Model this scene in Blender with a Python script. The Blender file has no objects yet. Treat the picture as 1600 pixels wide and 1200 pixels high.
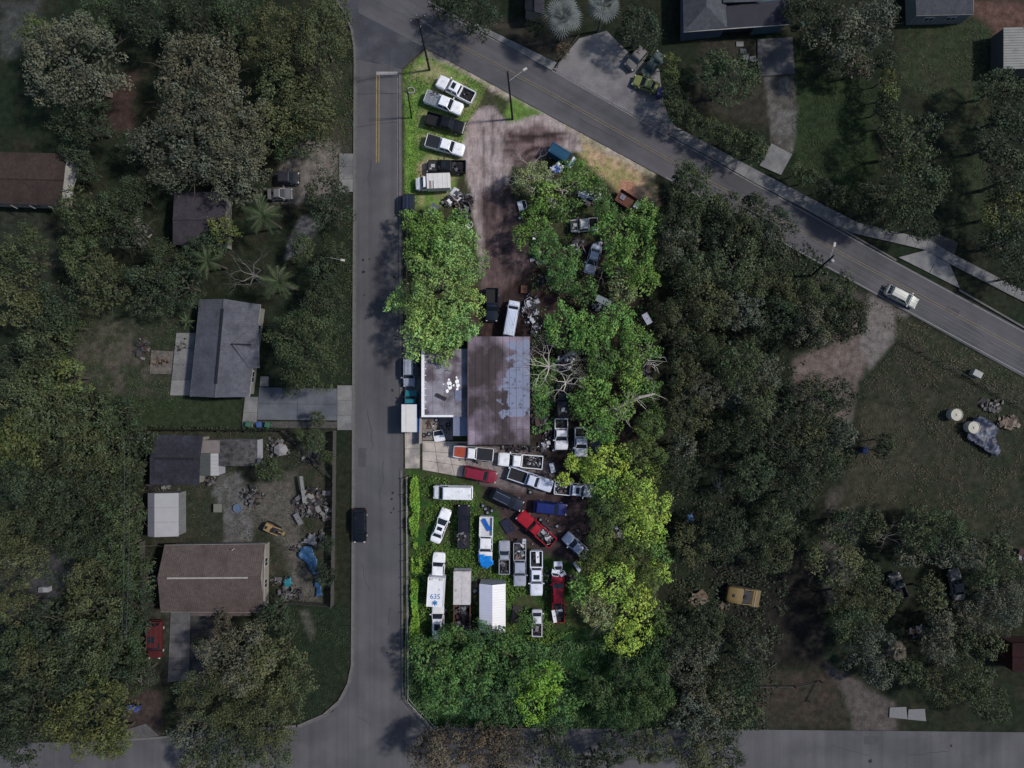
import bpy, math, random
import numpy as np
from mathutils import Vector, Matrix
R = math.radians
random.seed(7); RNG = np.random.default_rng(7)
C = bpy.context.scene.collection
sc = bpy.context.scene
CAMH = 100.0
# ---------------------------------------------------------------- camera
cam = bpy.data.cameras.new('camera'); cam.sensor_width = 36; cam.lens = 18.0 * CAMH / 80.0
cam.clip_start = 1; cam.clip_end = 2000
camo = bpy.data.objects.new('camera', cam); C.objects.link(camo); camo.location = (0, 0, CAMH)
sc.camera = camo
# ---------------------------------------------------------------- world and sun
SUN_EL, SUN_AZ = 47, 80       # azimuth measured clockwise from +Y (picture top): light from the right, shadows to the left
w = bpy.data.worlds.new('World'); sc.world = w; w.use_nodes = True
nt = w.node_tree; nt.nodes.clear()
sky = nt.nodes.new('ShaderNodeTexSky'); sky.sky_type = 'NISHITA'; sky.sun_disc = False
sky.sun_elevation = R(SUN_EL); sky.sun_rotation = R(SUN_AZ)
bg = nt.nodes.new('ShaderNodeBackground'); bg.inputs[1].default_value = 0.09
wo = nt.nodes.new('ShaderNodeOutputWorld')
nt.links.new(sky.outputs[0], bg.inputs[0]); nt.links.new(bg.outputs[0], wo.inputs[0])
sl = bpy.data.lights.new('sun', 'SUN'); sl.energy = 2.7; sl.angle = R(4); sl.color = (1, .955, .88)
so = bpy.data.objects.new('sun', sl); C.objects.link(so)
sd = Vector((math.sin(R(SUN_AZ)) * math.cos(R(SUN_EL)), math.cos(R(SUN_AZ)) * math.cos(R(SUN_EL)), math.sin(R(SUN_EL))))
so.rotation_euler = sd.to_track_quat('Z', 'Y').to_euler()
sc.view_settings.view_transform = 'Standard'; sc.view_settings.look = 'None'
sc.view_settings.exposure = 0.25; sc.view_settings.gamma = 1.0; sc.view_settings.use_curve_mapping = False
sc.cycles.max_bounces = 5; sc.cycles.diffuse_bounces = 2; sc.cycles.glossy_bounces = 2

# ---------------------------------------------------------------- helpers
def P(px, py, z=0.0):
    k = 0.1 * (CAMH - z) / CAMH
    return Vector(((px - 800) * k, (600 - py) * k, z))
def S(r, g, b, k=1.0):
    f = lambda c: ((c / 255 + .055) / 1.055) ** 2.4 if c > 10 else c / 255 / 12.92
    return (f(r) * k, f(g) * k, f(b) * k)
def tag(o, label=None, cat=None, group=None, kind=None):
    if label: o['label'] = label
    if cat: o['category'] = cat
    if group: o['group'] = group
    if kind: o['kind'] = kind
    return o
def top(name, label, cat, loc=(0, 0, 0), rz=0.0, group=None):
    o = bpy.data.objects.new(name, None); C.objects.link(o)
    o.empty_display_size = .3
    o.location = loc; o.rotation_euler = (0, 0, rz)
    return tag(o, label, cat, group)
class MB:
    def __init__(s): s.v = []; s.f = []
    def poly(s, pts, flip=False):
        n = len(s.v); s.v += [tuple(p) for p in pts]; ids = list(range(n, n + len(pts)))
        s.f.append(ids[::-1] if flip else ids); return s
    def box(s, c, d, rz=0.0, rx=0.0, ry=0.0):
        m = Matrix.Rotation(rz, 3, 'Z') @ Matrix.Rotation(ry, 3, 'Y') @ Matrix.Rotation(rx, 3, 'X')
        n = len(s.v); c = Vector(c)
        for z in (-.5, .5):
            for x, y in ((-.5, -.5), (.5, -.5), (.5, .5), (-.5, .5)):
                s.v.append(tuple(c + m @ Vector((x * d[0], y * d[1], z * d[2]))))
        for q in ((3, 2, 1, 0), (4, 5, 6, 7), (0, 1, 5, 4), (1, 2, 6, 5), (2, 3, 7, 6), (3, 0, 4, 7)):
            s.f.append([n + i for i in q])
        return s
    def prism(s, pts, z0, z1):
        n = len(s.v); k = len(pts)
        a = sum(pts[i][0] * pts[(i + 1) % k][1] - pts[(i + 1) % k][0] * pts[i][1] for i in range(k))
        if a < 0: pts = pts[::-1]
        s.v += [(p[0], p[1], z0) for p in pts] + [(p[0], p[1], z1) for p in pts]
        s.f.append([n + i for i in range(k)][::-1]); s.f.append([n + k + i for i in range(k)])
        for i in range(k): s.f.append([n + i, n + (i + 1) % k, n + k + (i + 1) % k, n + k + i])
        return s
    def slab(s, pts, t):          # sloping polygon given thickness downwards
        n = len(s.v); k = len(pts)
        s.v += [tuple(p) for p in pts] + [(p[0], p[1], p[2] - t) for p in pts]
        s.f.append([n + i for i in range(k)]); s.f.append([n + k + i for i in range(k)][::-1])
        for i in range(k): s.f.append([n + i, n + k + i, n + k + (i + 1) % k, n + (i + 1) % k])
        return s
    def loft(s, rings, cap=True):
        n = len(s.v); k = len(rings[0])
        for r in rings: s.v += [tuple(p) for p in r]
        for j in range(len(rings) - 1):
            for i in range(k):
                a = n + j * k + i; b = n + j * k + (i + 1) % k
                s.f.append([a, b, b + k, a + k])
        if cap:
            s.f.append([n + i for i in range(k)][::-1]); s.f.append([n + (len(rings) - 1) * k + i for i in range(k)])
        return s
    def tube(s, p0, p1, r0, r1=None, k=6):
        r1 = r0 if r1 is None else r1
        p0 = Vector(p0); p1 = Vector(p1); d = (p1 - p0)
        if d.length < 1e-5: return s
        d.normalize(); a = d.orthogonal().normalized(); b = d.cross(a)
        rs = []
        for p, r in ((p0, r0), (p1, r1)):
            rs.append([p + a * math.cos(2 * math.pi * i / k) * r + b * math.sin(2 * math.pi * i / k) * r for i in range(k)])
        return s.loft(rs)
    def lathe(s, prof, k=16, c=(0, 0, 0), axis='Z'):
        rs = []
        for r, z in prof:
            ring = []
            for i in range(k):
                a = 2 * math.pi * i / k
                v = (r * math.cos(a), r * math.sin(a), z)
                if axis == 'Y': v = (v[0], v[2], v[1])
                ring.append((v[0] + c[0], v[1] + c[1], v[2] + c[2]))
            rs.append(ring)
        return s.loft(rs)
    def mesh(s, name, smooth=None):
        m = bpy.data.meshes.new(name); m.from_pydata(s.v, [], s.f); m.update()
        if smooth:
            for p in m.polygons: p.use_smooth = True
            m.set_sharp_from_angle(angle=R(smooth))
        return m
    def build(s, name, mat, parent=None, smooth=None, kind=None):
        m = s.mesh(name, smooth); m.materials.append(mat)
        return link(name, m, parent, kind=kind)
def link(name, m, parent=None, loc=None, rz=None, mat=None, kind=None):
    o = bpy.data.objects.new(name, m); C.objects.link(o)
    if parent: o.parent = parent
    if loc is not None: o.location = loc
    if rz is not None: o.rotation_euler = (0, 0, rz)
    if mat:
        o.material_slots[0].link = 'OBJECT'; o.material_slots[0].material = mat
    if kind: o['kind'] = kind
    return o
def noise2(x, y, f, seed=0):
    x = np.asarray(x) * f + seed * 17.3; y = np.asarray(y) * f - seed * 9.1
    xi = np.floor(x).astype(np.int64); yi = np.floor(y).astype(np.int64); xf = x - xi; yf = y - yi
    def h(a, b):
        n = (a * 374761393 + b * 668265263 + seed * 144665) & 0x7fffffff
        n = ((n ^ (n >> 13)) * 1274126177) & 0x7fffffff
        return ((n ^ (n >> 16)) & 0xffff) / 65535.0
    u = xf * xf * (3 - 2 * xf); v = yf * yf * (3 - 2 * yf)
    return (h(xi, yi) * (1 - u) + h(xi + 1, yi) * u) * (1 - v) + (h(xi, yi + 1) * (1 - u) + h(xi + 1, yi + 1) * u) * v
def fbm(x, y, f, seed=0, o=4):
    t = 0; a = .5; n = 0
    for i in range(o):
        t = t + a * noise2(x, y, f * 2 ** i, seed + i * 31); n += a; a *= .55
    return t / n
def sdf(px, py, poly):
    d = np.full(px.shape, 1e9); inside = np.zeros(px.shape, bool); n = len(poly)
    for i in range(n):
        ax, ay = poly[i]; bx, by = poly[(i + 1) % n]
        ex, ey = bx - ax, by - ay; L = ex * ex + ey * ey + 1e-9
        t = np.clip(((px - ax) * ex + (py - ay) * ey) / L, 0, 1)
        d = np.minimum(d, np.hypot(px - ax - t * ex, py - ay - t * ey))
        c = ((ay > py) != (by > py))
        with np.errstate(divide='ignore', invalid='ignore'):
            xx = (bx - ax) * (py - ay) / (by - ay if by != ay else 1e-9) + ax
        inside ^= c & (px < xx)
    return np.where(inside, -d, d)
# ---------------------------------------------------------------- materials
def mat(name, col, rough=.8, var=.25, scale=3.0, fine=None, metal=0.0, bump=.0, col2=None, c2scale=.6, c2lo=.45, c2hi=.6, spec=.3, rnd=0.0, attr=None, coat=0.0, coord='Object', streak=None, rows=None):
    m = bpy.data.materials.new(name); m.use_nodes = True; t = m.node_tree; N = t.nodes; L = t.links
    b = N['Principled BSDF']; b.inputs['Roughness'].default_value = rough; b.inputs['Metallic'].default_value = metal
    b.inputs['Specular IOR Level'].default_value = spec
    if coat: b.inputs['Coat Weight'].default_value = coat
    tc = N.new('ShaderNodeTexCoord')
    if coord == 'World':
        ge = N.new('ShaderNodeNewGeometry'); vec = ge.outputs['Position']
    else: vec = tc.outputs['Object']
    def noise(s, d=4.0):
        n = N.new('ShaderNodeTexNoise'); n.inputs['Scale'].default_value = s; n.inputs['Detail'].default_value = d
        L.new(vec, n.inputs['Vector']); return n
    if attr:
        a = N.new('ShaderNodeAttribute'); a.attribute_name = attr; cur = a.outputs['Color']
        if col is not None:
            mx = N.new('ShaderNodeMix'); mx.data_type = 'RGBA'; mx.blend_type = 'MULTIPLY'; mx.inputs[0].default_value = 1
            mx.inputs[6].default_value = (*col, 1); L.new(cur, mx.inputs[7]); cur = mx.outputs[2]
    else:
        rgb = N.new('ShaderNodeRGB'); rgb.outputs[0].default_value = (*col, 1); cur = rgb.outputs[0]
    if col2:
        n = noise(c2scale, 6); mr = N.new('ShaderNodeMapRange'); mr.inputs[1].default_value = c2lo; mr.inputs[2].default_value = c2hi
        L.new(n.outputs[0], mr.inputs[0]); mx = N.new('ShaderNodeMix'); mx.data_type = 'RGBA'
        L.new(mr.outputs[0], mx.inputs[0]); L.new(cur, mx.inputs[6]); mx.inputs[7].default_value = (*col2, 1); cur = mx.outputs[2]
    def mul(sock, lo, hi, a=.3, bb=.7):
        nonlocal cur
        mr = N.new('ShaderNodeMapRange'); mr.inputs[1].default_value = a; mr.inputs[2].default_value = bb
        mr.inputs[3].default_value = lo; mr.inputs[4].default_value = hi; L.new(sock, mr.inputs[0])
        vm = N.new('ShaderNodeVectorMath'); vm.operation = 'SCALE'; L.new(cur, vm.inputs[0]); L.new(mr.outputs[0], vm.inputs['Scale']); cur = vm.outputs[0]
    if var:
        n = noise(scale); mul(n.outputs[0], 1 - var, 1 + var)
        if fine: nf = noise(fine, 3); mul(nf.outputs[0], 1 - var * .8, 1 + var * .8)
    if streak:
        mp = N.new('ShaderNodeMapping'); mp.vector_type = 'TEXTURE'; mp.inputs['Scale'].default_value = [1 / q for q in streak[0]]; mp.inputs['Rotation'].default_value = (0, 0, streak[2] if len(streak) > 2 else 0); L.new(vec, mp.inputs['Vector']); sn = N.new('ShaderNodeTexNoise'); sn.inputs['Scale'].default_value = 1; sn.inputs['Detail'].default_value = 5; sn.inputs['Distortion'].default_value = .6
        L.new(mp.outputs[0], sn.inputs['Vector']); mul(sn.outputs[0], 1 - streak[1], 1 + streak[1], .35, .65)
    if rows:
        wv = N.new('ShaderNodeTexWave'); wv.bands_direction = rows[0]; wv.inputs['Scale'].default_value = rows[1]; wv.inputs['Distortion'].default_value = 3; wv.inputs['Detail'].default_value = 3; wv.inputs['Detail Scale'].default_value = 2
        L.new(vec, wv.inputs['Vector']); mul(wv.outputs['Fac'], 1 - rows[2], 1 + rows[2], 0, 1)
    if rnd:
        oi = N.new('ShaderNodeObjectInfo'); mul(oi.outputs['Random'], 1 - rnd, 1 + rnd, 0, 1)
    L.new(cur, b.inputs['Base Color'])
    if bump:
        n = noise(fine or scale * 4); bp = N.new('ShaderNodeBump'); bp.inputs['Strength'].default_value = bump; bp.inputs['Distance'].default_value = .1
        L.new(n.outputs[0], bp.inputs['Height']); L.new(bp.outputs[0], b.inputs['Normal'])
    return m
_pc = {}
def paint(rgb, rough=.35, var=.05):
    k = (rgb, rough)
    if k not in _pc: _pc[k] = mat('car paint', S(*rgb), rough, .1, 1.2, spec=.4, fine=7, col2=tuple(q * .6 + .012 for q in S(*rgb)), c2scale=1.4, c2lo=.56, c2hi=.74)
    return _pc[k]
M = {}
M['glass'] = mat('dark vehicle glass', (.012, .018, .026), .08, 0, spec=.5)
M['rubber'] = mat('tyre rubber', (.015, .015, .016), .85, .1)
M['rim'] = mat('wheel rim metal', (.35, .35, .36), .45, .1)
M['black'] = mat('black plastic', (.012, .012, .014), .6, .1)
M['darkmetal'] = mat('dark greasy metal', (.03, .028, .03), .6, .4, 6)
M['chrome'] = mat('chrome', (.5, .5, .52), .25, .05, metal=.8)
M['lamp'] = mat('lamp lens', (.5, .5, .48), .2, 0)
M['tail'] = mat('tail lamp lens', (.25, .01, .01), .25, 0)
M['rust'] = mat('rusty metal', S(95, 62, 52), .85, .35, 3, 15)
M['wood'] = mat('weathered wood', S(120, 105, 92), .9, .3, 4, 20, rnd=.25)
M['greywood'] = mat('grey weathered wood', S(70, 68, 66), .9, .3, 4, 20, rnd=.2)
M['bark'] = mat('grey bark', S(78, 72, 66), .9, .3, 3, 12)
M['palebark'] = mat('pale dead wood', S(184, 176, 168), .9, .2, 3, 12)
M['dimbark'] = mat('lichen grey dead wood', S(112, 108, 104), .9, .2, 3, 12)
M['polewood'] = mat('dark pole wood', (.016, .014, .013), .8, .2)
M['wire'] = mat('power cable', (.09, .09, .095), .5, 0)
M['concrete'] = mat('light concrete', S(176, 166, 158), .9, .16, .8, 6, bump=.2, rnd=.06, col2=S(130, 124, 122), c2scale=.35, coord='World')
M['dimconcrete'] = mat('dimmed grey concrete', S(116, 115, 115), .9, .14, .8, 6, bump=.2, rnd=.08, col2=S(98, 98, 101), c2scale=.3, coord='World')  # sidewalk concrete outside the plot, dimming put into its grey
M['kerb'] = mat('kerb concrete', S(98, 95, 95), .9, .15, 1.5, 8, coord='World')
M['joint'] = mat('joint dirt', S(50, 48, 46), .95, .2)
M['bluetarp'] = mat('blue tarpaulin', S(20, 120, 205), .45, .3, 2.5, 9)
M['dimtarp'] = mat('dimmed blue tarpaulin', S(42, 74, 108), .5, .35, 2.0, 8)  # sheeting outside the plot, its dimming put into the blue
M['white'] = mat('white painted metal', S(226, 226, 232), .45, .06, 2)
# ---------------------------------------------------------------- ground
def grid_ground():
    step = .45; x0, x1, y0, y1 = -98, 98, -76, 76
    xs = np.arange(x0, x1 + .01, step); ys = np.arange(y0, y1 + .01, step)
    X, Y = np.meshgrid(xs, ys); px = 800 + X * 10; py = 600 - Y * 10
    n1 = fbm(X, Y, .12, 1); n2 = fbm(X, Y, .55, 5); n3 = fbm(X, Y, 1.6, 9, 3)
    col = np.zeros(X.shape + (3,)); base = np.array(S(36, 40, 30)); b2 = np.array(S(30, 40, 28)); b3 = np.array(S(50, 46, 38))
    col[:] = base; col += (b2 - base) * np.clip((n1 - .4) * 4, 0, 1)[..., None]; 
    col += (b3 - col) * np.clip((n2 - .55) * 4, 0, 1)[..., None] * .6
    def brush(poly, c, soft=8, amp=14, a=1.0, seed=3, freq=.35, mot=0, mc=None):
        d = sdf(px, py, poly) + (fbm(X, Y, freq, seed) - .5) * 2 * amp
        k = np.clip(.5 - d / soft, 0, 1) * a
        cc = np.array(c) + np.zeros(X.shape + (3,))
        if mc is not None: cc = cc + (np.array(mc) - cc) * (np.clip((fbm(X, Y, .7, seed + 4) - .5) * 7 + .4, 0, 1) * mot)[..., None]
        col[:] = col * (1 - k[..., None]) + cc * k[..., None]
        return k
    # outside lawns and yards (turf and sand darkened, the dimming put into their colours)
    dl = S(39, 50, 34); dl2 = S(46, 52, 38); sand = S(86, 82, 79)
    brush([(1200, 60), (1350, 60), (1370, 260), (1330, 330), (1240, 260), (1235, 120)], S(42, 54, 34), 20, 10, mot=.6, mc=S(36, 44, 31))
    brush([(1420, 30), (1560, 30), (1540, 330), (1490, 360), (1480, 180), (1400, 120)], S(44, 53, 37), 20, 10, mot=.6, mc=S(54, 54, 42))
    brush([(1500, 0), (1610, 0), (1610, 45), (1560, 60), (1540, 30)], S(86, 66, 60), 14, 10)
    brush([(1100, 60), (1180, 60), (1240, 210), (1080, 170)], S(50, 48, 42), 14, 8)
    brush([(1195, 118), (1240, 118), (1246, 180), (1240, 240), (1205, 235), (1202, 170)], S(92, 90, 88), 5, 4, mot=.7, mc=S(64, 62, 58))
    brush([(480, 60), (553, 100), (553, 270), (500, 260), (470, 180)], S(46, 52, 40), 16, 12, mot=.8, mc=S(66, 60, 56))
    brush([(480, 215), (530, 225), (530, 300), (445, 320), (425, 270)], S(104, 98, 94), 10, 8)
    brush([(425, 285), (470, 262), (470, 320), (425, 320)], S(88, 84, 80), 6, 5)
    brush([(470, 335), (500, 350), (490, 395), (445, 405), (450, 380)], S(98, 96, 96), 4, 3)
    brush([(490, 360), (553, 350), (553, 600), (400, 620), (420, 500)], S(34, 42, 31), 10, 8)
    brush([(95, 480), (300, 470), (300, 650), (210, 640), (110, 600)], S(42, 50, 37), 20, 18, mot=.5, mc=S(60, 57, 50))
    brush([(95, 560), (160, 500), (200, 510), (250, 560), (230, 610), (160, 620)], S(74, 70, 64), 22, 26, mot=.8, mc=S(44, 52, 38))
    brush([(210, 625), (380, 622), (372, 668), (220, 668)], S(42, 52, 36), 8, 5)
    brush([(238, 672), (522, 672), (522, 944), (430, 944), (410, 850), (238, 850)], S(44, 48, 38), 6, 4, mot=.7, mc=S(58, 55, 48))
    brush([(342, 740), (375, 735), (392, 790), (398, 848), (350, 848), (350, 800), (330, 770)], S(92, 90, 90), 4, 3, mot=.5, mc=S(70, 70, 68))
    brush([(400, 760), (460, 745), (470, 860), (500, 940), (465, 935), (440, 850), (380, 800)], S(84, 80, 75), 14, 10)
    brush([(440, 945), (548, 945), (548, 1040), (500, 1120), (465, 1130)], S(33, 43, 32), 8, 5, mot=.5, mc=S(30, 37, 28))
    brush([(470, 955), (480, 955), (495, 990), (485, 1005)], S(75, 74, 70), 6, 6)
    brush([(230, 955), (266, 955), (262, 1070), (230, 1070)], S(44, 46, 38), 6, 4, mot=.6, mc=S(72, 70, 66))
    brush([(300, 960), (335, 960), (340, 1030), (310, 1080), (295, 1050)], S(66, 65, 66), 12, 10)
    brush([(195, 1080), (255, 1080), (250, 1150), (195, 1155)], S(58, 50, 48), 8, 6)
    brush([(0, 855), (110, 855), (115, 905), (60, 965), (0, 960)], S(62, 62, 66), 6, 5, mot=.5, mc=S(50, 50, 54))
    brush([(0, 0), (60, 0), (60, 60), (20, 90), (0, 90)], S(62, 64, 62), 20, 10)
    brush([(170, 120), (215, 110), (205, 200), (155, 210)], S(60, 47, 44), 12, 10)
    brush([(1345, 470), (1385, 480), (1395, 520), (1340, 600), (1330, 660), (1240, 620), (1235, 560), (1290, 540)], S(100, 90, 86), 8, 9, mot=.4, mc=S(74, 66, 62))
    brush([(1360, 460), (1420, 490), (1400, 530), (1360, 580), (1340, 540)], S(104, 99, 97), 8, 6)
    brush([(1300, 770), (1340, 760), (1340, 900), (1290, 960), (1280, 860)], S(70, 66, 66), 12, 12)
    brush([(1350, 600), (1420, 520), (1600, 610), (1600, 900), (1480, 800), (1340, 780)], S(42, 47, 36), 20, 12, mot=.7, mc=S(54, 53, 44))
    brush([(1340, 640), (1400, 620), (1440, 700), (1400, 780), (1310, 800)], S(58, 56, 47), 25, 18, mot=.6, mc=S(44, 48, 38))
    brush([(1400, 490), (1600, 585), (1600, 640), (1400, 530)], S(44, 50, 36), 8, 6, mot=.5, mc=S(60, 58, 50))
    brush([(1290, 430), (1360, 465), (1340, 480), (1270, 440)], S(64, 62, 58), 6, 5)
    brush([(1180, 1050), (1300, 1050), (1330, 1138), (1180, 1138)], S(50, 48, 40), 10, 8, mot=.8, mc=S(60, 52, 47))
    brush([(1280, 1030), (1300, 1040), (1400, 1100), (1400, 1145), (1335, 1145), (1325, 1100)], S(80, 74, 72), 8, 6)
    brush([(745, 30), (870, 30), (900, 60), (872, 100), (800, 60)], S(44, 44, 38), 10, 6, mot=.6, mc=S(66, 60, 54))
    brush([(0, 320), (60, 325), (120, 400), (40, 480), (0, 470)], S(44, 48, 40), 14, 8)
    brush([(1100, 860), (1290, 860), (1290, 1040), (1170, 1040)], S(30, 29, 27), 14, 10, mot=.6, mc=S(44, 41, 38))
    # the scrapyard plot: bright turf, pink grey sand, dark oily soil
    g = S(98, 124, 62); g2 = S(140, 134, 100)
    ks = [brush([(628, 110), (664, 76), (1026, 272), (1028, 330), (1028, 1136), (676, 1136), (630, 1086)], S(60, 60, 46), 3, 0, mot=.7, mc=S(52, 66, 34))]
    brush([(632, 112), (664, 80), (760, 130), (740, 185), (720, 240), (705, 320), (632, 330)], g, 8, 4, mot=.75, mc=g2)
    brush([(632, 150), (650, 150), (650, 320), (632, 320)], S(100, 134, 58), 6, 3)
    brush([(655, 255), (672, 250), (672, 275), (655, 280)], S(160, 140, 118), 8, 5)
    brush([(664, 76), (790, 135), (1026, 268), (1022, 280), (900, 215), (780, 148), (700, 100), (660, 86)], S(158, 146, 138), 5, 5, mot=.5, mc=S(120, 122, 84))
    brush([(800, 150), (850, 175), (835, 205), (800, 198), (785, 180)], S(92, 118, 58), 8, 5)
    brush([(890, 215), (1020, 280), (1028, 320), (985, 310), (930, 270)], S(142, 134, 92), 10, 8, mot=.8, mc=S(168, 140, 118))
    brush([(968, 280), (990, 285), (995, 310), (970, 305)], S(160, 118, 100), 6, 5)
    sandc = S(154, 142, 142)
    brush([(745, 170), (768, 162), (795, 190), (850, 178), (900, 210), (910, 235), (850, 235), (800, 260), (790, 300), (800, 420), (760, 470), (735, 300), (722, 240), (728, 200)], sandc, 6, 5, mot=.35, mc=S(140, 120, 114))
    brush([(780, 205), (850, 195), (890, 212), (860, 240), (815, 262), (790, 240)], S(116, 98, 98), 10, 10, mot=.5, mc=S(82, 70, 72))
    brush([(745, 300), (800, 290), (830, 400), (850, 500), (735, 520), (760, 400)], S(96, 80, 80), 16, 8, mot=.4, mc=S(66, 56, 58))
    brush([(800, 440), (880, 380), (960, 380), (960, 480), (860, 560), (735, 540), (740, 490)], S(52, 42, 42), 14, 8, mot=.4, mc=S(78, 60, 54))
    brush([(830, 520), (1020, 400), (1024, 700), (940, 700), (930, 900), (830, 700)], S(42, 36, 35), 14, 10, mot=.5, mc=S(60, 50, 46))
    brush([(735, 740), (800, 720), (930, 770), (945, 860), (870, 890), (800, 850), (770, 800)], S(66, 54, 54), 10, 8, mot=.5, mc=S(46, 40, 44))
    brush([(710, 695), (830, 700), (870, 730), (850, 770), (790, 762), (735, 748)], S(108, 100, 102), 10, 5, mot=.5, mc=S(70, 62, 64))
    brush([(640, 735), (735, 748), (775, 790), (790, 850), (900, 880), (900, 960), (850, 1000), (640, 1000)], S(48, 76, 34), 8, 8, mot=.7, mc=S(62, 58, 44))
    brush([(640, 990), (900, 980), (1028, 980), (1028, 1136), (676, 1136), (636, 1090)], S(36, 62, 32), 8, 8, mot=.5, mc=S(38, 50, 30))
    f = 1 + (n3 - .5) * .5; col *= f[..., None]
    # tyre ruts in the sand
    for (a, b, ph, amp) in (((792, 300), (800, 262), 0, 0), ((800, 262), (822, 238), 0, 0), ((822, 238), (860, 224), 0, 0), ((860, 224), (905, 222), 0, 0), ((800, 310), (808, 268), 0, 0), ((808, 268), (830, 246), 0, 0), ((830, 246), (866, 236), 0, 0), ((782, 190), (800, 214), 0, 0), ((800, 214), (850, 212), 0, 0), ((850, 212), (905, 205), 0, 0), ((775, 196), (792, 226), 0, 0), ((790, 222), (900, 215), 0, 4), ((785, 236), (890, 228), 1, 4), ((770, 180), (772, 420), 2, 5), ((785, 200), (790, 430), 3, 5), ((755, 200), (760, 420), 4, 4), ((805, 215), (880, 208), 5, 3)):
        t = np.clip(((px - a[0]) * (b[0] - a[0]) + (py - a[1]) * (b[1] - a[1])) / ((b[0] - a[0]) ** 2 + (b[1] - a[1]) ** 2), 0, 1)
        d = np.hypot(px - a[0] - t * (b[0] - a[0]), py - a[1] - t * (b[1] - a[1])) + (n2 - .5) * 8
        col *= (1 - .5 * np.clip(1.2 - np.abs(d) / 3.6, 0, 1))[..., None]
    Z = -.09 + (n2 - .5) * .08 + (n3 - .5) * .05
    # classes
    cx = (px[:-1, :-1] + px[1:, 1:]) / 2; cy = (py[:-1, :-1] + py[1:, 1:]) / 2
    wob = (fbm(X, Y, .35, 77) [:-1, :-1] - .5) * 10
    cls = np.zeros(cx.shape, int)
    regs = [('sandy_lot', [(745, 170), (768, 162), (795, 190), (850, 178), (900, 210), (910, 235), (850, 235), (800, 260), (790, 300), (830, 400), (850, 500), (735, 520), (760, 400), (735, 300), (722, 240), (728, 200)]),
            ('grass_verge', [(632, 112), (664, 80), (760, 130), (740, 185), (720, 240), (705, 320), (632, 330)]),
            ('oily_yard_soil', [(710, 695), (830, 700), (930, 770), (945, 860), (870, 890), (800, 850), (770, 800), (735, 748)]),
            ('lawn', [(1200, 60), (1350, 60), (1370, 260), (1330, 330), (1240, 260), (1235, 120)]),
            ('meadow', [(1350, 600), (1420, 520), (1600, 610), (1600, 900), (1480, 800), (1340, 780)]),
            ('back_garden', [(95, 480), (300, 470), (300, 650), (210, 640), (110, 600)])]
    for i, (nm, pl) in enumerate(regs): cls[(sdf(cx, cy, pl) + wob) < 0] = i + 1
    ny, nx = X.shape; idx = np.arange(ny * nx).reshape(ny, nx)
    quads = np.stack([idx[:-1, :-1], idx[:-1, 1:], idx[1:, 1:], idx[1:, :-1]], -1).reshape(-1, 4)
    co = np.stack([X.ravel(), Y.ravel(), Z.ravel()], 1); cr = np.clip(col, .004, 1).reshape(-1, 3)
    gm = mat('ground soil and turf', None, .95, .3, 1.1, 6.0, attr='soil', bump=.8, coord='World', spec=.1)
    gs = mat('rutted sand', None, .95, .16, 1.1, 6.0, attr='soil', bump=.8, coord='World', spec=.1, streak=((2.4, .5, 1), .16))
    for i, nm in enumerate(['ground'] + [r[0] for r in regs]):
        q = quads[cls.ravel() == i]
        if len(q) == 0: continue
        u, inv = np.unique(q, return_inverse=True); q2 = inv.reshape(-1, 4)
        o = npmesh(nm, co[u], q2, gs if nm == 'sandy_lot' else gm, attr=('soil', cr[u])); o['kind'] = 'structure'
        for p in (o,): p.data.polygons.foreach_set('use_smooth', np.ones(len(q2), bool))
def npmesh(name, co, quads, material, attr=None, link_=True):
    m = bpy.data.meshes.new(name); n = len(co); k = len(quads)
    m.vertices.add(n); m.vertices.foreach_set('co', np.asarray(co, np.float32).ravel())
    m.loops.add(k * 4); m.loops.foreach_set('vertex_index', np.asarray(quads, np.int32).ravel())
    m.polygons.add(k); m.polygons.foreach_set('loop_start', np.arange(0, k * 4, 4, dtype=np.int32))
    try: m.polygons.foreach_set('loop_total', np.full(k, 4, np.int32))
    except Exception: pass
    m.update(calc_edges=True)
    if attr:
        a = m.color_attributes.new(attr[0], 'FLOAT_COLOR', 'POINT')
        a.data.foreach_set('color', np.concatenate([attr[1], np.ones((n, 1))], 1).astype(np.float32).ravel())
    if material: m.materials.append(material)
    if not link_: return m
    o = bpy.data.objects.new(name, m); C.objects.link(o); return o
grid_ground()
o = MB().poly([(-900, -900, -.6), (900, -900, -.6), (900, 900, -.6), (-900, 900, -.6)]).build('outer_ground', mat('distant ground', S(36, 42, 30), .95, .4, .05, coord='World')); o['kind'] = 'structure'
o = None
# ---------------------------------------------------------------- roads
asph = mat('worn asphalt', S(88, 87, 90), .92, .10, .25, 7, bump=.15, streak=((.9, .015, 1), .09), col2=S(78, 77, 81), c2scale=.12, c2lo=.42, c2hi=.62, coord='World', spec=.15)
asph2 = mat('main road asphalt', S(86, 84, 88), .92, .10, .3, 7, bump=.15, streak=((.015, .8, 1), .11, R(-29)), col2=S(74, 74, 77), c2scale=.1, coord='World', spec=.15)
asph3 = mat('old dark asphalt', S(66, 67, 74), .92, .22, .35, 7, bump=.2, col2=S(88, 88, 92), c2scale=.16, c2lo=.5, c2hi=.66, coord='World', spec=.15)
def sheet(name, pts, z, m, kind='structure'):
    b = MB(); b.poly([tuple(P(*p)[:2]) + (z,) for p in pts], flip=True); o = b.build(name, m)
    if kind: o['kind'] = kind
    return o
sheet('west_street', [(554, 92), (628, 108), (630, 700), (630, 1090), (672, 1136), (672, 1140), (460, 1138), (520, 1112), (545, 1075), (550, 1040), (552, 700)], .008, asph)
sheet('road_junction', [(520, -140), (560, -140), (660, -8), (700, 20), (664, 74), (628, 108), (554, 92), (553, 55), (540, 25), (526, 0)], .012, asph3)
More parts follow.
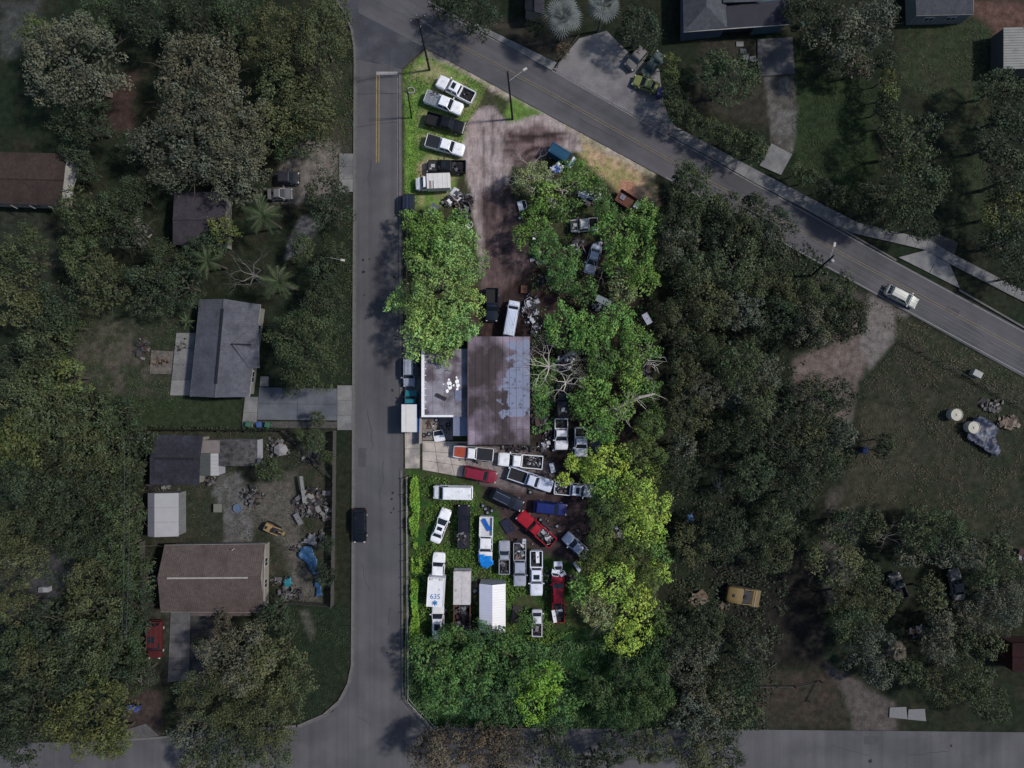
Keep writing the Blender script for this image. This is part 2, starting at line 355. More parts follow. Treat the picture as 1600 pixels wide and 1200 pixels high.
sheet('main_road', [(560, -60), (640, -60), (668, 4), (865, 110), (1040, 208), (1230, 312), (1384, 400), (1600, 516), (1800, 626), (1800, 700), (1600, 590), (1280, 412), (1026, 271), (860, 181), (664, 74), (560, 20)], .016, asph2)
sheet('south_road', [(-200, 1165), (190, 1158), (330, 1144), (460, 1136), (560, 1134), (672, 1137), (1050, 1139), (1180, 1140), (1800, 1146), (1800, 1280), (-200, 1290)], .012, asph)
def strip(name, pts, wd, z0, z1, m, kind='structure', cat=None, label=None, close=False):
    p = [Vector(P(*q)[:2]) for q in pts]; b = MB(); Ls = []; Rs = []
    for i in range(len(p)):
        d = (p[min(i + 1, len(p) - 1)] - p[max(i - 1, 0)]).normalized(); n = Vector((-d.y, d.x)) * wd / 2
        Ls.append(p[i] + n); Rs.append(p[i] - n)
    rings = [[(Ls[i].x, Ls[i].y, z0), (Rs[i].x, Rs[i].y, z0), (Rs[i].x, Rs[i].y, z1), (Ls[i].x, Ls[i].y, z1)] for i in range(len(p))]
    b.loft(rings); o = b.build(name, m)
    if kind: o['kind'] = kind
    return o
strip('west_kerb', [(526, 0), (540, 22), (550, 48), (554, 75), (554.5, 100), (553.5, 300), (552, 600), (551, 900), (550, 1040), (544, 1068), (530, 1095), (505, 1117), (465, 1134)], .32, -.05, .13, M['kerb'])
strip('west_gutter', [(556.8, 100), (555.8, 300), (554.3, 600), (553.3, 900), (552.3, 1040), (546.5, 1068), (532, 1097), (507, 1120), (466, 1137)], .26, -.05, .024, mat('gutter concrete', S(88, 86, 88), .9, .15, 1.5, 6, coord='World'))
strip('east_kerb', [(624.5, 116), (625, 300), (626, 620)], .3, -.05, .13, M['kerb'])
strip('east_kerb', [(627, 735), (628, 900), (629, 1085), (640, 1105), (672, 1136), (690, 1139)], .3, -.05, .13, M['kerb'])
strip('main_road_kerb', [(669, 3), (866, 108), (870, 111)], .25, -.05, .12, M['kerb'])
strip('main_road_kerb', [(1046, 211), (1232, 311), (1385, 398), (1400, 407)], .25, -.05, .12, M['kerb'])
strip('main_road_kerb', [(1498, 453), (1600, 512), (1800, 622)], .25, -.05, .12, M['kerb'])
strip('south_kerb', [(190, 1156), (250, 1152), (330, 1143), (462, 1134)], .3, -.05, .13, M['kerb'])
yel = mat('yellow road paint', S(140, 122, 84), .8, .2, 2, 9, coord='World')
yel2 = mat('worn yellow road paint', S(110, 100, 84), .8, .2, 2, 9, coord='World')
wht = mat('worn white road paint', S(140, 138, 138), .8, .15, 2, 9, coord='World')
wht2 = mat('faint white edge paint', S(120, 119, 120), .8, .2, 2, 9, coord='World')
strip('yellow_centre_line', [(588.5, 117), (588, 254)], .14, .018, .022, yel)
strip('yellow_centre_line', [(592.5, 117), (592, 254)], .14, .018, .022, yel)
strip('stop_line', [(588, 114.5), (621, 114.5)], .5, .018, .022, wht)
for dx in (0, 3.2):
    strip('yellow_centre_line', [(684 - dx * .5, 51 + dx), (860 - dx * .5, 143.5 + dx), (1030 - dx * .5, 239 + dx), (1326 - dx * .5, 400 + dx), (1600 - dx * .5, 547 + dx), (1800, 655 + dx)], .1, .022, .026, yel2)
strip('white_edge_line', [(672, 9), (866, 112), (1040, 211), (1230, 316), (1384, 402), (1600, 519), (1800, 629)], .12, .022, .026, wht2)
strip('white_edge_line', [(1040, 277), (1280, 410), (1600, 585), (1800, 694)], .14, .022, .026, wht2)
strip('white_edge_line', [(621.5, 122), (621.5, 330)], .1, .018, .022, wht2)
crk = mat('crack filler tar', S(60, 59, 62), .9, .1)
for pts in ([(556, 147), (622, 146)], [(557, 128), (575, 124), (600, 120), (621, 121)], [(558, 199), (590, 193), (621, 191)], [(609, 64), (608, 108)]):
    strip('tar_seam', pts, .09, .018, .021, crk)
rc = random.Random(5)
for (x, y, dx, dy) in ((575, 640, 1, 8), (600, 720, -1, 9), (566, 880, 2, 8), (610, 950, -1, 7), (580, 250, 0, 8), (612, 380, -1, 7), (640, 60, 8, 2), (590, 60, 3, 6), (760, 100, 9, 5), (905, 185, 9, 5), (1400, 440, 9, 5), (1500, 500, 9, 5), (1300, 1165, 9, 1), (1420, 1180, 9, -1), (300, 1175, 9, 0), (560, 1120, 5, 4), (1160, 300, 8, 5)):
    pts = [(x, y)]
    for _ in range(rc.randint(4, 8)): pts.append((pts[-1][0] + dx + rc.uniform(-3, 3), pts[-1][1] + dy + rc.uniform(-3, 3)))
    strip('road_crack', pts, rc.uniform(.05, .09), .018, .0235, crk)
pt = mat('newer asphalt patch', S(72, 71, 75), .92, .12, 1, 7, coord='World')
for q in ([(600, 560), (612, 560), (613, 586), (600, 587)], [(560, 700), (572, 700), (571, 730), (560, 729)], [(1350, 1150), (1378, 1151), (1377, 1164), (1350, 1163)], [(930, 160), (946, 169), (942, 177), (926, 168)], [(1480, 476), (1500, 486), (1495, 496), (1475, 486)]): sheet('asphalt_patch', q, .0225, pt)
st = mat('oil stain', S(40, 40, 44), .9, .1)
for (x, y, r) in ((567, 406, 2.2), (567.5, 425, 3), (577, 405, 1.5), (614, 770, 2), (615, 795, 1.6), (612, 780, 1.8), (611, 801, 1.5), (569, 461, 1.5), (178, 1174, 3), (1360, 1189, 3), (605, 1020, 1.5), (618, 530, 1.5), (613, 610, 2), (1486, 1165, 2), (616, 433, 2)):
    c = P(x, y); n = 9; b = MB()
    b.poly([(c.x + .1 * r * (.7 + .6 * random.random()) * math.cos(2 * math.pi * i / n), c.y + .1 * r * (.7 + .6 * random.random()) * math.sin(2 * math.pi * i / n), .0205) for i in range(n)])
    b.build('oil_stain', st)['kind'] = 'structure'
# concrete slab fields: parent joint sheet + individually built slabs
def slabs(name, quad, nu, nv, m, z=.06, gap=.012, kind='structure'):
    q = [Vector(P(*p)[:2]) for p in quad]
    b = MB(); b.prism([(p.x, p.y) for p in q], -.12, z - .02); root = b.build(name, M['joint'])
    if kind: root['kind'] = kind
    def at(u, v): return (q[0] * (1 - u) + q[1] * u) * (1 - v) + (q[3] * (1 - u) + q[2] * u) * v
    gu = gap / max(.1, (q[1] - q[0]).length) * nu * 2; gv = gap / max(.1, (q[3] - q[0]).length) * nv * 2
    for i in range(nu):
        for j in range(nv):
            u0, u1 = (i + gu) / nu, (i + 1 - gu) / nu; v0, v1 = (j + gv) / nv, (j + 1 - gv) / nv
            pts = [at(u0, v0), at(u1, v0), at(u1, v1), at(u0, v1)]
            MB().prism([(p.x, p.y) for p in pts], -.1, z + random.uniform(-.008, .008)).build('slab', m, root)
    return root
sw = M['dimconcrete']
slabs('sidewalk', [(742, 36), (870, 98), (862, 111), (742, 44)], 7, 1, sw, .12)
slabs('sidewalk', [(1060, 200), (1190, 270), (1180, 287), (1046, 210)], 8, 1, sw, .12)
slabs('sidewalk', [(1190, 270), (1340, 348), (1330, 364), (1180, 287)], 9, 1, sw, .12)
slabs('sidewalk', [(1340, 348), (1450, 374), (1446, 391), (1330, 364)], 7, 1, sw, .12)
slabs('sidewalk', [(1490, 398), (1572, 440), (1566, 455), (1484, 413)], 5, 1, sw, .12)
slabs('sidewalk', [(1572, 440), (1640, 476), (1634, 490), (1566, 455)], 4, 1, sw, .12)
slabs('sidewalk', [(1450, 374), (1490, 398), (1484, 413), (1446, 391)], 3, 1, sw, .12)
slabs('driveway', [(1450, 374), (1462, 364), (1497, 379), (1490, 398)], 1, 1, mat('dark stained concrete', S(66, 66, 66), .9, .2, 1, 6), .1)
slabs('driveway', [(1446, 391), (1484, 413), (1500, 451), (1403, 402)], 2, 1, sw, .07)
slabs('driveway', [(1205, 224), (1238, 241), (1220, 274), (1186, 259)], 1, 1, sw, .1)
slabs('driveway', [(1183, 62), (1238, 58), (1242, 116), (1184, 120)], 1, 1, mat('mottled concrete', S(86, 86, 88), .9, .2, .4, 5, col2=S(64, 64, 66), c2scale=.25, coord='World'), .1)
for q in ([(1150, 65), (1162, 65), (1162, 73), (1150, 73)], [(1156, 76), (1166, 76), (1167, 84), (1157, 84)], [(1160, 86), (1170, 85), (1170, 94), (1161, 95)], [(1171, 88), (1181, 87), (1182, 96), (1171, 97)]):
    slabs('stepping_stone', q, 1, 1, sw, .05)
slabs('driveway', [(405, 605), (527, 607), (527, 657), (402, 656)], 2, 2, mat('blue grey concrete', S(88, 91, 98), .9, .12, .8, 6, rnd=.06, col2=S(76, 80, 88), c2scale=.3, coord='World'), .1)
slabs('driveway', [(383, 620), (404, 620), (401, 668), (378, 668)], 1, 2, sw, .1)
slabs('driveway', [(527, 602), (551, 602), (551, 672), (527, 672)], 1, 3, sw, .08)
slabs('walkway', [(407, 588), (420, 588), (420, 604), (406, 604)], 1, 1, sw, .1)
slabs('driveway', [(402, 658), (527, 659), (527, 669), (402, 669)], 5, 1, mat('pebbled concrete', S(72, 70, 68), .95, .3, 3, 9), .06)
slabs('driveway', [(530, 240), (552, 240), (552, 300), (530, 300)], 1, 3, sw, .08)
slabs('driveway', [(267, 955), (298, 955), (296, 1062), (262, 1066)], 1, 6, mat('cracked grey concrete', S(84, 83, 86), .95, .22, 1, 7, rnd=.08, coord='World'), .08)
slabs('patio', [(276, 520), (306, 520), (298, 618), (266, 618)], 1, 4, sw, .12)
slabs('patio', [(237, 547), (272, 549), (268, 585), (234, 584)], 1, 1, mat('stained patio concrete', S(92, 87, 82), .95, .3, 1.5, 6), .12)
slabs('driveway', [(196, 1140), (228, 1130), (250, 1150), (192, 1156)], 1, 1, mat('broken grey paving', S(80, 78, 80), .95, .2, 1, 7), .05)
sheet('gravel_forecourt', [(866, 106), (905, 60), (948, 48), (985, 85), (1030, 108), (1035, 150), (1045, 185), (1060, 202), (1042, 210), (868, 113)], .01,
      mat('pale packed gravel', S(116, 113, 114), .95, .18, .5, 5, bump=.3, col2=S(86, 84, 90), c2scale=.12, c2lo=.5, c2hi=.68, coord='World'))
# scrapyard concrete
slabs('yard_apron', [(632, 640), (657, 640), (656, 732), (633, 732)], 1, 3, M['concrete'], .05)
slabs('yard_apron', [(660, 690), (716, 690), (736, 748), (660, 734)], 3, 3, M['concrete'], .06)
slabs('yard_apron', [(716, 690), (775, 700), (800, 745), (736, 748)], 3, 2, mat('oil stained concrete', S(122, 114, 114), .9, .25, .8, 6, coord='World', rnd=.1), .05)
slabs('yard_court', [(660, 652), (708, 652), (708, 688), (660, 688)], 2, 2, mat('littered court concrete', S(120, 112, 108), .9, .3, 1, 6), .05)
slabs('side_yard', [(630, 520), (657, 520), (657, 640), (632, 640)], 1, 5, mat('blue shaded concrete', S(112, 112, 116), .9, .15, 1, 6, rnd=.05), .05)
# ---------------------------------------------------------------- foliage
def cards(centres, normals, size, rng, tint, jit=.55):
    n = len(centres)
    nr = normals + rng.normal(0, jit, (n, 3)); nr[:, 2] += .25; nr /= np.linalg.norm(nr, axis=1)[:, None] + 1e-9
    rv = rng.normal(0, 1, (n, 3)); a = np.cross(nr, rv); a /= np.linalg.norm(a, axis=1)[:, None] + 1e-9; b = np.cross(nr, a)
    s = size * rng.uniform(.6, 1.3, (n, 1)); a = a * s; b = b * s * .62
    co = np.stack([centres - a, centres - b * .9 + a * .1, centres + a, centres + b * .9 + a * .1], 1).reshape(-1, 3)
    q = np.arange(n * 4).reshape(-1, 4); t = np.repeat(tint, 4, axis=0)
    return co, q, t
def crown_mesh(name, seed, rad, hgt, leaf, dens, lobe, sparse=.0, flat=1.0):
    rng = np.random.default_rng(seed)
    nl = int(2.45 * (rad / lobe) ** 2)
    # bough centres over a lumpy dome
    th = rng.uniform(0, 2 * np.pi, nl); u = rng.uniform(-.18, 1, nl) ; r0 = np.sqrt(np.clip(1 - np.clip(u, 0, 1) ** 2, 0, 1))
    ph = rng.uniform(0, 6.28, 4)
    out = 1 + .16 * np.sin(2 * th + ph[0]) + .13 * np.sin(3 * th + ph[1]) + .1 * np.sin(5 * th + ph[2]) + .07 * np.sin(9 * th + ph[3])
    rr = (rad - lobe * .7) * out * rng.uniform(.72, 1.06, nl)
    c = np.stack([np.cos(th) * r0 * rr, np.sin(th) * r0 * rr, u * hgt * rng.uniform(.6, 1.1, nl)], 1)
    if sparse: c = c[rng.uniform(0, 1, nl) > sparse]
    nl = len(c); lr = lobe * rng.uniform(.5, 1.25, nl)
    per = np.maximum(6, (dens * (lr / leaf) ** 2)).astype(int)
    ids = np.repeat(np.arange(nl), per); n = len(ids)
    d = rng.normal(0, 1, (n, 3)); d[:, 2] = np.abs(d[:, 2]) * 1.0 - .25; d /= np.linalg.norm(d, axis=1)[:, None]
    rad_ = lr[ids] * rng.uniform(.55, 1.08, n)
    pos = c[ids] + d * rad_[:, None] * np.array([1, 1, .75 * flat])
    lt = rng.uniform(.7, 1.3, nl)[ids] * rng.uniform(.86, 1.14, n); hue = rng.uniform(-.12, .12, nl)[ids] + rng.normal(0, .05, n)
    tint = np.stack([lt * (1 + hue), lt, lt * (1 - hue * .8)], 1)
    co, q, t = cards(pos, d, leaf, rng, tint)
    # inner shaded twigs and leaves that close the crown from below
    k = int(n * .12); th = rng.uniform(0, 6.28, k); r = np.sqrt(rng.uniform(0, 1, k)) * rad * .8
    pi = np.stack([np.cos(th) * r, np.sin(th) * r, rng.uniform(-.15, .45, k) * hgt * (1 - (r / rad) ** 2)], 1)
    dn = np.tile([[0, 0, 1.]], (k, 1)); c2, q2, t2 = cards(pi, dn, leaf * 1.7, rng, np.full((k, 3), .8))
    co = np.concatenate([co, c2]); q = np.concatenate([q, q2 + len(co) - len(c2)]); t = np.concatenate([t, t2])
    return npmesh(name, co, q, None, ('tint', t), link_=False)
def leafmat(name, col, hue=None):
    m = mat(name, col, .62, .22, .35, None, attr='tint', rnd=.2, coord='World', spec=.25); t = m.node_tree; N = t.nodes; b = N['Principled BSDF']
    src = b.inputs['Base Color'].links[0].from_socket; oi = N.new('ShaderNodeObjectInfo'); wn = N.new('ShaderNodeMath'); wn.operation = 'FRACT'; ml = N.new('ShaderNodeMath'); ml.operation = 'MULTIPLY'; ml.inputs[1].default_value = 7.31
    t.links.new(oi.outputs['Random'], ml.inputs[0]); t.links.new(ml.outputs[0], wn.inputs[0]); mx = N.new('ShaderNodeMix'); mx.data_type = 'RGBA'; mx.blend_type = 'MULTIPLY'; t.links.new(wn.outputs[0], mx.inputs[0]); t.links.new(src, mx.inputs[6]); mx.inputs[7].default_value = (1.18, .98, .86, 1); t.links.new(mx.outputs[2], b.inputs['Base Color']); return m
LM = {  # olive to brown: outside leaves, surrounding dimness put into their colour
 'olive': leafmat('olive oak leaves', S(66, 76, 52)), 'grey': leafmat('mossy grey green leaves', S(77, 84, 72)),
 'dark': leafmat('dark green leaves', S(46, 58, 42)), 'mid': leafmat('dimmed mid green leaves', S(56, 71, 48)),
 'yellow': leafmat('dimmed yellow green leaves', S(76, 88, 50)), 'brown': leafmat('brownish thin leaves', S(78, 74, 62)),
 'fresh': leafmat('fresh green leaves', S(124, 160, 92)), 'lime': leafmat('lime green leaves', S(140, 170, 76)),
 'leaf': leafmat('bright green leaves', S(98, 136, 68)), 'deep': leafmat('deep green leaves', S(74, 108, 58)),
 'moss': leafmat('pale mossy leaves', S(120, 132, 92)), 'blue': leafmat('blue green leaves', S(62, 94, 60)),
 'vine': leafmat('bright vine leaves', S(112, 154, 58)), 'weed': leafmat('weed leaves', S(80, 112, 52)),
 'shade': leafmat('shaded deep green leaves', S(60, 84, 50)), 'edge': leafmat('dull edge oak leaves', S(78, 98, 54)),
}
for k_, m_ in LM.items():
    b_ = m_.node_tree.nodes['Principled BSDF']
NS, NM_, NL_ = 5, 9, 7
CR = {}
def crowns():
    for st, (leafk, dens, lob) in {'fine': (.72, 2.1, 1.0), 'clump': (.85, 1.8, .95)}.items():
        CR[st, 's'] = [crown_mesh('crown_small', 10 + i, 2, 1.5, .17 * leafk, dens, .55 * lob) for i in range(NS)]
        CR[st, 'm'] = [crown_mesh('crown_medium', 40 + i, 4, 2.8, .21 * leafk, dens, .92 * lob, .16) for i in range(NM_)]
        CR[st, 'l'] = [crown_mesh('crown_large', 80 + i, 7, 4.2, .235 * leafk, dens, 1.15 * lob, .18) for i in range(NL_)]
crowns()
def limb_mesh(seed, rad, hgt, up, k=7):
    rng = random.Random(seed); b = MB()
    b.tube((0, 0, -hgt), (0, 0, -hgt * .35), .28 * rad / 4, .2 * rad / 4, 7)
    for i in range(k):
        a = 2 * math.pi * (i + rng.random() * .7) / k; p = Vector((0, 0, -hgt * (.3 + .25 * rng.random()))); d = Vector((math.cos(a), math.sin(a), .75)).normalized()
        r = .13 * rad / 4
        for j in range(5):
            d = (d + Vector((rng.uniform(-.4, .4), rng.uniform(-.4, .4), rng.uniform(-.25, .2)))).normalized(); q = p + d * rad * .24
            b.tube(p, q, r, r * .68, 5)
            if j > 0 and rng.random() < .8:
                e = (d + Vector((rng.uniform(-.9, .9), rng.uniform(-.9, .9), rng.uniform(-.1, .5)))).normalized(); b.tube(q, q + e * rad * .22, r * .5, r * .2, 4)
            p = q; r *= .68
    return b.mesh('trunk')
LIMB = {'s': [limb_mesh(i, 2, 2.2, 1) for i in range(2)], 'm': [limb_mesh(9 + i, 4, 6.5, 1) for i in range(4)], 'l': [limb_mesh(19 + i, 7, 8.5, 1) for i in range(4)]}
for v in LIMB.values():
    for m in v: m.materials.append(M['bark'])
for v in CR.values():
    for m in v: m.materials.append(LM['olive'])
tn = [0]
def tree(px, py, r, sp, label, group=None, h=None, style=None, name=None, cat='tree', squash=1.0):
    """px,py: centre of the crown seen at its own height; r: crown radius in photo pixels"""
    tn[0] += 1; rg = random.Random(tn[0] * 13 + 5)
    size = 's' if r < 30 else ('m' if r < 56 else 'l'); base = {'s': (20, 1.5, 2.2), 'm': (40, 2.8, 6.5), 'l': (70, 4.2, 8.5)}[size]
    style = style or ('clump' if sp in ('fresh', 'lime', 'leaf', 'yellow', 'deep', 'vine', 'blue') else 'fine')
    if h is None: h = min(11, 2.2 + r * .13)
    s = r / base[0] * (CAMH - h * .8) / CAMH
    tz = h - base[1] * s
    tz = max(tz, .25)
    p = P(px, py, tz + base[1] * s * .5)
    t = top(name or ('shrub' if r < 22 else 'tree'), label, cat if r >= 22 else ('shrub' if cat == 'tree' else cat), (p.x, p.y, 0), 0, group)
    rz = rg.uniform(0, 6.28); sx = s * rg.uniform(.93, 1.1); sy = s * rg.uniform(.93, 1.1)
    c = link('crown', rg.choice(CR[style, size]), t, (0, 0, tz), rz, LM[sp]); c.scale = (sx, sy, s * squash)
    k = link('trunk', rg.choice(LIMB[size]), t, (0, 0, tz), rz); k.scale = (sx * .95, sy * .95, max(.05, (tz + .1) / base[2]))
    return t
def bare(px, py, r, label, seed=1, h=8, mt='palebark', spread=.55, n=6, depth=5, group=None, cat='bare tree', tilt=(0, 0), name='bare_tree'):
    rg = random.Random(seed); p0 = P(px, py, h * .7); b = MB()
    t = top(name, label, cat, (p0.x, p0.y, 0), 0, group); Rm = r * .1
    tk = MB(); tk.tube((0, 0, -.1), (0, 0, h * .4), .24, .18, 7); tk.build('trunk', M[mt], t)
    def grow(p, d, L, rr, lv):
        q = p
        for _ in range(3):
            d = (d + Vector((rg.uniform(-.3, .3), rg.uniform(-.3, .3), rg.uniform(-.16, .14)))).normalized()
            n_ = q + d * L / 3; b.tube(q, n_, rr, rr * .82, 3); q = n_; rr *= .82
        if lv > 0:
            for _ in range(3 if lv not in (2, 4) else 2):
                e = (d + Vector((rg.uniform(-.85, .85), rg.uniform(-.85, .85), rg.uniform(-.25, .35)))).normalized(); grow(q, e, L * .7, rr * .72, lv - 1)
    for i in range(n):
        a = 2 * math.pi * (i + rg.random() * .5) / n; grow(Vector((0, 0, h * .4)), Vector((math.cos(a) + tilt[0], math.sin(a) + tilt[1], spread)).normalized(), Rm * .4, .105, depth - 1)
    b.build('branches', M[mt], t); return t
wl_n = {}
# --- outside, north-west
NW = 'oaks of the wooded gardens north west'
W = 'trees of the wooded gardens west of the street'
for a in [
 (105, 92, 82, 'grey', 'large mossy grey oak crown in the top left corner'), (62, 60, 42, 'yellow', 'yellow green tree peeping out behind the mossy grey corner oak'),
 (150, 28, 38, 'mid', 'mid green tree touching the top edge right of the mossy corner oak'), (125, 185, 48, 'dark', 'dark tree just below the mossy grey corner oak'),
 (300, 120, 82, 'grey', 'huge grey green oak, upper of the two great crowns left of the street'), (285, 215, 84, 'grey', 'huge grey green oak spreading over the hidden grey roofs'),
 (365, 200, 62, 'grey', 'grey green oak joined to the right side of the two great grey crowns'), (370, 275, 50, 'grey', 'grey green oak lobe overhanging the parked black car'),
 (225, 20, 52, 'dark', 'dark tree at the top edge between the grey oaks'), (300, 22, 52, 'dark', 'dark tree at the top edge above the great grey oak'), (360, 15, 44, 'mid', 'green tree at the top edge left of the olive oaks'),
 (430, 45, 56, 'olive', 'olive oak at the top edge nearest the curving kerb, left one'), (495, 50, 56, 'olive', 'olive oak at the top edge nearest the curving kerb, right one'), (520, 20, 30, 'olive', 'small olive tree in the corner where the kerb curves'),
 (470, 110, 52, 'olive', 'olive oak beside the concrete inlet on the kerb'), (430, 140, 46, 'olive', 'olive oak right of the great grey crown'), (480, 170, 46, 'olive', 'olive oak leaning to the turf strip with white stones'),
 (420, 195, 50, 'olive', 'olive oak above the parked black car'), (455, 215, 40, 'mid', 'dull green tree at the lower edge of the olive oaks'),
 (508, 310, 46, 'dark', 'round dark tree beside the kerb hiding the curved driveway'),
 (205, 225, 30, 'dark', 'small dark tree left of the second great grey oak'),
 (110, 235, 22, 'dark', 'dark shrub behind the brown roofed house at left edge'), (130, 262, 22, 'dark', 'dark shrub beside the white gable of the brown roofed house'),
 (120, 330, 46, 'mid', 'green tree covering the corner of the brown roofed house'), (170, 315, 30, 'mid', 'green tree right of the brown roofed house'), (185, 350, 42, 'dark', 'dark tree in front of the white junk trailer'),
 (120, 395, 42, 'mid', 'lighter green tree below the brown roofed house'), (205, 300, 30, 'dark', 'dark tree between the two western houses'),
 (250, 400, 34, 'dark', 'dark tree below the white boat trailer'), (155, 445, 48, 'olive', 'olive tree above the bare garden clearing'), (225, 450, 46, 'dark', 'dark tree on the upper edge of the garden clearing'), (280, 445, 40, 'dark', 'dark tree above the grey shingle roof'),
 (300, 400, 30, 'mid', 'green tree left of the bare grey tree'), (345, 358, 26, 'yellow', 'yellow green tree with big leaves at the hidden roof'), (330, 380, 24, 'mid', 'mid green bush below the hidden roof'),
 (25, 400, 48, 'mid', 'tree on the left edge level with the palms'), (20, 470, 48, 'olive', 'olive tree on the left edge beside the clearing'), (80, 480, 44, 'dark', 'dark tree on the left of the clearing'),
 (60, 540, 52, 'olive', 'olive tree at the left end of the clearing'), (100, 510, 30, 'mid', 'green bush at the clearing corner'), (20, 560, 40, 'dark', 'dark tree on left edge below the clearing corner'),
 (475, 545, 60, 'mid', 'broad glossy tree between the grey shingle house and the street'), (440, 520, 32, 'mid', 'green crown lobe touching the grey shingle house porch'),
 (505, 470, 36, 'dark', 'dark tree beside the kerb above the broad glossy tree'), (500, 425, 32, 'dark', 'dark shrub mass below the curved driveway'), (525, 400, 24, 'dark', 'dark shrub close to the kerb below the curved driveway'), (470, 385, 22, 'mid', 'green shrub at the end of the curved driveway'),
 (495, 655, 14, 'mid', 'low ground bush beside the pebbled driveway'), (455, 600, 22, 'mid', 'green shrub above the blue grey driveway'),
 ]: tree(*a)
for a in [(30, 610, 50, 'olive'), (95, 590, 42, 'yellow'), (70, 650, 50, 'olive'), (25, 690, 46, 'yellow'), (130, 640, 44, 'olive'), (185, 650, 34, 'mid'), (120, 700, 46, 'olive'), (165, 700, 38, 'olive'), (85, 735, 46, 'dark'), (35, 760, 46, 'dark'), (150, 755, 40, 'dark'), (110, 790, 42, 'dark'), (60, 815, 44, 'dark'), (15, 830, 38, 'olive'), (190, 800, 38, 'mid'), (150, 830, 42, 'dark'),
          (205, 740, 24, 'dark'), (215, 690, 28, 'dark'), (120, 850, 34, 'dark'), (180, 860, 42, 'mid'), (205, 905, 36, 'mid'), (25, 880, 44, 'olive'), (140, 905, 40, 'olive'), (140, 960, 50, 'olive'), (200, 960, 38, 'dark'), (80, 985, 48, 'dark'), (20, 950, 34, 'olive'), (60, 1040, 48, 'olive'), (140, 1015, 46, 'olive'), (195, 1015, 34, 'mid'), (110, 1070, 44, 'dark'), (40, 1100, 52, 'dark'), (20, 1160, 46, 'dark'), (170, 1075, 38, 'dark'), (215, 1060, 30, 'dark'), (90, 1120, 40, 'dark')]:
    best = min([(20, 620, 'at its top on the left edge'), (110, 620, 'top, below the clearing'), (180, 660, 'left of the cross bar pole'), (40, 720, 'left edge, below the yellow crowns'), (150, 760, 'left of the long white shed'), (190, 820, 'beside the white shed steps'), (60, 820, 'above the grey gravel'), (190, 900, 'left of the brown shingle house'), (120, 890, 'right of the grey gravel'), (20, 920, 'on the left edge beside the gravel'), (140, 990, 'left of the red minivan'), (60, 1020, 'below the gravel'), (200, 1030, 'by the fallen trunk'), (40, 1120, 'in the bottom left corner'), (110, 1090, 'above the big yellow green tree')], key=lambda q: math.hypot(a[0] - q[0], a[1] - q[1]))
    lb = f"{'broad' if a[2] > 45 else ('narrow' if a[2] < 37 else 'middling')} {dict(olive='olive', dark='dark', mid='mid green', yellow='yellow green')[a[3]]} crown in the lower left wood, {best[2]}"; wl_n.setdefault(lb, []).append(tree(*a, lb))
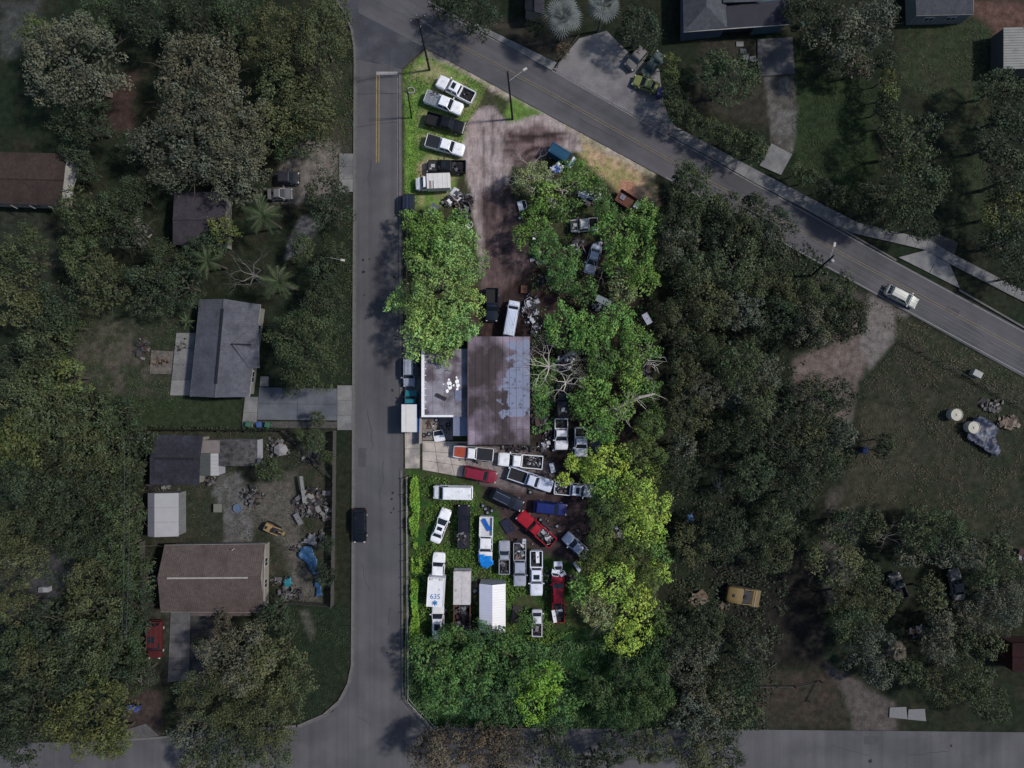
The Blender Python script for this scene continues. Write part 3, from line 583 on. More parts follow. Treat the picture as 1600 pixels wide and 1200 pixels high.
for a in [(190, 730, 18, 'yellow', 'small yellow shrub beside the wire line left of the dark garage'), (20, 1015, 40, 'mid', 'brighter green tree on the left edge near the bottom'),
 (135, 1130, 66, 'yellow', 'large rounded yellow green tree beside the bottom left road'), (175, 1160, 34, 'yellow', 'lower lobe tree of the yellow green crown over the bottom road'),
 (365, 1035, 60, 'grey', 'grey olive tree in front of the brown roofed house, top lobe'), (420, 1045, 52, 'olive', 'olive tree right of the grey white panel on the lawn'), (455, 1065, 40, 'olive', 'olive tree nearest the curving lawn corner'),
 (330, 1095, 60, 'olive', 'olive tree above the bottom road, left of the corner lawn'), (400, 1120, 60, 'olive', 'broad olive tree reaching the bottom road'), (300, 1150, 44, 'grey', 'grey olive tree overhanging the bottom road'), (350, 1180, 50, 'olive', 'olive tree at the bottom edge above the road'), (420, 1175, 42, 'olive', 'olive tree at the bottom edge left of the junction'), (300, 1195, 30, 'olive', 'small olive tree at the bottom edge below the others'),
 (425, 965, 28, 'dark', 'round dark shrub at the lower corner of the brown shingle house'), (345, 975, 22, 'brown', 'thin brown shrub in front of the brown shingle house'), (310, 1003, 15, 'dark', 'small shrub at the cracked driveway edge'), (445, 985, 20, 'dark', 'dark shrub right of the round corner shrub'),
 (418, 735, 26, 'mid', 'green bush in the junk filled back yard'), (490, 690, 20, 'mid', 'leafy shrub in the fenced triangle by the street'), (510, 715, 14, 'mid', 'small shrub inside the fenced triangle'), (470, 680, 13, 'mid', 'small shrub at the upper fence of the triangle'),
 (505, 900, 20, 'dark', 'dark shrub by the wooden fence beside the blue tarpaulin'), (510, 850, 15, 'dark', 'small dark shrub by the wooden fence'),
 (690, 1178, 44, 'brown', 'thin brown leafed tree at the road junction, left one'), (755, 1180, 48, 'brown', 'thin brown leafed tree below the plot, middle one'), (800, 1185, 40, 'brown', 'thin brown leafed tree below the plot, right one'), (860, 1180, 44, 'dark', 'dark tree at the bottom edge below the plot'),
 (735, 12, 44, 'dark', 'dark tree at the top edge over the main road'), (690, 8, 20, 'dark', 'small dark crown above the main road kerb'),
 (1003, 40, 38, 'dark', 'round dark tree above the parked sedans'), (840, 40, 20, 'dark', 'dark shrub left of the silver fan palm'), (975, 50, 16, 'dark', 'small shrub beside the forecourt'), (880, 75, 14, 'brown', 'brown shrub below the silver fan palm'),
 (1140, 120, 50, 'mid', 'spreading tree in front of the grey roofed blue house'), (1120, 95, 26, 'mid', 'upper lobe shrub of the blue house front tree'),
 (1048, 92, 14, 'yellow', 'top shrub of the clipped hedge row'), (1050, 118, 18, 'yellow', 'second shrub of the clipped hedge row by the green car'), (1052, 146, 20, 'mid', 'third shrub of the hedge row'), (1060, 172, 20, 'mid', 'fourth shrub of the hedge row at the sidewalk'), (1085, 186, 20, 'mid', 'hedge shrub right of the utility pole'), (1112, 198, 20, 'mid', 'hedge shrub in the middle of the sidewalk run'), (1138, 210, 22, 'mid', 'thick hedge shrub behind the sidewalk'), (1162, 222, 24, 'mid', 'thick hedge shrub near the sidewalk driveway'), (1183, 232, 24, 'mid', 'last hedge shrub beside the sidewalk driveway'),
 (1248, 266, 15, 'mid', 'small shrub right of the sidewalk driveway'), (1265, 276, 18, 'mid', 'shrub right of the sidewalk driveway, second along'), (1290, 292, 18, 'dark', 'dark shrub behind the sidewalk, third along'), (1312, 306, 22, 'dark', 'dark shrub behind the sidewalk before the big tree'),
 (1280, 28, 44, 'dark', 'dark tree right of the blue house at the top edge'), (1330, 50, 50, 'grey', 'mossy grey tree near the top right roof'), (1372, 18, 44, 'grey', 'mossy grey tree touching the grey roof at the top'), (1310, 90, 34, 'dark', 'dark lower crown beside the lawn'), (1345, 100, 26, 'brown', 'brownish crown above the hedge line'), (1240, 12, 20, 'dark', 'dark shrub at the blue house corner'),
 (1386, 92, 18, 'dark', 'first dark bush of the hedge between the two lawns'), (1388, 118, 18, 'yellow', 'yellow green bush of the hedge between the two lawns'), (1392, 142, 19, 'yellow', 'yellow bush low in the hedge between two lawns'), (1384, 165, 20, 'dark', 'dark bush of the hedge between two lawns'), (1395, 185, 22, 'mid', 'last bush of the hedge above the big round tree'),
 (1420, 225, 48, 'mid', 'upper crown of the big round tree at the curved sidewalk'), (1435, 290, 62, 'mid', 'big round yellow tipped tree behind the curved sidewalk'), (1390, 320, 44, 'dark', 'dark tree left of the big round tree'), (1350, 320, 30, 'dark', 'dark shrub between sidewalk and big round tree'), (1455, 195, 26, 'dark', 'dark crown right of the hedge end'), (1445, 350, 30, 'dark', 'dark lower shrub at the curved sidewalk'),
 (1570, 130, 36, 'mid', 'tree below the white corrugated shed'), (1595, 170, 44, 'dark', 'dark tree on the right edge below the shed'), (1570, 215, 46, 'dark', 'dark tree on the right edge, second below the shed'), (1590, 275, 50, 'dark', 'dark tree at the right edge, middle'), (1575, 330, 40, 'yellow', 'yellow tinged tree on the right edge'), (1590, 375, 44, 'dark', 'dark tree at the right edge above the sidewalk'), (1598, 430, 30, 'dark', 'dark tree at the right edge beside the sidewalk'), (1560, 380, 30, 'dark', 'dark shrub behind the straight sidewalk'),
 (1388, 690, 18, 'mid', 'lone green bush in the meadow'), (1380, 706, 14, 'dark', 'lower half of the lone meadow bush'),
 (1308, 460, 34, 'mid', 'dark green tree under the street lamp pole'), (1330, 500, 34, 'dark', 'tree beside the sandy entrance'), (1300, 510, 36, 'dark', 'tree just left of the sandy entrance'),
 ]: tree(*a)
# woods outside, east and south: close crowns that merge
def wood(poly, r, seed, species, label, group, avoid=(), sp_=.95):
    rg = random.Random(seed); pts = []
    xs = [p[0] for p in poly]; ys = [p[1] for p in poly]
    for _ in range(1500):
        x = rg.uniform(min(xs), max(xs)); y = rg.uniform(min(ys), max(ys)); rr = rg.uniform(r * .75, r * 1.3)
        if sdf(np.array([x]), np.array([y]), poly)[0] > -rr * .45: continue
        if any(math.hypot(x - a, y - b) < (rr + c) * sp_ * .62 for a, b, c in pts): continue
        if any(math.hypot(x - a, y - b) < rr * .85 + c for a, b, c in avoid): continue
        pts.append((x, y, rr)); sp1 = rg.choice(species)
        wl_, lm = label; best = min(lm, key=lambda q: math.hypot(x - q[0], y - q[1]))
        cw = {'olive': 'olive', 'dark': 'dark', 'mid': 'mid green', 'grey': 'grey green'}[sp1]; sz = 'broad' if rr > r * 1.08 else ('narrow' if rr < r * .88 else 'middling')
        lb = f'{sz} {cw} crown in {wl_}, {best[2]}'; wl_n.setdefault(lb, []).append(tree(x, y, rr, sp1, lb))
wood([(1036, 268), (1090, 262), (1110, 300), (1180, 300), (1258, 365), (1250, 400), (1290, 440), (1355, 480), (1350, 520), (1270, 545), (1235, 560), (1225, 600), (1330, 600), (1345, 640), (1330, 730), (1300, 790), (1240, 860), (1190, 900), (1130, 880), (1060, 890), (1048, 700)], 36, 3,
     ['olive', 'dark', 'mid', 'dark', 'grey', 'dark', 'olive'], ('the eastern wood', [(1080, 300, 'at the road by the plot corner'), (1180, 350, 'along the main road'), (1300, 500, 'beside the sandy entrance'), (1060, 450, 'on the plot boundary by the dark gap'), (1150, 470, 'in its upper middle'), (1250, 470, 'left of the street lamp pole'), (1060, 600, 'on the boundary near the brown roof'), (1160, 600, 'above the pale dead branches'), (1270, 640, 'below the sandy clearing'), (1070, 740, 'on the boundary above the dimmed blue cover'), (1130, 780, 'round the small bare tree'), (1230, 720, 'round the bare grey branches'), (1310, 700, 'beside the blue bin'), (1100, 850, 'below the dimmed blue cover'), (1220, 830, 'above the yellow loader')]), '', avoid=[(1052, 450, 6), (1110, 735, 4), (1073, 805, 10), (1215, 540, 12), (1140, 780, 20), (1300, 830, 20)])
wood([(1290, 790), (1400, 790), (1470, 790), (1560, 830), (1605, 860), (1605, 1120), (1500, 1130), (1460, 1090), (1340, 1070), (1300, 980), (1270, 900)], 36, 8,
     ['olive', 'grey', 'mid', 'olive', 'grey'], ('the lower right wood', [(1340, 830, 'at its upper left edge'), (1440, 820, 'along its top beside the meadow'), (1560, 870, 'at its upper right'), (1400, 910, 'round the half hidden grey truck'), (1495, 920, 'round the half hidden pale car'), (1320, 960, 'left edge by the sand track'), (1430, 990, 'round the dark gap'), (1560, 990, 'left of the dark red building'), (1400, 1040, 'round the grey palm'), (1520, 1080, 'at its foot near the bottom road')]), '', avoid=[(1493, 905, 16), (1395, 905, 12), (1430, 980, 20), (1590, 1050, 25), (1410, 1115, 22), (1400, 835, 8)])
wood([(1045, 960), (1100, 940), (1180, 970), (1205, 1010), (1190, 1060), (1185, 1120), (1150, 1200), (950, 1215), (880, 1215), (960, 1150), (1046, 1145)], 34, 13,
     ['olive', 'dark', 'grey', 'dark'], ('the southern wood', [(1080, 960, 'left of the long planks'), (1170, 1010, 'below the yellow loader'), (1080, 1060, 'beside the lower plot boundary'), (1150, 1100, 'left of the low rail'), (1000, 1190, 'below the plot corner'), (1100, 1180, 'over the bottom road')]), '', avoid=[(1158, 932, 22)])
for a in [(1075, 285, 34, 'mid', 'dark tree at the road just right of the plot corner'), (1140, 330, 34, 'dark', 'dark tree leaning over the main road edge'), (1180, 320, 26, 'dark', 'small dark crown reaching over the main road'), (1215, 345, 30, 'dark', 'rounded dark crown at the main road kerb line'), (1130, 850, 34, 'olive', 'olive tree left of the yellow loader'), (1215, 870, 36, 'olive', 'olive tree above the yellow loader'),
          (1062, 400, 40, 'dark', 'dark tree against the plot boundary below the road'), (1060, 340, 36, 'dark', 'dark tree against the plot boundary nearest the road'), (1175, 1015, 34, 'grey', 'grey green crown below the yellow loader')]: tree(*a)
for lb_, v_ in wl_n.items():
    if len(v_) > 1:
        for o_ in v_: o_['group'] = 'matching crowns: ' + lb_.split(' crown in ')[1]
# --- the scrapyard's own trees
for a in [
 (688, 440, 58, 'fresh', 'big fresh green tree on the street side of the sandy lot'), (665, 385, 42, 'leaf', 'bright green tree, upper left of the big street side clump'), (708, 378, 42, 'fresh', 'bright crown beside the sand track'),
 (735, 415, 30, 'fresh', 'fresh green crown bulging over the sand track'), (652, 470, 34, 'fresh', 'fresh green crown hanging over the street kerb'), (660, 520, 44, 'fresh', 'fresh green tree covering the flat roof corner'), (708, 510, 40, 'fresh', 'fresh green crown at the flat roof edge'), (735, 470, 28, 'fresh', 'fresh crown tip beside the dark blue wreck'), (620, 470, 22, 'fresh', 'leafy branch tip hanging over the street'), (645, 345, 22, 'leaf', 'small bright shrub at the parked blue car'), (675, 345, 24, 'leaf', 'bright shrub below the white utility van'), (715, 345, 22, 'leaf', 'bright shrub left of the scrap heap'),
 (690, 545, 28, 'fresh', 'lowest fresh green crown on the flat roof'),
 (815, 290, 20, 'moss', 'pale mossy crown at the sand track, left end'), (835, 275, 30, 'moss', 'pale mossy oak beside the churned mud'), (852, 300, 34, 'leaf', 'green oak crown beside the mossy one'),
 (905, 270, 32, 'leaf', 'green tree beside the teal van'), (930, 290, 28, 'deep', 'green tree right of the teal van'), (880, 325, 34, 'deep', 'deep green tree above the white truck cab'), (840, 345, 36, 'leaf', 'green tree right of the sand track'), (815, 365, 26, 'leaf', 'green crown edge at the sand track'), (855, 385, 36, 'deep', 'deep green tree left of the half hidden white car'),
 (945, 325, 26, 'deep', 'green crown left of the brown trailer'), (1010, 340, 30, 'leaf', 'bright tree on the plot edge below the brown trailer'), (965, 360, 38, 'leaf', 'bright tree right of the white truck cab'), (1000, 390, 36, 'leaf', 'bright green tree at the eastern boundary, upper'), (965, 415, 28, 'leaf', 'bright tree right of the half hidden white car'), (1005, 435, 34, 'leaf', 'bright green tree at the eastern boundary, second'), (975, 455, 26, 'moss', 'grey twigged crown in the bright eastern trees'),
 (880, 430, 36, 'deep', 'deep shaded tree behind the door pile'), (915, 455, 30, 'deep', 'deep green tree in the yard middle'), (890, 400, 26, 'deep', 'deep green crown above the half hidden white car'),
 (880, 510, 44, 'leaf', 'broad green tree north east of the brown roof'), (925, 520, 40, 'leaf', 'broad green tree, middle of the row above the brown roof level'), (892, 540, 18, 'deep', 'deep green crown at the bare grey tree'), (965, 500, 32, 'leaf', 'green tree near the grey panel at the boundary'), (1000, 535, 36, 'leaf', 'bright green tree at the boundary beside grey panel'), (940, 560, 38, 'deep', 'deep green tree right of the bare grey tree'), (985, 570, 28, 'leaf', 'bright crown on the boundary above fallen wood'),
 (1015, 610, 22, 'deep', 'small deep green crown on the boundary'), (930, 610, 28, 'leaf', 'green tree above the fallen grey trunk'), (995, 600, 24, 'leaf', 'bright crown beside the dead fallen branches'), (910, 635, 28, 'leaf', 'green crown right of the blue wreck'), (965, 640, 34, 'leaf', 'green tree under the fallen grey trunk'), (1010, 665, 32, 'edge', 'yellowish green tree at the boundary below fallen trunk'), (935, 665, 32, 'leaf', 'green tree above the two white truck cabs'),
 (955, 720, 36, 'lime', 'lime green tree right of the two white truck cabs'), (1000, 715, 34, 'edge', 'yellowish crown on the boundary beside the lime tree'), (895, 725, 17, 'lime', 'small lime crown between the white truck cabs and door'), (925, 735, 24, 'lime', 'lime crown right of the white truck cabs'), (880, 750, 15, 'lime', 'small lime shrub over the white pickup bed'), (985, 760, 36, 'lime', 'lime tree at the boundary, middle of the lime row'), (945, 765, 28, 'leaf', 'green crown at the nose of the white pickup'),
 (1010, 800, 32, 'lime', 'lime crown on the boundary beside the oily ground'), (950, 800, 34, 'edge', 'olive lime tree right of the blue wagon'), (985, 820, 36, 'lime', 'large lime tree below the middle of the lime row'), (940, 845, 30, 'edge', 'olive lime crown above the half hidden silver car'), (975, 865, 34, 'edge', 'olive lime crown in the lower eastern row'), (1018, 860, 26, 'deep', 'deep green crown on the lower boundary'),
 (925, 880, 26, 'edge', 'olive crown over the half hidden silver car'), (960, 910, 38, 'lime', 'lime tree right of the dark red pickup'), (910, 925, 24, 'leaf', 'green crown touching the dark red pickup'), (1005, 905, 30, 'edge', 'olive crown at the boundary right of dark red pickup'), (935, 955, 34, 'moss', 'grey twigged crown below dark red pickup'), (985, 955, 38, 'lime', 'broad lime tree in the lower right of the yard'), (970, 1000, 34, 'lime', 'lowest lime tree of the eastern row'), (1018, 960, 26, 'edge', 'olive crown on the boundary beside the lowest lime tree'),
 (1015, 1010, 26, 'deep', 'deep green crown at the lower boundary'), (1010, 1055, 34, 'deep', 'deep green tree near the plot corner'), (935, 1085, 28, 'deep', 'lone round tree on the dark lower turf'), (1005, 1105, 38, 'deep', 'deep green tree in the lower right plot corner'), (965, 1115, 32, 'blue', 'dark blue green tree by the lower boundary'), (975, 1050, 30, 'blue', 'dark blue green crown with grey twigs'),
 (675, 1045, 38, 'deep', 'deep green tree in the lower left of the yard'), (715, 1015, 36, 'deep', 'deep green tree below the ambulance'), (755, 1000, 30, 'blue', 'dark green tree at the foot of the rusty box truck'), (690, 1090, 40, 'deep', 'deep green tree near the lower left plot corner'), (745, 1050, 40, 'deep', 'deep green tree in the middle of lower clump'), (785, 1005, 28, 'deep', 'green crown hanging over the white shed'), (800, 1040, 40, 'deep', 'deep green tree below the white shed'), (745, 1095, 38, 'blue', 'blue green tree above the lower boundary'), (835, 1025, 28, 'deep', 'green crown right of the white shed'),
 (850, 1065, 38, 'vine', 'bright big leafed tree at the lower boundary, upper'), (835, 1105, 34, 'vine', 'bright big leafed tree at the lower boundary, lower'), (795, 1105, 34, 'blue', 'blue green tree left of the bright big leafed one'), (880, 1105, 28, 'deep', 'green crown right of the bright big leafed tree'), (870, 1130, 30, 'blue', 'blue green crown at the bottom boundary'), (655, 1010, 20, 'deep', 'small shrub at the foot of the vine hedge'), (745, 1030, 20, 'blue', 'small crown in the lower clump'),
 (846, 612, 15, 'leaf', 'low green shrub under the bare grey tree'), (845, 640, 18, 'deep', 'low shrub beside the brown roof'), (700, 990, 18, 'deep', 'shrub below the half stripped white wagon'), (825, 975, 16, 'deep', 'shrub above the small white pickup'),  (1016, 742, 24, 'edge', 'olive crown right at the boundary beside the lime row, upper'), (1018, 835, 24, 'lime', 'lime crown at the boundary level with the bright red pickup'), (1022, 895, 24, 'lime', 'lime crown at the boundary level with the dark red pickup'), (1024, 985, 22, 'leaf', 'green crown at the boundary beside the lowest lime tree'), (1026, 1040, 24, 'leaf', 'green crown on the boundary above the plot corner'), (1028, 1090, 24, 'leaf', 'green crown on the boundary at the lower right plot corner'),
 ]:
    if 800 < a[0] < 965 and 280 < a[1] < 600: a = (a[0], a[1], a[2] * .84) + a[3:]
    if a[0] > 900 and a[1] > 1000: a = a[:3] + ('shade',) + a[4:]  # lower right crowns: darker leaf copy, shade put into the colour
    if a[0] > 960 and a[1] > 650: a = (a[0] + 9, a[1]) + a[2:]
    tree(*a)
bare(860, 572, 50, 'bare pale grey tree spreading over the edge of the brown roof', 3, 11, spread=.35, tilt=(-.35, .25), n=8, depth=6)
bare(886, 598, 36, 'small bare pale tree above the blue wreck', 5, 8, spread=.6, n=7)
bare(835, 265, 48, 'mossy half bare oak branches beside the churned mud', 8, 10, 'palebark', .7)
bare(880, 290, 36, 'pale half bare branches by the blue tarpaulin', 12, 8, 'palebark', .8)
bare(945, 415, 34, 'grey bare twigs among the bright eastern trees', 14, 9, 'dimbark', .7)
bare(985, 420, 32, 'second set of grey bare twigs among the bright eastern trees', 15, 9, 'dimbark', .7)
bare(385, 425, 48, 'bare grey tree between the palms and the grey shingle roof', 21, 9, 'dimbark', .7, n=7)
bare(1240, 700, 60, 'bare grey branches low in the eastern wood', 24, 7, 'dimbark', .4, n=7)
bare(1130, 765, 26, 'small bare grey tree near the upturned blue tub', 26, 6, 'dimbark', .6)
bare(1070, 510, 30, 'pale bare snag in the wood beside the boundary', 28, 9, 'dimbark', .8)
bare(695, 1165, 42, 'bare twiggy tree at the road junction', 31, 8, 'dimbark', .7, n=7)
bare(760, 1175, 42, 'bare twiggy tree below the lower boundary', 32, 8, 'dimbark', .7, n=7)
bare(950, 975, 40, 'grey bare twigs in the crown below the dark red pickup', 34, 9, 'dimbark', .8)
bare(985, 1055, 30, 'grey bare twigs in the dark lower right clump', 36, 8, 'dimbark', .7)
bare(1400, 845, 30, 'bare twigs in the lower right wood', 38, 9, 'dimbark', .7)
bare(350, 1080, 50, 'bare twigs showing in the olive tree above the bottom road', 39, 9, 'dimbark', .8)
# fallen grey trunk and dead wood
def fallen(px, py, ang, L, label, seed, r=.32, mt='palebark'):
    rg = random.Random(seed); p = P(px, py, 3.5); t = top('fallen_trunk', label, 'dead tree', (p.x, p.y, 0), ang); b = MB()
    b.tube((-L / 2, 0, 2.0), (L * .1, .2, 4.4), r, r * .8, 7); b.tube((L * .1, .2, 4.4), (L / 2, -.2, 5.2), r * .8, r * .35, 7); b.build('trunk', M[mt], t)
    c = MB()
    for i in range(16):
        x = rg.uniform(-.4, .5) * L; p0 = Vector((x, 0, 4)); d = Vector((rg.uniform(-.3, .9), rg.choice((-1, 1)) * rg.uniform(.3, 1), rg.uniform(-.1, .6))).normalized()
        p1 = p0 + d * rg.uniform(.7, 2.0); c.tube(p0, p1, .07, .04, 4); c.tube(p1, p1 + (d + Vector((rg.uniform(-.8, .8), rg.uniform(-.8, .8), .1))).normalized() * 1.0, .04, .015, 4)
    c.build('branches', M[mt], t)
fallen(992, 625, R(24), 5.6, 'broken pale grey trunk lying across the eastern boundary trees', 3)
fallen(955, 640, R(-5), 4.0, 'tangle of pale dead branches left of the broken trunk', 5, .14)
fallen(1014, 562, R(60), 2.4, 'pale dead branches at the eastern boundary above the broken trunk', 7, .16)
fallen(1185, 640, R(12), 4.0, 'pale dead branches in the eastern wood', 9, .16, 'dimbark')
fallen(1075, 620, R(30), 7, 'long grey leaning trunk in the eastern wood beside the boundary', 11, .2, 'dimbark')
fallen(200, 1062, R(22), 6.5, 'long thin fallen trunk at the edge of the lower left wood', 12, .12, 'dimbark')
# --- palms
def frond_mesh(L, wd, leaflets, droop):
    b = MB(); n = 7; pts = []
    for i in range(n + 1):
        t = i / n; pts.append(Vector((L * t * (1 - .12 * t), 0, .35 * L * t - droop * L * t * t)))
    for i in range(n): b.tube(pts[i], pts[i + 1], .035 * (1 - i / n) + .012, .035 * (1 - (i + 1) / n) + .012, 3)
    for i in range(leaflets):
        t = .12 + .88 * i / leaflets; k = min(n - 1, int(t * n)); p = pts[k].lerp(pts[k + 1], t * n - k); l = wd * (1 - abs(t - .45) * 1.1)
        for s in (-1, 1):
            tip = p + Vector((l * .75, s * l * .85, -.35 * l)); 
            b.v += [tuple(p + Vector((-.03, 0, .02))), tuple(p + Vector((.035, 0, .02))), tuple(tip)]; m = len(b.v); b.f.append([m - 3, m - 2, m - 1] if s < 0 else [m - 3, m - 1, m - 2])
    return b.mesh('frond')
def fan_mesh(L, rad):
    b = MB(); b.tube((0, 0, 0), (L, 0, .1 * L), .04, .025, 3); k = 15; o = Vector((L, 0, .1 * L))
    for i in range(k):
        a = R(-125 + 250 * i / (k - 1)); d = Vector((math.cos(a), math.sin(a), -.12)); e = Vector((-math.sin(a), math.cos(a), 0)) * .06
        m = len(b.v); mid = o + d * rad * .55 + Vector((0, 0, .05)); b.v += [tuple(o), tuple(mid - e), tuple(o + d * rad * (.9 + .1 * math.cos(a))), tuple(mid + e)]; b.f.append([m, m + 1, m + 2, m + 3])
    return b.mesh('frond')
pm = {'palm': mat('palm leaf', S(66, 78, 50), .6, .2, 1, rnd=.35), 'sabal': mat('silver palm leaf', S(124, 130, 128), .6, .15, 1, rnd=.2), 'banana': mat('banana leaf', S(80, 100, 66), .5, .2, 1, rnd=.2), 'deadpalm': mat('dead palm leaf', S(100, 94, 82), .8, .2, 1, rnd=.25)}  # palms stand outside the plot, leaf colours darkened for the dimming there
def palm(px, py, label, kind, h, n, L, mt, name='palm_tree', cat='palm', seed=0, dead=0):
    rg = random.Random(seed + 3); p = P(px, py, h); t = top(name, label, cat, (p.x, p.y, 0))
    b = MB(); b.tube((0, 0, -.1), (0, 0, h), .2, .15, 8); b.build('trunk', M['bark'], t)
    me = fan_mesh(L * .5, L * .5) if kind == 'fan' else frond_mesh(L, L * (.24 if kind == 'feather' else .14), 17 if kind == 'feather' else 12, .62)
    me.materials.append(pm[mt])
    for i in range(n):
        o = link('frond', me, t, (0, 0, h), None); lay = i / n
        o.rotation_euler = (rg.uniform(-.3, .3), R(-80 + 115 * lay) if kind == 'fan' else R(-55 + 85 * lay + rg.uniform(-12, 12)), i * 2.399 + rg.uniform(-.4, .4)); s = rg.uniform(.8, 1.1) * (.5 + .5 * min(1, lay * 1.6) if kind == 'fan' else rg.uniform(.75, 1.1)); o.scale = (s, s, s)
        if dead and i >= n - dead: o.material_slots[0].link = 'OBJECT'; o.material_slots[0].material = pm['deadpalm']
    return t
palm(412, 338, 'feathery palm below the two parked cars left of the street', 'feather', 7, 26, 3.4, 'palm', dead=3)
palm(436, 440, 'feathery palm above the grey shingle house', 'feather', 8, 28, 3.5, 'palm', seed=5, dead=3)
palm(325, 408, 'smaller feathery palm left of the bare grey tree', 'feather', 6, 20, 2.8, 'palm', seed=8)
palm(293, 502, 'banana plant at the corner of the grey shingle roof', 'banana', 2.2, 10, 1.7, 'banana', 'banana_plant', 'plant', 11)
palm(881, 24, 'large silver leaved fan palm beside the forecourt', 'fan', 7, 40, 3.3, 'sabal', seed=14)
palm(945, 4, 'silver leaved fan palm cut by the top edge', 'fan', 7.5, 34, 3.2, 'sabal', seed=17)
palm(1403, 1018, 'grey palm among the lower right wood', 'fan', 7, 24, 1.5, 'deadpalm', seed=19)
# --- low vegetation (nobody could count it)
def scatter(name, poly, n, size, hh, sp, seed, hole=None, kind='stuff', label=None, cat=None, clump=.4, off=0.0):
    rng = np.random.default_rng(seed); xs = [p[0] for p in poly]; ys = [p[1] for p in poly]
    x = rng.uniform(min(xs), max(xs), n); y = rng.uniform(min(ys), max(ys), n); d = sdf(x, y, poly)
    nn = fbm(x / 10, y / 10, .5, seed); k = (d < (nn - .5) * 10) & (nn + rng.uniform(-.12, .12, n) > clump)
    for hq in (hole or []): k &= sdf(x, y, hq) > 0
    x = x[k]; y = y[k]; nn = nn[k]; n = len(x); z = rng.uniform(.02, 1, n) * hh * np.clip((nn - clump) * 5 + .3, .2, 1.3) + off
    pos = np.stack([(x - 800) * .1, (600 - y) * .1, z], 1)
    t = rng.uniform(.7, 1.25, n)[:, None] * (1 + (fbm(x / 10, y / 10, .25, seed + 5) - .5)[:, None] * np.array([.8, .1, -.3]))
    co, q, tt = cards(pos, np.tile([[0, 0, 1.]], (n, 1)), size, rng, t, .6)
    o = npmesh(name, co, q, LM[sp], ('tint', tt)); tag(o, label, cat, None, kind); return o
scatter('weeds', [(640, 742), (720, 750), (760, 790), (790, 850), (800, 900), (860, 930), (900, 985), (830, 1010), (640, 1010)], 34000, .15, .6, 'weed', 1, label='tangled green weeds between the wrecks in the lower yard', cat='weeds', clump=.5)
scatter('undergrowth', [(630, 1000), (1028, 1000), (1028, 1136), (676, 1136), (634, 1090)], 24000, .17, .5, 'blue', 2, label='dark low undergrowth below the lower trees', cat='undergrowth', clump=.42)
scatter('creeper', [(830, 560), (870, 560), (880, 660), (832, 680)], 2600, .2, .7, 'deep', 3, label='creeper and weeds along the brown roof', cat='weeds', clump=.4)
scatter('turf_tufts', [(632, 112), (664, 84), (760, 135), (735, 185), (715, 240), (660, 240), (655, 320), (632, 320)], 16000, .09, .1, 'weed', 4, label='rough turf tufts on the northern verge of the plot', cat='grass', clump=.45)
scatter('leaf_litter', [(830, 380), (1024, 330), (1024, 980), (930, 980), (900, 700), (832, 560)], 16000, .17, .4, 'deep', 5, label='low growth and leaf litter under the eastern trees', cat='undergrowth', clump=.45)
scatter('wood_floor_plants', [(1036, 300), (1250, 360), (1340, 480), (1230, 600), (1330, 640), (1240, 880), (1200, 1140), (1050, 1140)], 26000, .2, .5, 'dark', 6, label='dark low growth on the floor of the eastern wood', cat='undergrowth', clump=.4)
scatter('wood_floor_plants', [(0, 560), (225, 640), (225, 1060), (180, 1150), (0, 1160)], 24000, .2, .5, 'dark', 7, label='dark low growth on the floor of the lower left wood', cat='undergrowth', clump=.4)
scatter('vine_row', [(646, 742), (652, 742), (657, 790), (653, 840), (660, 880), (652, 930), (657, 980), (650, 1005), (642, 1000), (646, 940), (641, 900), (645, 850), (642, 800)], 11000, .14, 1.0, 'vine', 9, label='bright green vines smothering the fence along the street', cat='vines', clump=.42, off=.4)
scatter('meadow_tufts', [(1350, 600), (1420, 520), (1600, 610), (1600, 860), (1480, 800), (1340, 780)], 16000, .1, .12, 'brown', 10, label='dry dull tufts across the open meadow', cat='grass', clump=.5)
scatter('lawn_tufts', [(1200, 60), (1350, 60), (1370, 260), (1330, 330), (1240, 260), (1235, 120)], 9000, .09, .1, 'mid', 12, label='turf tufts on the lawn beside the pebbled driveway', cat='grass', clump=.48)
scatter('garden_tufts', [(95, 480), (300, 470), (300, 650), (210, 640), (110, 600)], 9000, .1, .12, 'mid', 13, label='turf tufts in the bare garden clearing', cat='grass', clump=.5)
scatter('corner_tufts', [(440, 950), (548, 950), (548, 1040), (500, 1115), (465, 1128)], 6000, .09, .1, 'mid', 14, label='turf tufts on the curving lawn corner', cat='grass', clump=.46)
scatter('kerb_tufts', [(500, 60), (552, 60), (552, 600), (510, 600)], 9000, .11, .15, 'mid', 15, label='rough turf tufts along the west kerb', cat='grass', clump=.47)
scatter('road_bank_tufts', [(1300, 425), (1600, 595), (1600, 640), (1400, 530)], 6000, .12, .18, 'brown', 16, label='rough dry tufts on the bank below the main road', cat='grass', clump=.45)
scatter('yard_tufts', [(240, 674), (520, 674), (520, 940), (430, 940), (410, 850), (240, 850)], 7000, .11, .14, 'mid', 17, label='rough turf tufts in the back yard', cat='grass', clump=.5)
scatter('far_lawn_tufts', [(1420, 30), (1560, 30), (1540, 330), (1490, 360), (1480, 180), (1400, 120)], 7000, .1, .12, 'mid', 18, label='turf tufts on the lawn below the top right roof', cat='grass', clump=.48)
scatter('hedge_growth', [(236, 664), (380, 668), (440, 668), (440, 674), (236, 674)], 1200, .18, .8, 'dark', 11, label='thin hedge growth along the back yard fence', cat='hedge', clump=.35)
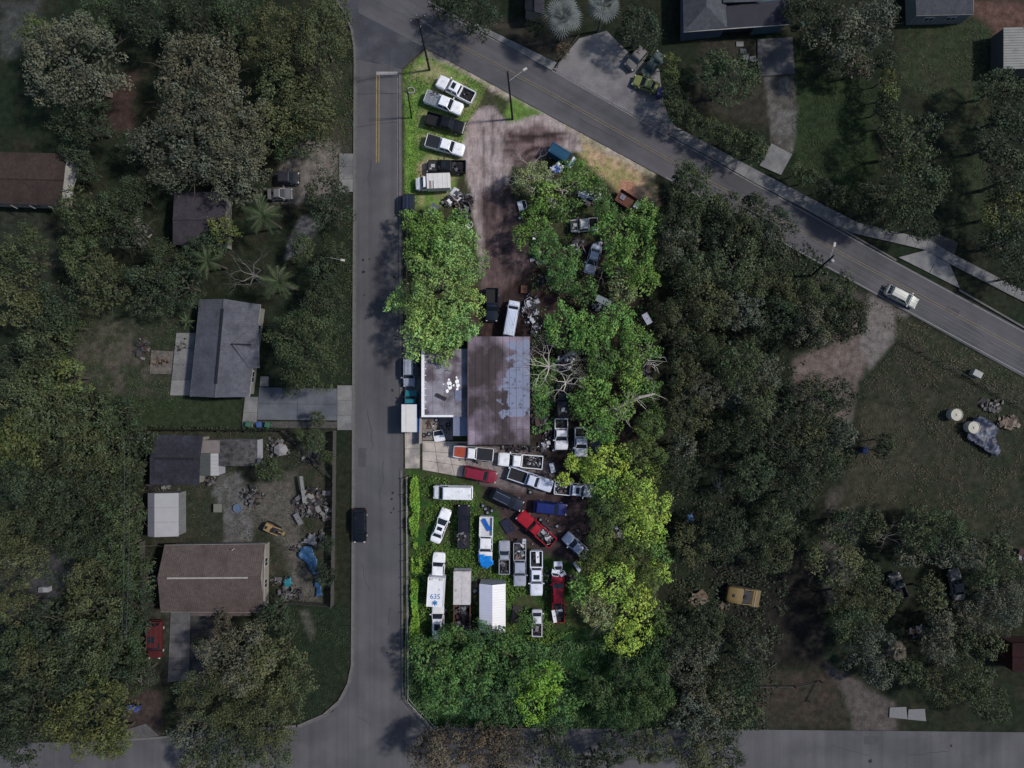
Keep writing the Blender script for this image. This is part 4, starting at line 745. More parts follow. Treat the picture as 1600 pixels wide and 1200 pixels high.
# ---------------------------------------------------------------- vehicles
def pane(b, p00, p10, p11, p01, iu=.06, iv=.1, off=.012):
    p00, p10, p11, p01 = map(Vector, (p00, p10, p11, p01))
    n = (p10 - p00).cross(p01 - p00).normalized()
    at = lambda u, v: (p00 * (1 - u) + p10 * u) * (1 - v) + (p01 * (1 - u) + p11 * u) * v
    q = [at(iu, iv), at(1 - iu, iv), at(1 - iu, 1 - iv), at(iu, 1 - iv)]
    m = len(b.v); b.v += [tuple(x + n * off) for x in q] + [tuple(x - n * .02) for x in q]
    b.f += [[m, m + 1, m + 2, m + 3]] + [[m + i, m + 4 + i, m + 4 + (i + 1) % 4, m + (i + 1) % 4] for i in range(4)]
def ring(x, w, zl, zh, crown=.04, tuck=.9):
    h = zh - zl
    pts = [(-w * .88, zl), (-w, zl + .3 * h), (-w, zl + .62 * h), (-w * .955, zh - .1 * h), (-w * tuck, zh - .01), (-w * .45, zh + crown * .8), (w * .45, zh + crown * .8), (w * tuck, zh - .01), (w * .955, zh - .1 * h), (w, zl + .62 * h), (w, zl + .3 * h), (w * .88, zl)]
    return [(x, y, z) for y, z in pts]
WB = MB().lathe([(.0, -.12), (.26, -.12), (.35, -.1), (.365, 0), (.35, .1), (.26, .12), (.0, .12)], 14, axis='Y').mesh('wheel', 30); WB.materials.append(M['rubber'])
RB = MB().lathe([(0, -.135), (.2, -.135), (.22, -.12), (.22, .12), (.2, .135), (0, .135)], 12, axis='Y').mesh('rim', 30); RB.materials.append(M['rim'])
KINDS = {  # lower body stations (x fraction of half length, half width fraction, z low, z high); cab: base front, top front, top rear, base rear fractions; belt, roof
 'sedan': dict(st=[(1, .62, .38, .56), (.975, .8, .25, .66), (.9, .93, .2, .74), (.72, .99, .18, .82), (.42, 1, .18, .93), (0, 1, .18, .95), (-.45, 1, .18, .96), (-.75, .98, .2, .97), (-.94, .88, .25, .92), (-1, .68, .38, .78)], cab=(.44, .1, -.42, -.7), belt=.92, roof=1.42, w=1.84, tw=.72),
 'suv': dict(st=[(1, .66, .42, .7), (.975, .84, .3, .84), (.9, .95, .25, .94), (.7, 1, .25, 1.0), (.42, 1, .25, 1.08), (0, 1, .25, 1.1), (-.6, 1, .25, 1.1), (-.92, .97, .27, 1.08), (-1, .84, .4, .95)], cab=(.45, .22, -.86, -.95), belt=1.06, roof=1.74, w=1.95, tw=.78),
 'van': dict(st=[(1, .7, .42, .8), (.97, .88, .3, .98), (.9, .97, .25, 1.1), (.7, 1, .25, 1.2), (.5, 1, .25, 1.26), (0, 1, .25, 1.28), (-.6, 1, .25, 1.28), (-.97, 1, .27, 1.26), (-1, .94, .4, 1.2)], cab=(.7, .5, -.96, -.985), belt=1.22, roof=2.1, w=2.0, tw=.86),
 'pickup': dict(st=[(1, .72, .5, .86), (.98, .88, .36, .98), (.93, .97, .3, 1.06), (.75, 1, .3, 1.12), (.45, 1, .3, 1.16), (.1, 1, .3, 1.17), (-.12, 1, .3, 1.17)], cab=(.42, .24, -.1, -.14), belt=1.13, roof=1.84, w=2.0, tw=.78),
}
def car(kind, colour, f, r, label, cat=None, cab=None, hood=None, roofcol=None, bed=None, sunroof=False, group=None, name=None, width=None, cover=None, ribs=0, bare_hood=False, rear_seen=True, z=0.0, ribcol=None, glass=True, tailup=True, rough=.35, mirrors=True, bedcol=None):
    K = KINDS[kind]; pf = P(*f, .9); pr = P(*r, .9); d = pf - pr; L = math.hypot(d.x, d.y); H = L / 2; w = (width or K['w']) / 2
    c = (pf + pr) / 2; t = top(name or {'sedan': 'sedan', 'suv': 'suv', 'van': 'van', 'pickup': 'pickup_truck'}[kind], label, cat or {'sedan': 'car', 'suv': 'car', 'van': 'van', 'pickup': 'pickup truck'}[kind], (c.x, c.y, z), math.atan2(d.y, d.x), group)
    pm_ = paint(colour, rough); st = K['st']; cb = cab or K['cab']
    if kind == 'pickup': st = [s for s in st if s[0] > cb[3] + .04] + [(cb[3] - .02, 1, .3, 1.17)]
    b = MB(); b.loft([ring(x * H, hw * w, zl, zh) for x, hw, zl, zh in st][::-1]); b.build('body', pm_, t, 35)
    fb, ft, rt, rb = [x * H for x in cb]; bl, rf = K['belt'], K['roof']; tw = K['tw'] * w; bw = .95 * w
    B = [(fb, -bw, bl), (fb, bw, bl), (rb, bw, bl), (rb, -bw, bl)]; T = [(ft, -tw, rf), (ft, tw, rf), (rt, tw, rf), (rt, -tw, rf)]
    g = MB(); e = .05
    mids = [[(x, y * 1.0, z_) for x, y, z_ in B], [(x * 1.0 + (.04 if i < 2 else -.04) * -1, y * 1.0, z_ - .1) for i, (x, y, z_) in enumerate(T)], [(x + (-.14 if i < 2 else .1), y * .93, z_) for i, (x, y, z_) in enumerate(T)]]
    g.loft([m[::-1] for m in mids][::-1]); g.build('cabin', pm_, t)
    T2 = mids[1]
    if glass:
        b = MB(); pane(b, B[0], B[1], T2[1], T2[0], .05, .06); b.build('windshield', M['glass'], t)
        b = MB(); pane(b, B[2], B[3], T2[3], T2[2], .08, .14); b.build('rear_window', M['glass'], t)
        ns = 1 if (kind == 'pickup' and (cb[0] - cb[3]) * H < 1.9) else (2 if kind != 'van' else 1)
        for s in (0, 1):
            a, bq, cq, dq = (B[1], B[2], T2[2], T2[1]) if s == 0 else (B[3], B[0], T2[0], T2[3])
            a, bq, cq, dq = map(Vector, (a, bq, cq, dq))
            if kind == 'van':   # only the front doors are glazed
                if s == 0: bq = a.lerp(bq, .28); cq = dq.lerp(cq, .24)
                else: a = bq.lerp(a, .28); dq = cq.lerp(dq, .24)
            for k in range(ns):
                q = [a.lerp(bq, k / ns), a.lerp(bq, (k + 1) / ns), dq.lerp(cq, (k + 1) / ns), dq.lerp(cq, k / ns)]
                b = MB(); pane(b, *q, .07, .16); b.build('side_window', M['glass'], t)
    rm = paint(roofcol, rough) if roofcol else pm_
    b = MB(); x0, x1 = rt + .14, ft - .18; yw = tw * .9; n = 5
    b.loft([[(x, -yw * k, rf + .0), (x, -yw * k * .5, rf + .035), (x, yw * k * .5, rf + .035), (x, yw * k, rf + .0), (x, yw * k, rf - .03), (x, -yw * k, rf - .03)] for x, k in ((x0, .94), (x0 + .12, 1), ((x0 + x1) / 2, 1), (x1 - .12, 1), (x1, .92))][::-1]); b.build('roof_panel', rm, t, 40)
    if ribs:
        for i in range(ribs):
            y = -yw * .8 + 1.6 * yw * i / (ribs - 1); MB().box(((x0 + x1) / 2, y, rf + .045), (x1 - x0 - .2, .05, .03)).build('roof_rib', rm if not ribcol else paint(ribcol), t)
    if sunroof: MB().box((x1 - .62 * (x1 - x0) * .6, 0, rf + .032), (min(.95, (x1 - x0) * .5), yw * 1.35, .03)).build('sunroof', M['glass'], t)
    # bonnet panel
    hx0, hx1 = fb + .1, .93 * H; hz0 = 1.0; zz = {'sedan': (.96, .79), 'suv': (1.12, .99), 'van': (1.28, 1.13), 'pickup': (1.2, 1.1)}[kind]
    hm = paint(hood, rough) if hood else pm_
    if bare_hood:
        b = MB(); b.box(((hx0 + hx1) / 2, 0, zz[1] + .05), (hx1 - hx0, w * 1.45, .06)); b.build('engine_bay', M['darkmetal'], t)
        MB().box(((hx0 + hx1) / 2 - .1, 0, zz[1] + .13), (.6, .5, .16)).box(((hx0 + hx1) / 2 + .25, .45, zz[1] + .12), (.3, .28, .14)).build('engine', M['rim'], t)
    else:
        b = MB(); b.slab([(hx0, -w * .84, zz[0] - .005), (hx1, -w * .7, zz[1] - .02), (hx1, w * .7, zz[1] - .02), (hx0, w * .84, zz[0] - .005)][::1], .02)
        b2 = MB(); b2.loft([[(x, -ww, z_ - .035), (x, -ww, z_), (x, -ww * .5, z_ + .035), (x, ww * .5, z_ + .035), (x, ww, z_), (x, ww, z_ - .035)] for x, ww, z_ in ((hx1, w * .7, zz[1] + .0), ((hx0 + hx1) / 2, w * .8, (zz[0] + zz[1]) / 2 + .03), (hx0, w * .84, zz[0] + .01))]); b2.build('hood', hm, t, 30)
    for s in (-1, 1):
        MB().box((.955 * H, s * w * .72, zz[1] - .14), (.16, .3 * w, .13), rz=-s * .35).build('headlight', M['lamp'], t)
        MB().box((-.985 * H, s * w * .84, zz[1] - .12), (.08, .16 * w, .3)).build('taillight', M['tail'], t)
        if mirrors: MB().box((fb - .12, s * (w + .12), bl + .08), (.16, .22, .15)).build('mirror', M['black'] if random.random() < .5 else pm_, t)
    MB().box((.985 * H, 0, .5), (.12, w * 1.5, .2)).build('front_bumper', M['chrome'] if kind == 'pickup' else pm_, t)
    MB().box((-1.0 * H, 0, .52), (.14, w * 1.62, .2)).build('rear_bumper', M['chrome'] if kind == 'pickup' else pm_, t)
    for sx in (.62, -.6):
        for s in (-1, 1):
            wl = link('wheel', WB, t, (sx * H, s * (w - .1), .365)); link('rim', RB, wl)
    if kind == 'pickup':
        x0, x1 = -H, rb - .05; bh = 1.22; xm, xl = (x0 + x1) / 2, x1 - x0
        MB().box((xm, 0, .72), (xl, 2 * w - .1, .1)).build('bed_floor', paint(bedcol) if bedcol else M['black'], t)
        for s in (-1, 1):
            MB().loft([[(x, s * (w - .0), .45), (x, s * (w), 1.0), (x, s * (w - .03), bh), (x, s * (w - .13), bh), (x, s * (w - .13), .5)][::s] for x in ((x0 + .05), (x0 + .4), (x1))][::1]).build('bed_side', pm_, t)
        MB().box((x0 + .05, 0, .98), (.09, 2 * w - .26, .48)).build('tailgate', pm_, t)
        MB().box((x1 - .05, 0, .98), (.07, 2 * w - .26, .46)).build('bed_bulkhead', pm_, t)
        if cover:
            n = 3 if cover != 'soft' else 1; cm = paint((26, 28, 36), .6) if cover != 'grey' else paint((120, 124, 134), .5)
            for i in range(n): MB().box((x0 + .1 + (xl - .14) * (i + .5) / n, 0, bh + .03), ((xl - .2) / n - .015, 2 * w - .14, .05)).build('tonneau_panel', cm, t)
    t['_L'] = L
    del t['_L']
    return t
def local(px, py, z, t=None): return P(px, py, z)
Wc = (232, 233, 238); Sil = (168, 172, 180)
CREW = (.46, .3, -.2, -.26); XCAB = (.42, .26, -.08, -.14); REG = (.4, .22, .0, -.06)
LOT = 'pickups parked in the row along the north verge'
car('pickup', Wc, (684, 125), (740, 154), 'white crew cab pickup with black bed and sunroof, northernmost of the verge row', cab=CREW, sunroof=True, group=LOT)
car('pickup', Wc, (722, 172), (665, 150), 'white pickup with pale grey toolbox over its bed, second in the verge row', cab=CREW, cover='grey', group=LOT)
car('pickup', (20, 20, 26), (726, 201), (666, 184), 'black pickup with chrome nose and open bed, third in the verge row', cab=CREW, group=LOT)
car('pickup', Wc, (725, 236), (666, 219), 'white pickup with black bed cover and lifted door, fourth in the verge row', cab=CREW, cover='soft', group=LOT)
car('pickup', (22, 21, 26), (667, 260), (728, 261), 'black wrecked pickup without bonnet beside the white utility van', cab=CREW, bare_hood=True, sunroof=True, group=LOT)
car('suv', (30, 36, 56), (637, 347), (638, 303), 'dark blue wagon half under the tree by the street kerb', ribs=3, ribcol=(60, 66, 84))
car('van', (28, 70, 96), (896, 256), (858, 232), 'teal blue van with pale windscreen at the churned mud', ribs=2)
car('pickup', (205, 205, 200), (892, 353), (934, 350), 'white pickup cab half hidden under the eastern trees', cab=(.5, .4, -.25, -.3), bare_hood=True)
car('sedan', (182, 190, 208), (920, 427), (934, 382), 'white car with only its nose showing from under the trees')
car('pickup', (22, 30, 44), (768, 502), (769, 450), 'dark blue pickup with chrome bumper beside the long white van', cab=REG)
car('van', (200, 208, 226), (804, 470), (794, 526), 'long white van with ribbed roof at the north side of the brown roof', ribs=6, ribcol=(170, 180, 205), width=1.85)
car('suv', (150, 156, 170), (639, 604), (639, 558), 'pale grey wagon parked on the strip beside the flat roof', ribs=3, ribcol=(60, 66, 84))
car('pickup', (225, 226, 232), (708, 705), (771, 711), 'white pickup with rust orange bonnet and black bed cover by the brown roof', cab=(.38, .28, -.1, -.16), hood=(164, 76, 54), cover='soft', bare_hood=False)
car('pickup', Wc, (778, 717), (848, 723), 'long white work truck with an open cluttered bed', cab=(.5, .34, -.02, -.06), width=2.15)
car('suv', (122, 28, 50), (776, 747), (724, 736), 'dark pink red wagon on the edge of the concrete apron')
car('pickup', (196, 202, 220), (863, 761), (795, 738), 'white pickup with a black open bed, nose towards the lime trees', cab=(.36, .2, -.12, -.18))
car('suv', (30, 36, 52), (816, 792), (768, 769), 'dark navy wagon with roof rails beside the yard apron', ribs=2, ribcol=(120, 120, 130))
car('suv', (22, 34, 96), (886, 797), (834, 791), 'blue wagon parked on the bare oily ground')
car('pickup', (212, 214, 226), (928, 768), (866, 762), 'white pickup with sunroof partly under the lime trees', cab=(.5, .34, -.12, -.18), sunroof=True)
car('pickup', (214, 214, 222), (877, 703), (877, 654), 'white pickup cab facing down, the left of two near the lime trees', cab=(.42, .12, -.3, -.34), width=2.1)
car('pickup', (205, 208, 220), (908, 714), (908, 668), 'white pickup cab facing down, the right of two near the lime trees', cab=(.42, .12, -.3, -.34), width=2.0)
car('sedan', (24, 30, 48), (929, 708), (936, 664), 'dark blue car in the shade of the lime tree')
car('van', (224, 225, 230), (677, 769), (738, 770), 'white cargo van in the weeds below the concrete apron', width=2.2, ribs=0)
car('pickup', (152, 24, 40), (811, 803), (864, 849), 'bright red pickup with its bed full of scrap', cab=(.32, .2, -.1, -.14))
car('sedan', Wc, (698, 796), (679, 848), 'white saloon with sunroof in the weeds', sunroof=True)
car('pickup', (28, 26, 38), (725, 789), (724, 857), 'black pickup with a stripped rounded rear in the weeds', cab=(.52, .4, -.16, -.2), ribs=4, cover='soft')
car('pickup', (222, 222, 226), (758, 880), (760, 807), 'white pickup with a blue tarpaulin over its bonnet', cab=(.5, .34, -.12, -.16), width=2.15, bedcol=(190, 190, 198))
car('pickup', (150, 152, 166), (788, 845), (788, 897), 'small silver pickup with an open black bed', cab=(.42, .22, -.04, -.08), width=1.75)
car('pickup', (152, 156, 172), (812, 916), (812, 848), 'silver pickup with bodywork scraps piled in the bed', cab=(.5, .34, -.16, -.2))
car('pickup', (214, 217, 232), (838, 931), (838, 860), 'white crew cab pickup with sunroof and a panel in its bed', cab=(.46, .3, -.2, -.26), sunroof=True)
car('pickup', (134, 16, 36), (872, 894), (872, 972), 'dark red pickup with white window frames piled on its bonnet', cab=(.56, .42, -.16, -.2))
car('pickup', (206, 206, 218), (839, 953), (839, 994), 'small white pickup with a black bed full of scrap', cab=(.84, .66, .1, .06), width=1.65)
car('sedan', (178, 186, 206), (883, 837), (918, 870), 'silver saloon half under the trees beside the oily ground')
car('suv', (214, 214, 220), (684, 942), (684, 1000), 'half stripped white wagon with a black roof opening behind the ambulance', sunroof=True)
car('pickup', (22, 26, 36), (880, 655), (879, 600), 'dark blue wreck with a pale bumper beside the bare tree', cab=(.0, -.1, -.5, -.55), bare_hood=True)
# outside: paints darkened, the dimmed surroundings put into their colour
car('suv', (14, 18, 26), (562, 848), (562, 795), 'black car parked on the west kerb of the street', width=2.0)
car('sedan', (158, 160, 156), (1434, 475), (1386, 451), 'white car driving along the main road', cab=(.5, .22, -.72, -.92), width=1.9)
car('suv', (44, 46, 52), (467, 278), (434, 278), 'dark grey car parked under the trees by the kerb, upper of two')
car('sedan', (98, 98, 100), (456, 302), (417, 303), 'white saloon dimmed to grey parked beside a dark grey car under the trees')
car('suv', (112, 108, 108), (982, 105), (1006, 77), 'white hatchback dimmed to silver on the gravel forecourt')
car('sedan', (56, 70, 68), (1034, 82), (1006, 118), 'dark green grey saloon on the gravel forecourt', hood=(74, 84, 82))
car('sedan', (116, 122, 72), (990, 123), (1029, 138), 'yellow green saloon on the gravel forecourt', roofcol=(128, 134, 90))
car('van', (78, 34, 37), (242, 1029), (243, 971), 'red minivan on the turf beside the cracked driveway', cab=(.55, .3, -.9, -.96), sunroof=True, ribs=3, ribcol=(84, 60, 60))
car('sedan', (110, 110, 114), (1492, 890), (1500, 938), 'pale car glimpsed through the lower right wood', cab=(.35, .1, -.4, -.66))
car('pickup', (84, 84, 86), (1396, 897), (1410, 935), 'pale grey truck half hidden in the lower right wood', cab=(.5, .3, .0, -.05))
# trucks with box bodies
def boxtruck(name, label, cat, f, r, colour, boxfrom, boxw, boxh, kindcab='pickup', boxcol=None, boxrear=1.0, cabcol=None, tilt=0, roofmat=None):
    pf, pr = P(*f, 1.2), P(*r, 1.2); d = pf - pr; L = math.hypot(d.x, d.y); H = L / 2; c = (pf + pr) / 2
    t = top(name, label, cat, (c.x, c.y, 0), math.atan2(d.y, d.x)); pm_ = paint(cabcol or colour); w = 1.0
    xb = H - boxfrom * L
    st = [(H, .72, .5, 1.0), (H - .12, .9, .36, 1.12), (H - .5, .98, .3, 1.2), (xb + .75 * (H - xb), 1, .3, 1.26), (xb + .1, 1, .3, 1.3)]
    b = MB(); b.loft([ring(x, q * w, zl, zh) for x, q, zl, zh in st][::-1]); b.build('cab_body', pm_, t, 35)
    fb = xb + .58 * (H - xb); ft = fb - .5; B = [(fb, -.95, 1.27), (fb, .95, 1.27), (xb + .12, .95, 1.27), (xb + .12, -.95, 1.27)]; T = [(ft, -.8, 2.0), (ft, .8, 2.0), (xb + .14, .8, 2.0), (xb + .14, -.8, 2.0)]
    MB().loft([B[::-1], T[::-1]][::-1]).build('cabin', pm_, t)
    b = MB(); pane(b, B[0], B[1], T[1], T[0], .05, .06); b.build('windshield', M['glass'], t)
    for s in (0, 1):
        q = (B[1], B[2], T[2], T[1]) if s == 0 else (B[3], B[0], T[0], T[3]); b = MB(); pane(b, *q, .1, .16); b.build('side_window', M['glass'], t)
    MB().box(((xb + ft) / 2 + .05, 0, 2.02), (ft - xb - .2, 1.4, .05)).build('roof_panel', pm_, t)
    for s in (-1, 1):
        MB().box((H - .06, s * .7, .9), (.14, .28, .16)).build('headlight', M['lamp'], t)
        MB().box((fb - .1, s * 1.14, 1.4), (.16, .24, .3)).build('mirror', M['black'], t)
    for sx in (.66, -.5):
        for s in (-1, 1):
            wl = link('wheel', WB, t, (sx * H, s * .9, .365)); link('rim', RB, wl)
    x0 = -H; bw = boxw / 2
    MB().box(((x0 + xb) / 2, 0, .7), (xb - x0 - .05, 1.2, .2)).build('chassis', M['darkmetal'], t)
    return t, x0, xb, bw
def txt(s, size, m, parent, loc, rz):
    cu = bpy.data.curves.new('lettering', 'FONT'); cu.body = s; cu.size = size; cu.extrude = .004; cu.align_x = 'CENTER'; cu.align_y = 'CENTER'; cu.offset = size * .008
    tmp = bpy.data.objects.new('lettering', cu); C.objects.link(tmp); dg = bpy.context.evaluated_depsgraph_get(); me = bpy.data.meshes.new_from_object(tmp.evaluated_get(dg)); bpy.data.objects.remove(tmp)
    me.materials.clear(); me.materials.append(m); o = link('lettering', me, parent, loc, rz); return o
# ambulance
amb, x0, xb, bw = boxtruck('ambulance', 'white ambulance body with blue number 635 and blue star on its roof', 'ambulance', (686, 864), (681, 943), (228, 228, 232), .43, 2.55, 2.75)
am = mat('stained white box roof', S(220, 220, 224), .5, .05, 1.5, 9, col2=S(150, 148, 150), c2scale=1.1, c2lo=.62, c2hi=.74)
MB().prism([(x0, -bw), (xb, -bw), (xb, bw), (x0, bw)], .75, 2.75).build('box_body', am, amb)
for s in (-1, 1): MB().box(((x0 + xb) / 2, s * (bw - .03), 2.79), (xb - x0, .06, .06)).build('roof_rail', M['white'], amb)
for i in range(5): MB().box((xb - .1, -.9 + .45 * i, 2.79), (.12, .22, .09)).build('marker_lamp', M['lamp'], amb)
for s in (-1, 1): MB().box((xb - .25, s * .75, 2.82), (.3, .5, .13)).build('beacon', M['lamp'], amb)
blue = mat('faded blue paint', S(48, 110, 168), .6, .15, 8)
txt('635', 1.05, blue, amb, (x0 + 1.55, 0.02, 2.756), R(-90))
for k in range(3): MB().box((x0 + .62, 0, 2.757 + .003 * k), (.82, .2, .01), rz=R(60 * k)).build('star_arm', blue, amb)
# white utility van with box
ut, x0, xb, bw = boxtruck('utility_van', 'white utility truck with a rust streaked box in the verge row', 'truck', (649, 287), (704, 285), (226, 228, 232), .35, 2.3, 2.2)
um = mat('streaked box roof', S(205, 202, 200), .5, .06, 1.2, 7)
MB().prism([(x0, -bw), (xb, -bw), (xb, bw), (x0, bw)], .75, 2.3).build('box_body', um, ut)
for i in range(5): MB().box((x0 + (xb - x0) * (i + .5) / 5, 0, 2.32), (.05, bw * 1.9, .03)).build('roof_seam', um, ut)
for x in (xb - .45, xb - .62, xb - .95): MB().box((x, .55, 2.304), (.12, random.uniform(.9, 1.3), .006)).build('rust_streak', M['rust'], ut)
# white box truck with blue side by the street
bt, x0, xb, bw = boxtruck('box_truck', 'white roofed box truck with teal cab and blue side by the flat roofed office', 'truck', (642, 610), (642, 674), (30, 120, 130), .33, 2.35, 2.9, cabcol=(34, 112, 124))
MB().prism([(x0, -bw), (xb, -bw), (xb, bw), (x0, bw)], .75, 2.9).build('box_body', paint((24, 92, 170)), bt)
MB().box(((x0 + xb) / 2, 0, 2.93), (xb - x0 - .04, bw * 2 - .05, .06)).build('box_roof', um, bt)
for i in range(4): MB().box((x0 + (xb - x0) * (i + .5) / 4, 0, 2.97), (.05, bw * 1.8, .02)).build('roof_seam', um, bt)
# rusty box truck / trailer
rt_, x0, xb, bw = boxtruck('rusty_box_truck', 'long rusty box truck with pale front roof and torn open rear', 'truck', (723, 884), (722, 1000), (150, 140, 138), .04, 2.6, 2.6)
for o_ in [o for o in bpy.data.objects if o.parent == rt_ and o.name.split('.')[0] in ('cab_body', 'cabin', 'windshield', 'side_window', 'roof_panel', 'mirror', 'headlight')]: bpy.data.objects.remove(o_)
xm = xb - 5.1
bx = mat('faded pale box roof', S(186, 180, 182), .7, .12, 1.2, 8, col2=S(120, 104, 98), c2scale=.8, c2lo=.58, c2hi=.68)
MB().prism([(xm, -bw), (xb, -bw), (xb, bw), (xm, bw)], .8, 2.55).build('box_body', bx, rt_)
for i in range(2): MB().box((xm + 2.6, (-.5 + i) * bw, 2.57), (4.9, bw * .97, .05)).build('roof_sheet', bx, rt_)
for i in range(6): MB().box((xb + .03, -1 + .4 * i, 2.5), (.06, .22, .12)).build('vent_slot', M['black'], rt_)
MB().box(((xm + x0) / 2, 0, .95), (xm - x0, bw * 1.9, .12)).build('bed_floor', M['rust'], rt_)
for s in (-1, 1): MB().box(((xm + x0) / 2, s * bw * .95, 1.6), (xm - x0, .07, 1.4)).build('bed_side', M['rust'], rt_)
# metal shed with gabled ribbed roof
def gshed(name, label, cat, px0, py0, px1, py1, zev, zr, colA, colB, npan, skew=0, along='y', wall=None, ridge=None, rz=0):
    pc = P((px0 + px1) / 2, (py0 + py1) / 2, zev); k = .1 * (CAMH - zev) / CAMH; W_, D_ = (px1 - px0) * k / 2, (py1 - py0) * k / 2
    t = top(name, label, cat, (pc.x, pc.y, 0), rz)
    wm = wall or paint((150, 150, 160)); 
    MB().prism([(-W_ + .08, -D_ + .08), (W_ - .08, -D_ + .08), (W_ - .08, D_ - .08), (-W_ + .08, D_ - .08)], 0, zev - .08).build('wall', wm, t)
    rp = 0 if ridge is None else ridge
    for side in (-1, 1):
        m = colA if side < 0 else colB
        for i in range(npan):
            if along == 'y':
                y0 = -D_ + 2 * D_ * i / npan; y1 = y0 + 2 * D_ / npan - .025; e = side * W_; r_ = rp * W_
                z = zev; pts = [(e, y0, z), (r_, y0, zr), (r_, y1, zr), (e, y1, z)]
                ym = y0 + .04; rib = [(e, y0, z + .04), (r_, y0, zr + .04), (r_, y0 + .07, zr + .04), (e, y0 + .07, z + .04)]
            else:
                y0 = -W_ + 2 * W_ * i / npan; y1 = y0 + 2 * W_ / npan - .025; e = side * D_; r_ = rp * D_
                z = zev; pts = [(y0, e, z), (y0, r_, zr), (y1, r_, zr), (y1, e, z)]
                rib = [(y0, e, z + .04), (y0, r_, zr + .04), (y0 + .07, r_, zr + .04), (y0 + .07, e, z + .04)]
            b = MB()
            up = (Vector(pts[1]) - Vector(pts[0])).cross(Vector(pts[2]) - Vector(pts[1])).z > 0
            if not up: pts = pts[::-1]; rib = rib[::-1]
            b.slab(pts, .04); b.slab(rib, .04); b.build('roof_panel', m, t)
    # gable ends
    if along == 'y':
        for s in (-1, 1): MB().slab([(-W_ + .1, s * (D_ - .09), zev - .08), (W_ - .1, s * (D_ - .09), zev - .08), (rp * W_, s * (D_ - .09), zr - .06)], .005).build('gable', wm, t)
    return t
shA = mat('shaded blue white metal sheet', S(196, 198, 216), .45, .06, .6); shB = mat('white metal sheet', S(226, 224, 226), .45, .06, .6)  # left slope: bluish darker copy of the white sheet, shade in the colour
gshed('metal_shed', 'white ribbed metal shed with a gabled roof in the lower yard', 'shed', 749, 912, 790, 988, 2.7, 3.3, shA, shB, 19)
# ---------------------------------------------------------------- buildings
def shingle(name, rgb, rgb2, sc_=14, rnd=.0, rows=None):
    m = mat(name, S(*rgb), .95, .2, 1.6, 7, col2=S(*rgb2), c2scale=.4, c2lo=.45, c2hi=.7, bump=.4, spec=.1, rows=rows)
    return m
def house(name, label, cat, quad, zev, zr, ridge, rm, wm, trim=None, wins=(), over=.4, vent=None, wall_h=None):
    """quad: eave corner pixels clockwise from top left, ridge: two pixel points"""
    e = [P(*q, zev) for q in quad]; r = [P(*q, zr) for q in ridge]; c = sum((v.xy for v in e), Vector((0, 0))) / 4
    t = top(name, label, cat, (c.x, c.y, 0)); L3 = lambda v: Vector((v.x - c.x, v.y - c.y, v.z)); e = [L3(v) for v in e]; r = [L3(v) for v in r]
    ins = [Vector((v.x * (1 - over / max(.5, abs(v.x))) , v.y * (1 - over / max(.5, abs(v.y))))) for v in e]
    MB().prism([(v.x, v.y) for v in ins], 0, zev - .1).build('wall', wm, t)
    vert = abs(ridge[0][0] - ridge[1][0]) < abs(ridge[0][1] - ridge[1][1])
    if vert: sl = [[e[0], e[3], r[1], r[0]], [e[1], e[2], r[1], r[0]]]; gb = [(e[0], e[1], r[0]), (e[3], e[2], r[1])]
    else: sl = [[e[0], e[1], r[1], r[0]], [e[3], e[2], r[1], r[0]]]; gb = [(e[0], e[3], r[0]), (e[1], e[2], r[1])]
    for pts in sl:
        nz = (pts[1] - pts[0]).cross(pts[2] - pts[0]).z
        if nz < 0: pts = pts[::-1]
        MB().slab([tuple(p) for p in pts], .14).build('roof', rm, t)
    for a, b_, c_ in gb:
        k = .93; pts = [a * k, b_ * k, c_ * k]; 
        m = MB(); m.v = [(pts[0].x, pts[0].y, zev - .12), (pts[1].x, pts[1].y, zev - .12), (pts[2].x, pts[2].y, c_.z - .2)]; n_ = (Vector(m.v[1]) - Vector(m.v[0])).cross(Vector(m.v[2]) - Vector(m.v[0])).normalized() * .06
        m.v += [tuple(Vector(v) + n_) for v in m.v[:3]]; m.f = [[0, 1, 2], [5, 4, 3], [0, 3, 4, 1], [1, 4, 5, 2], [2, 5, 3, 0]]; m.build('gable', wm, t)
    d = (r[1] - r[0]); b = MB(); b.tube(r[0] + Vector((0, 0, .0)), r[1] + Vector((0, 0, .0)), .12, .12, 6); b.build('ridge_cap', rm, t)
    if vent: b = MB(); b.tube(r[0] + d * vent[0] + Vector((0, 0, .12)), r[0] + d * vent[1] + Vector((0, 0, .12)), .16, .16, 4); b.build('ridge_vent', vent[2], t)
    if trim:
        for i in range(4):
            b = MB(); b.tube(e[i] - Vector((0, 0, .09)), e[(i + 1) % 4] - Vector((0, 0, .09)), .07, .07, 4); b.build('fascia', trim, t)
    for (side, u, z, ww, hh) in wins:      # side: index of eave edge the wall lies under
        a = ins[side]; b_ = ins[(side + 1) % 4]; p = a.lerp(b_, u); dv = (b_ - a).normalized(); ang = math.atan2(dv.y, dv.x); nn = Vector((dv.y, -dv.x)); 
        if nn.dot(p) < 0: nn = -nn
        fr = MB().box((p.x + nn.x * .03, p.y + nn.y * .03, z), (ww + .16, .1, hh + .16), rz=ang).build('window', paint((190, 190, 192)), t)
        MB().box((p.x + nn.x * .07, p.y + nn.y * .07, z), (ww, .06, hh), rz=ang).build('pane', M['glass'], fr)
        MB().box((p.x + nn.x * .09, p.y + nn.y * .09, z), (.05, .06, hh), rz=ang).build('glazing_bar', paint((190, 190, 192)), fr)
    return t, e, r, c
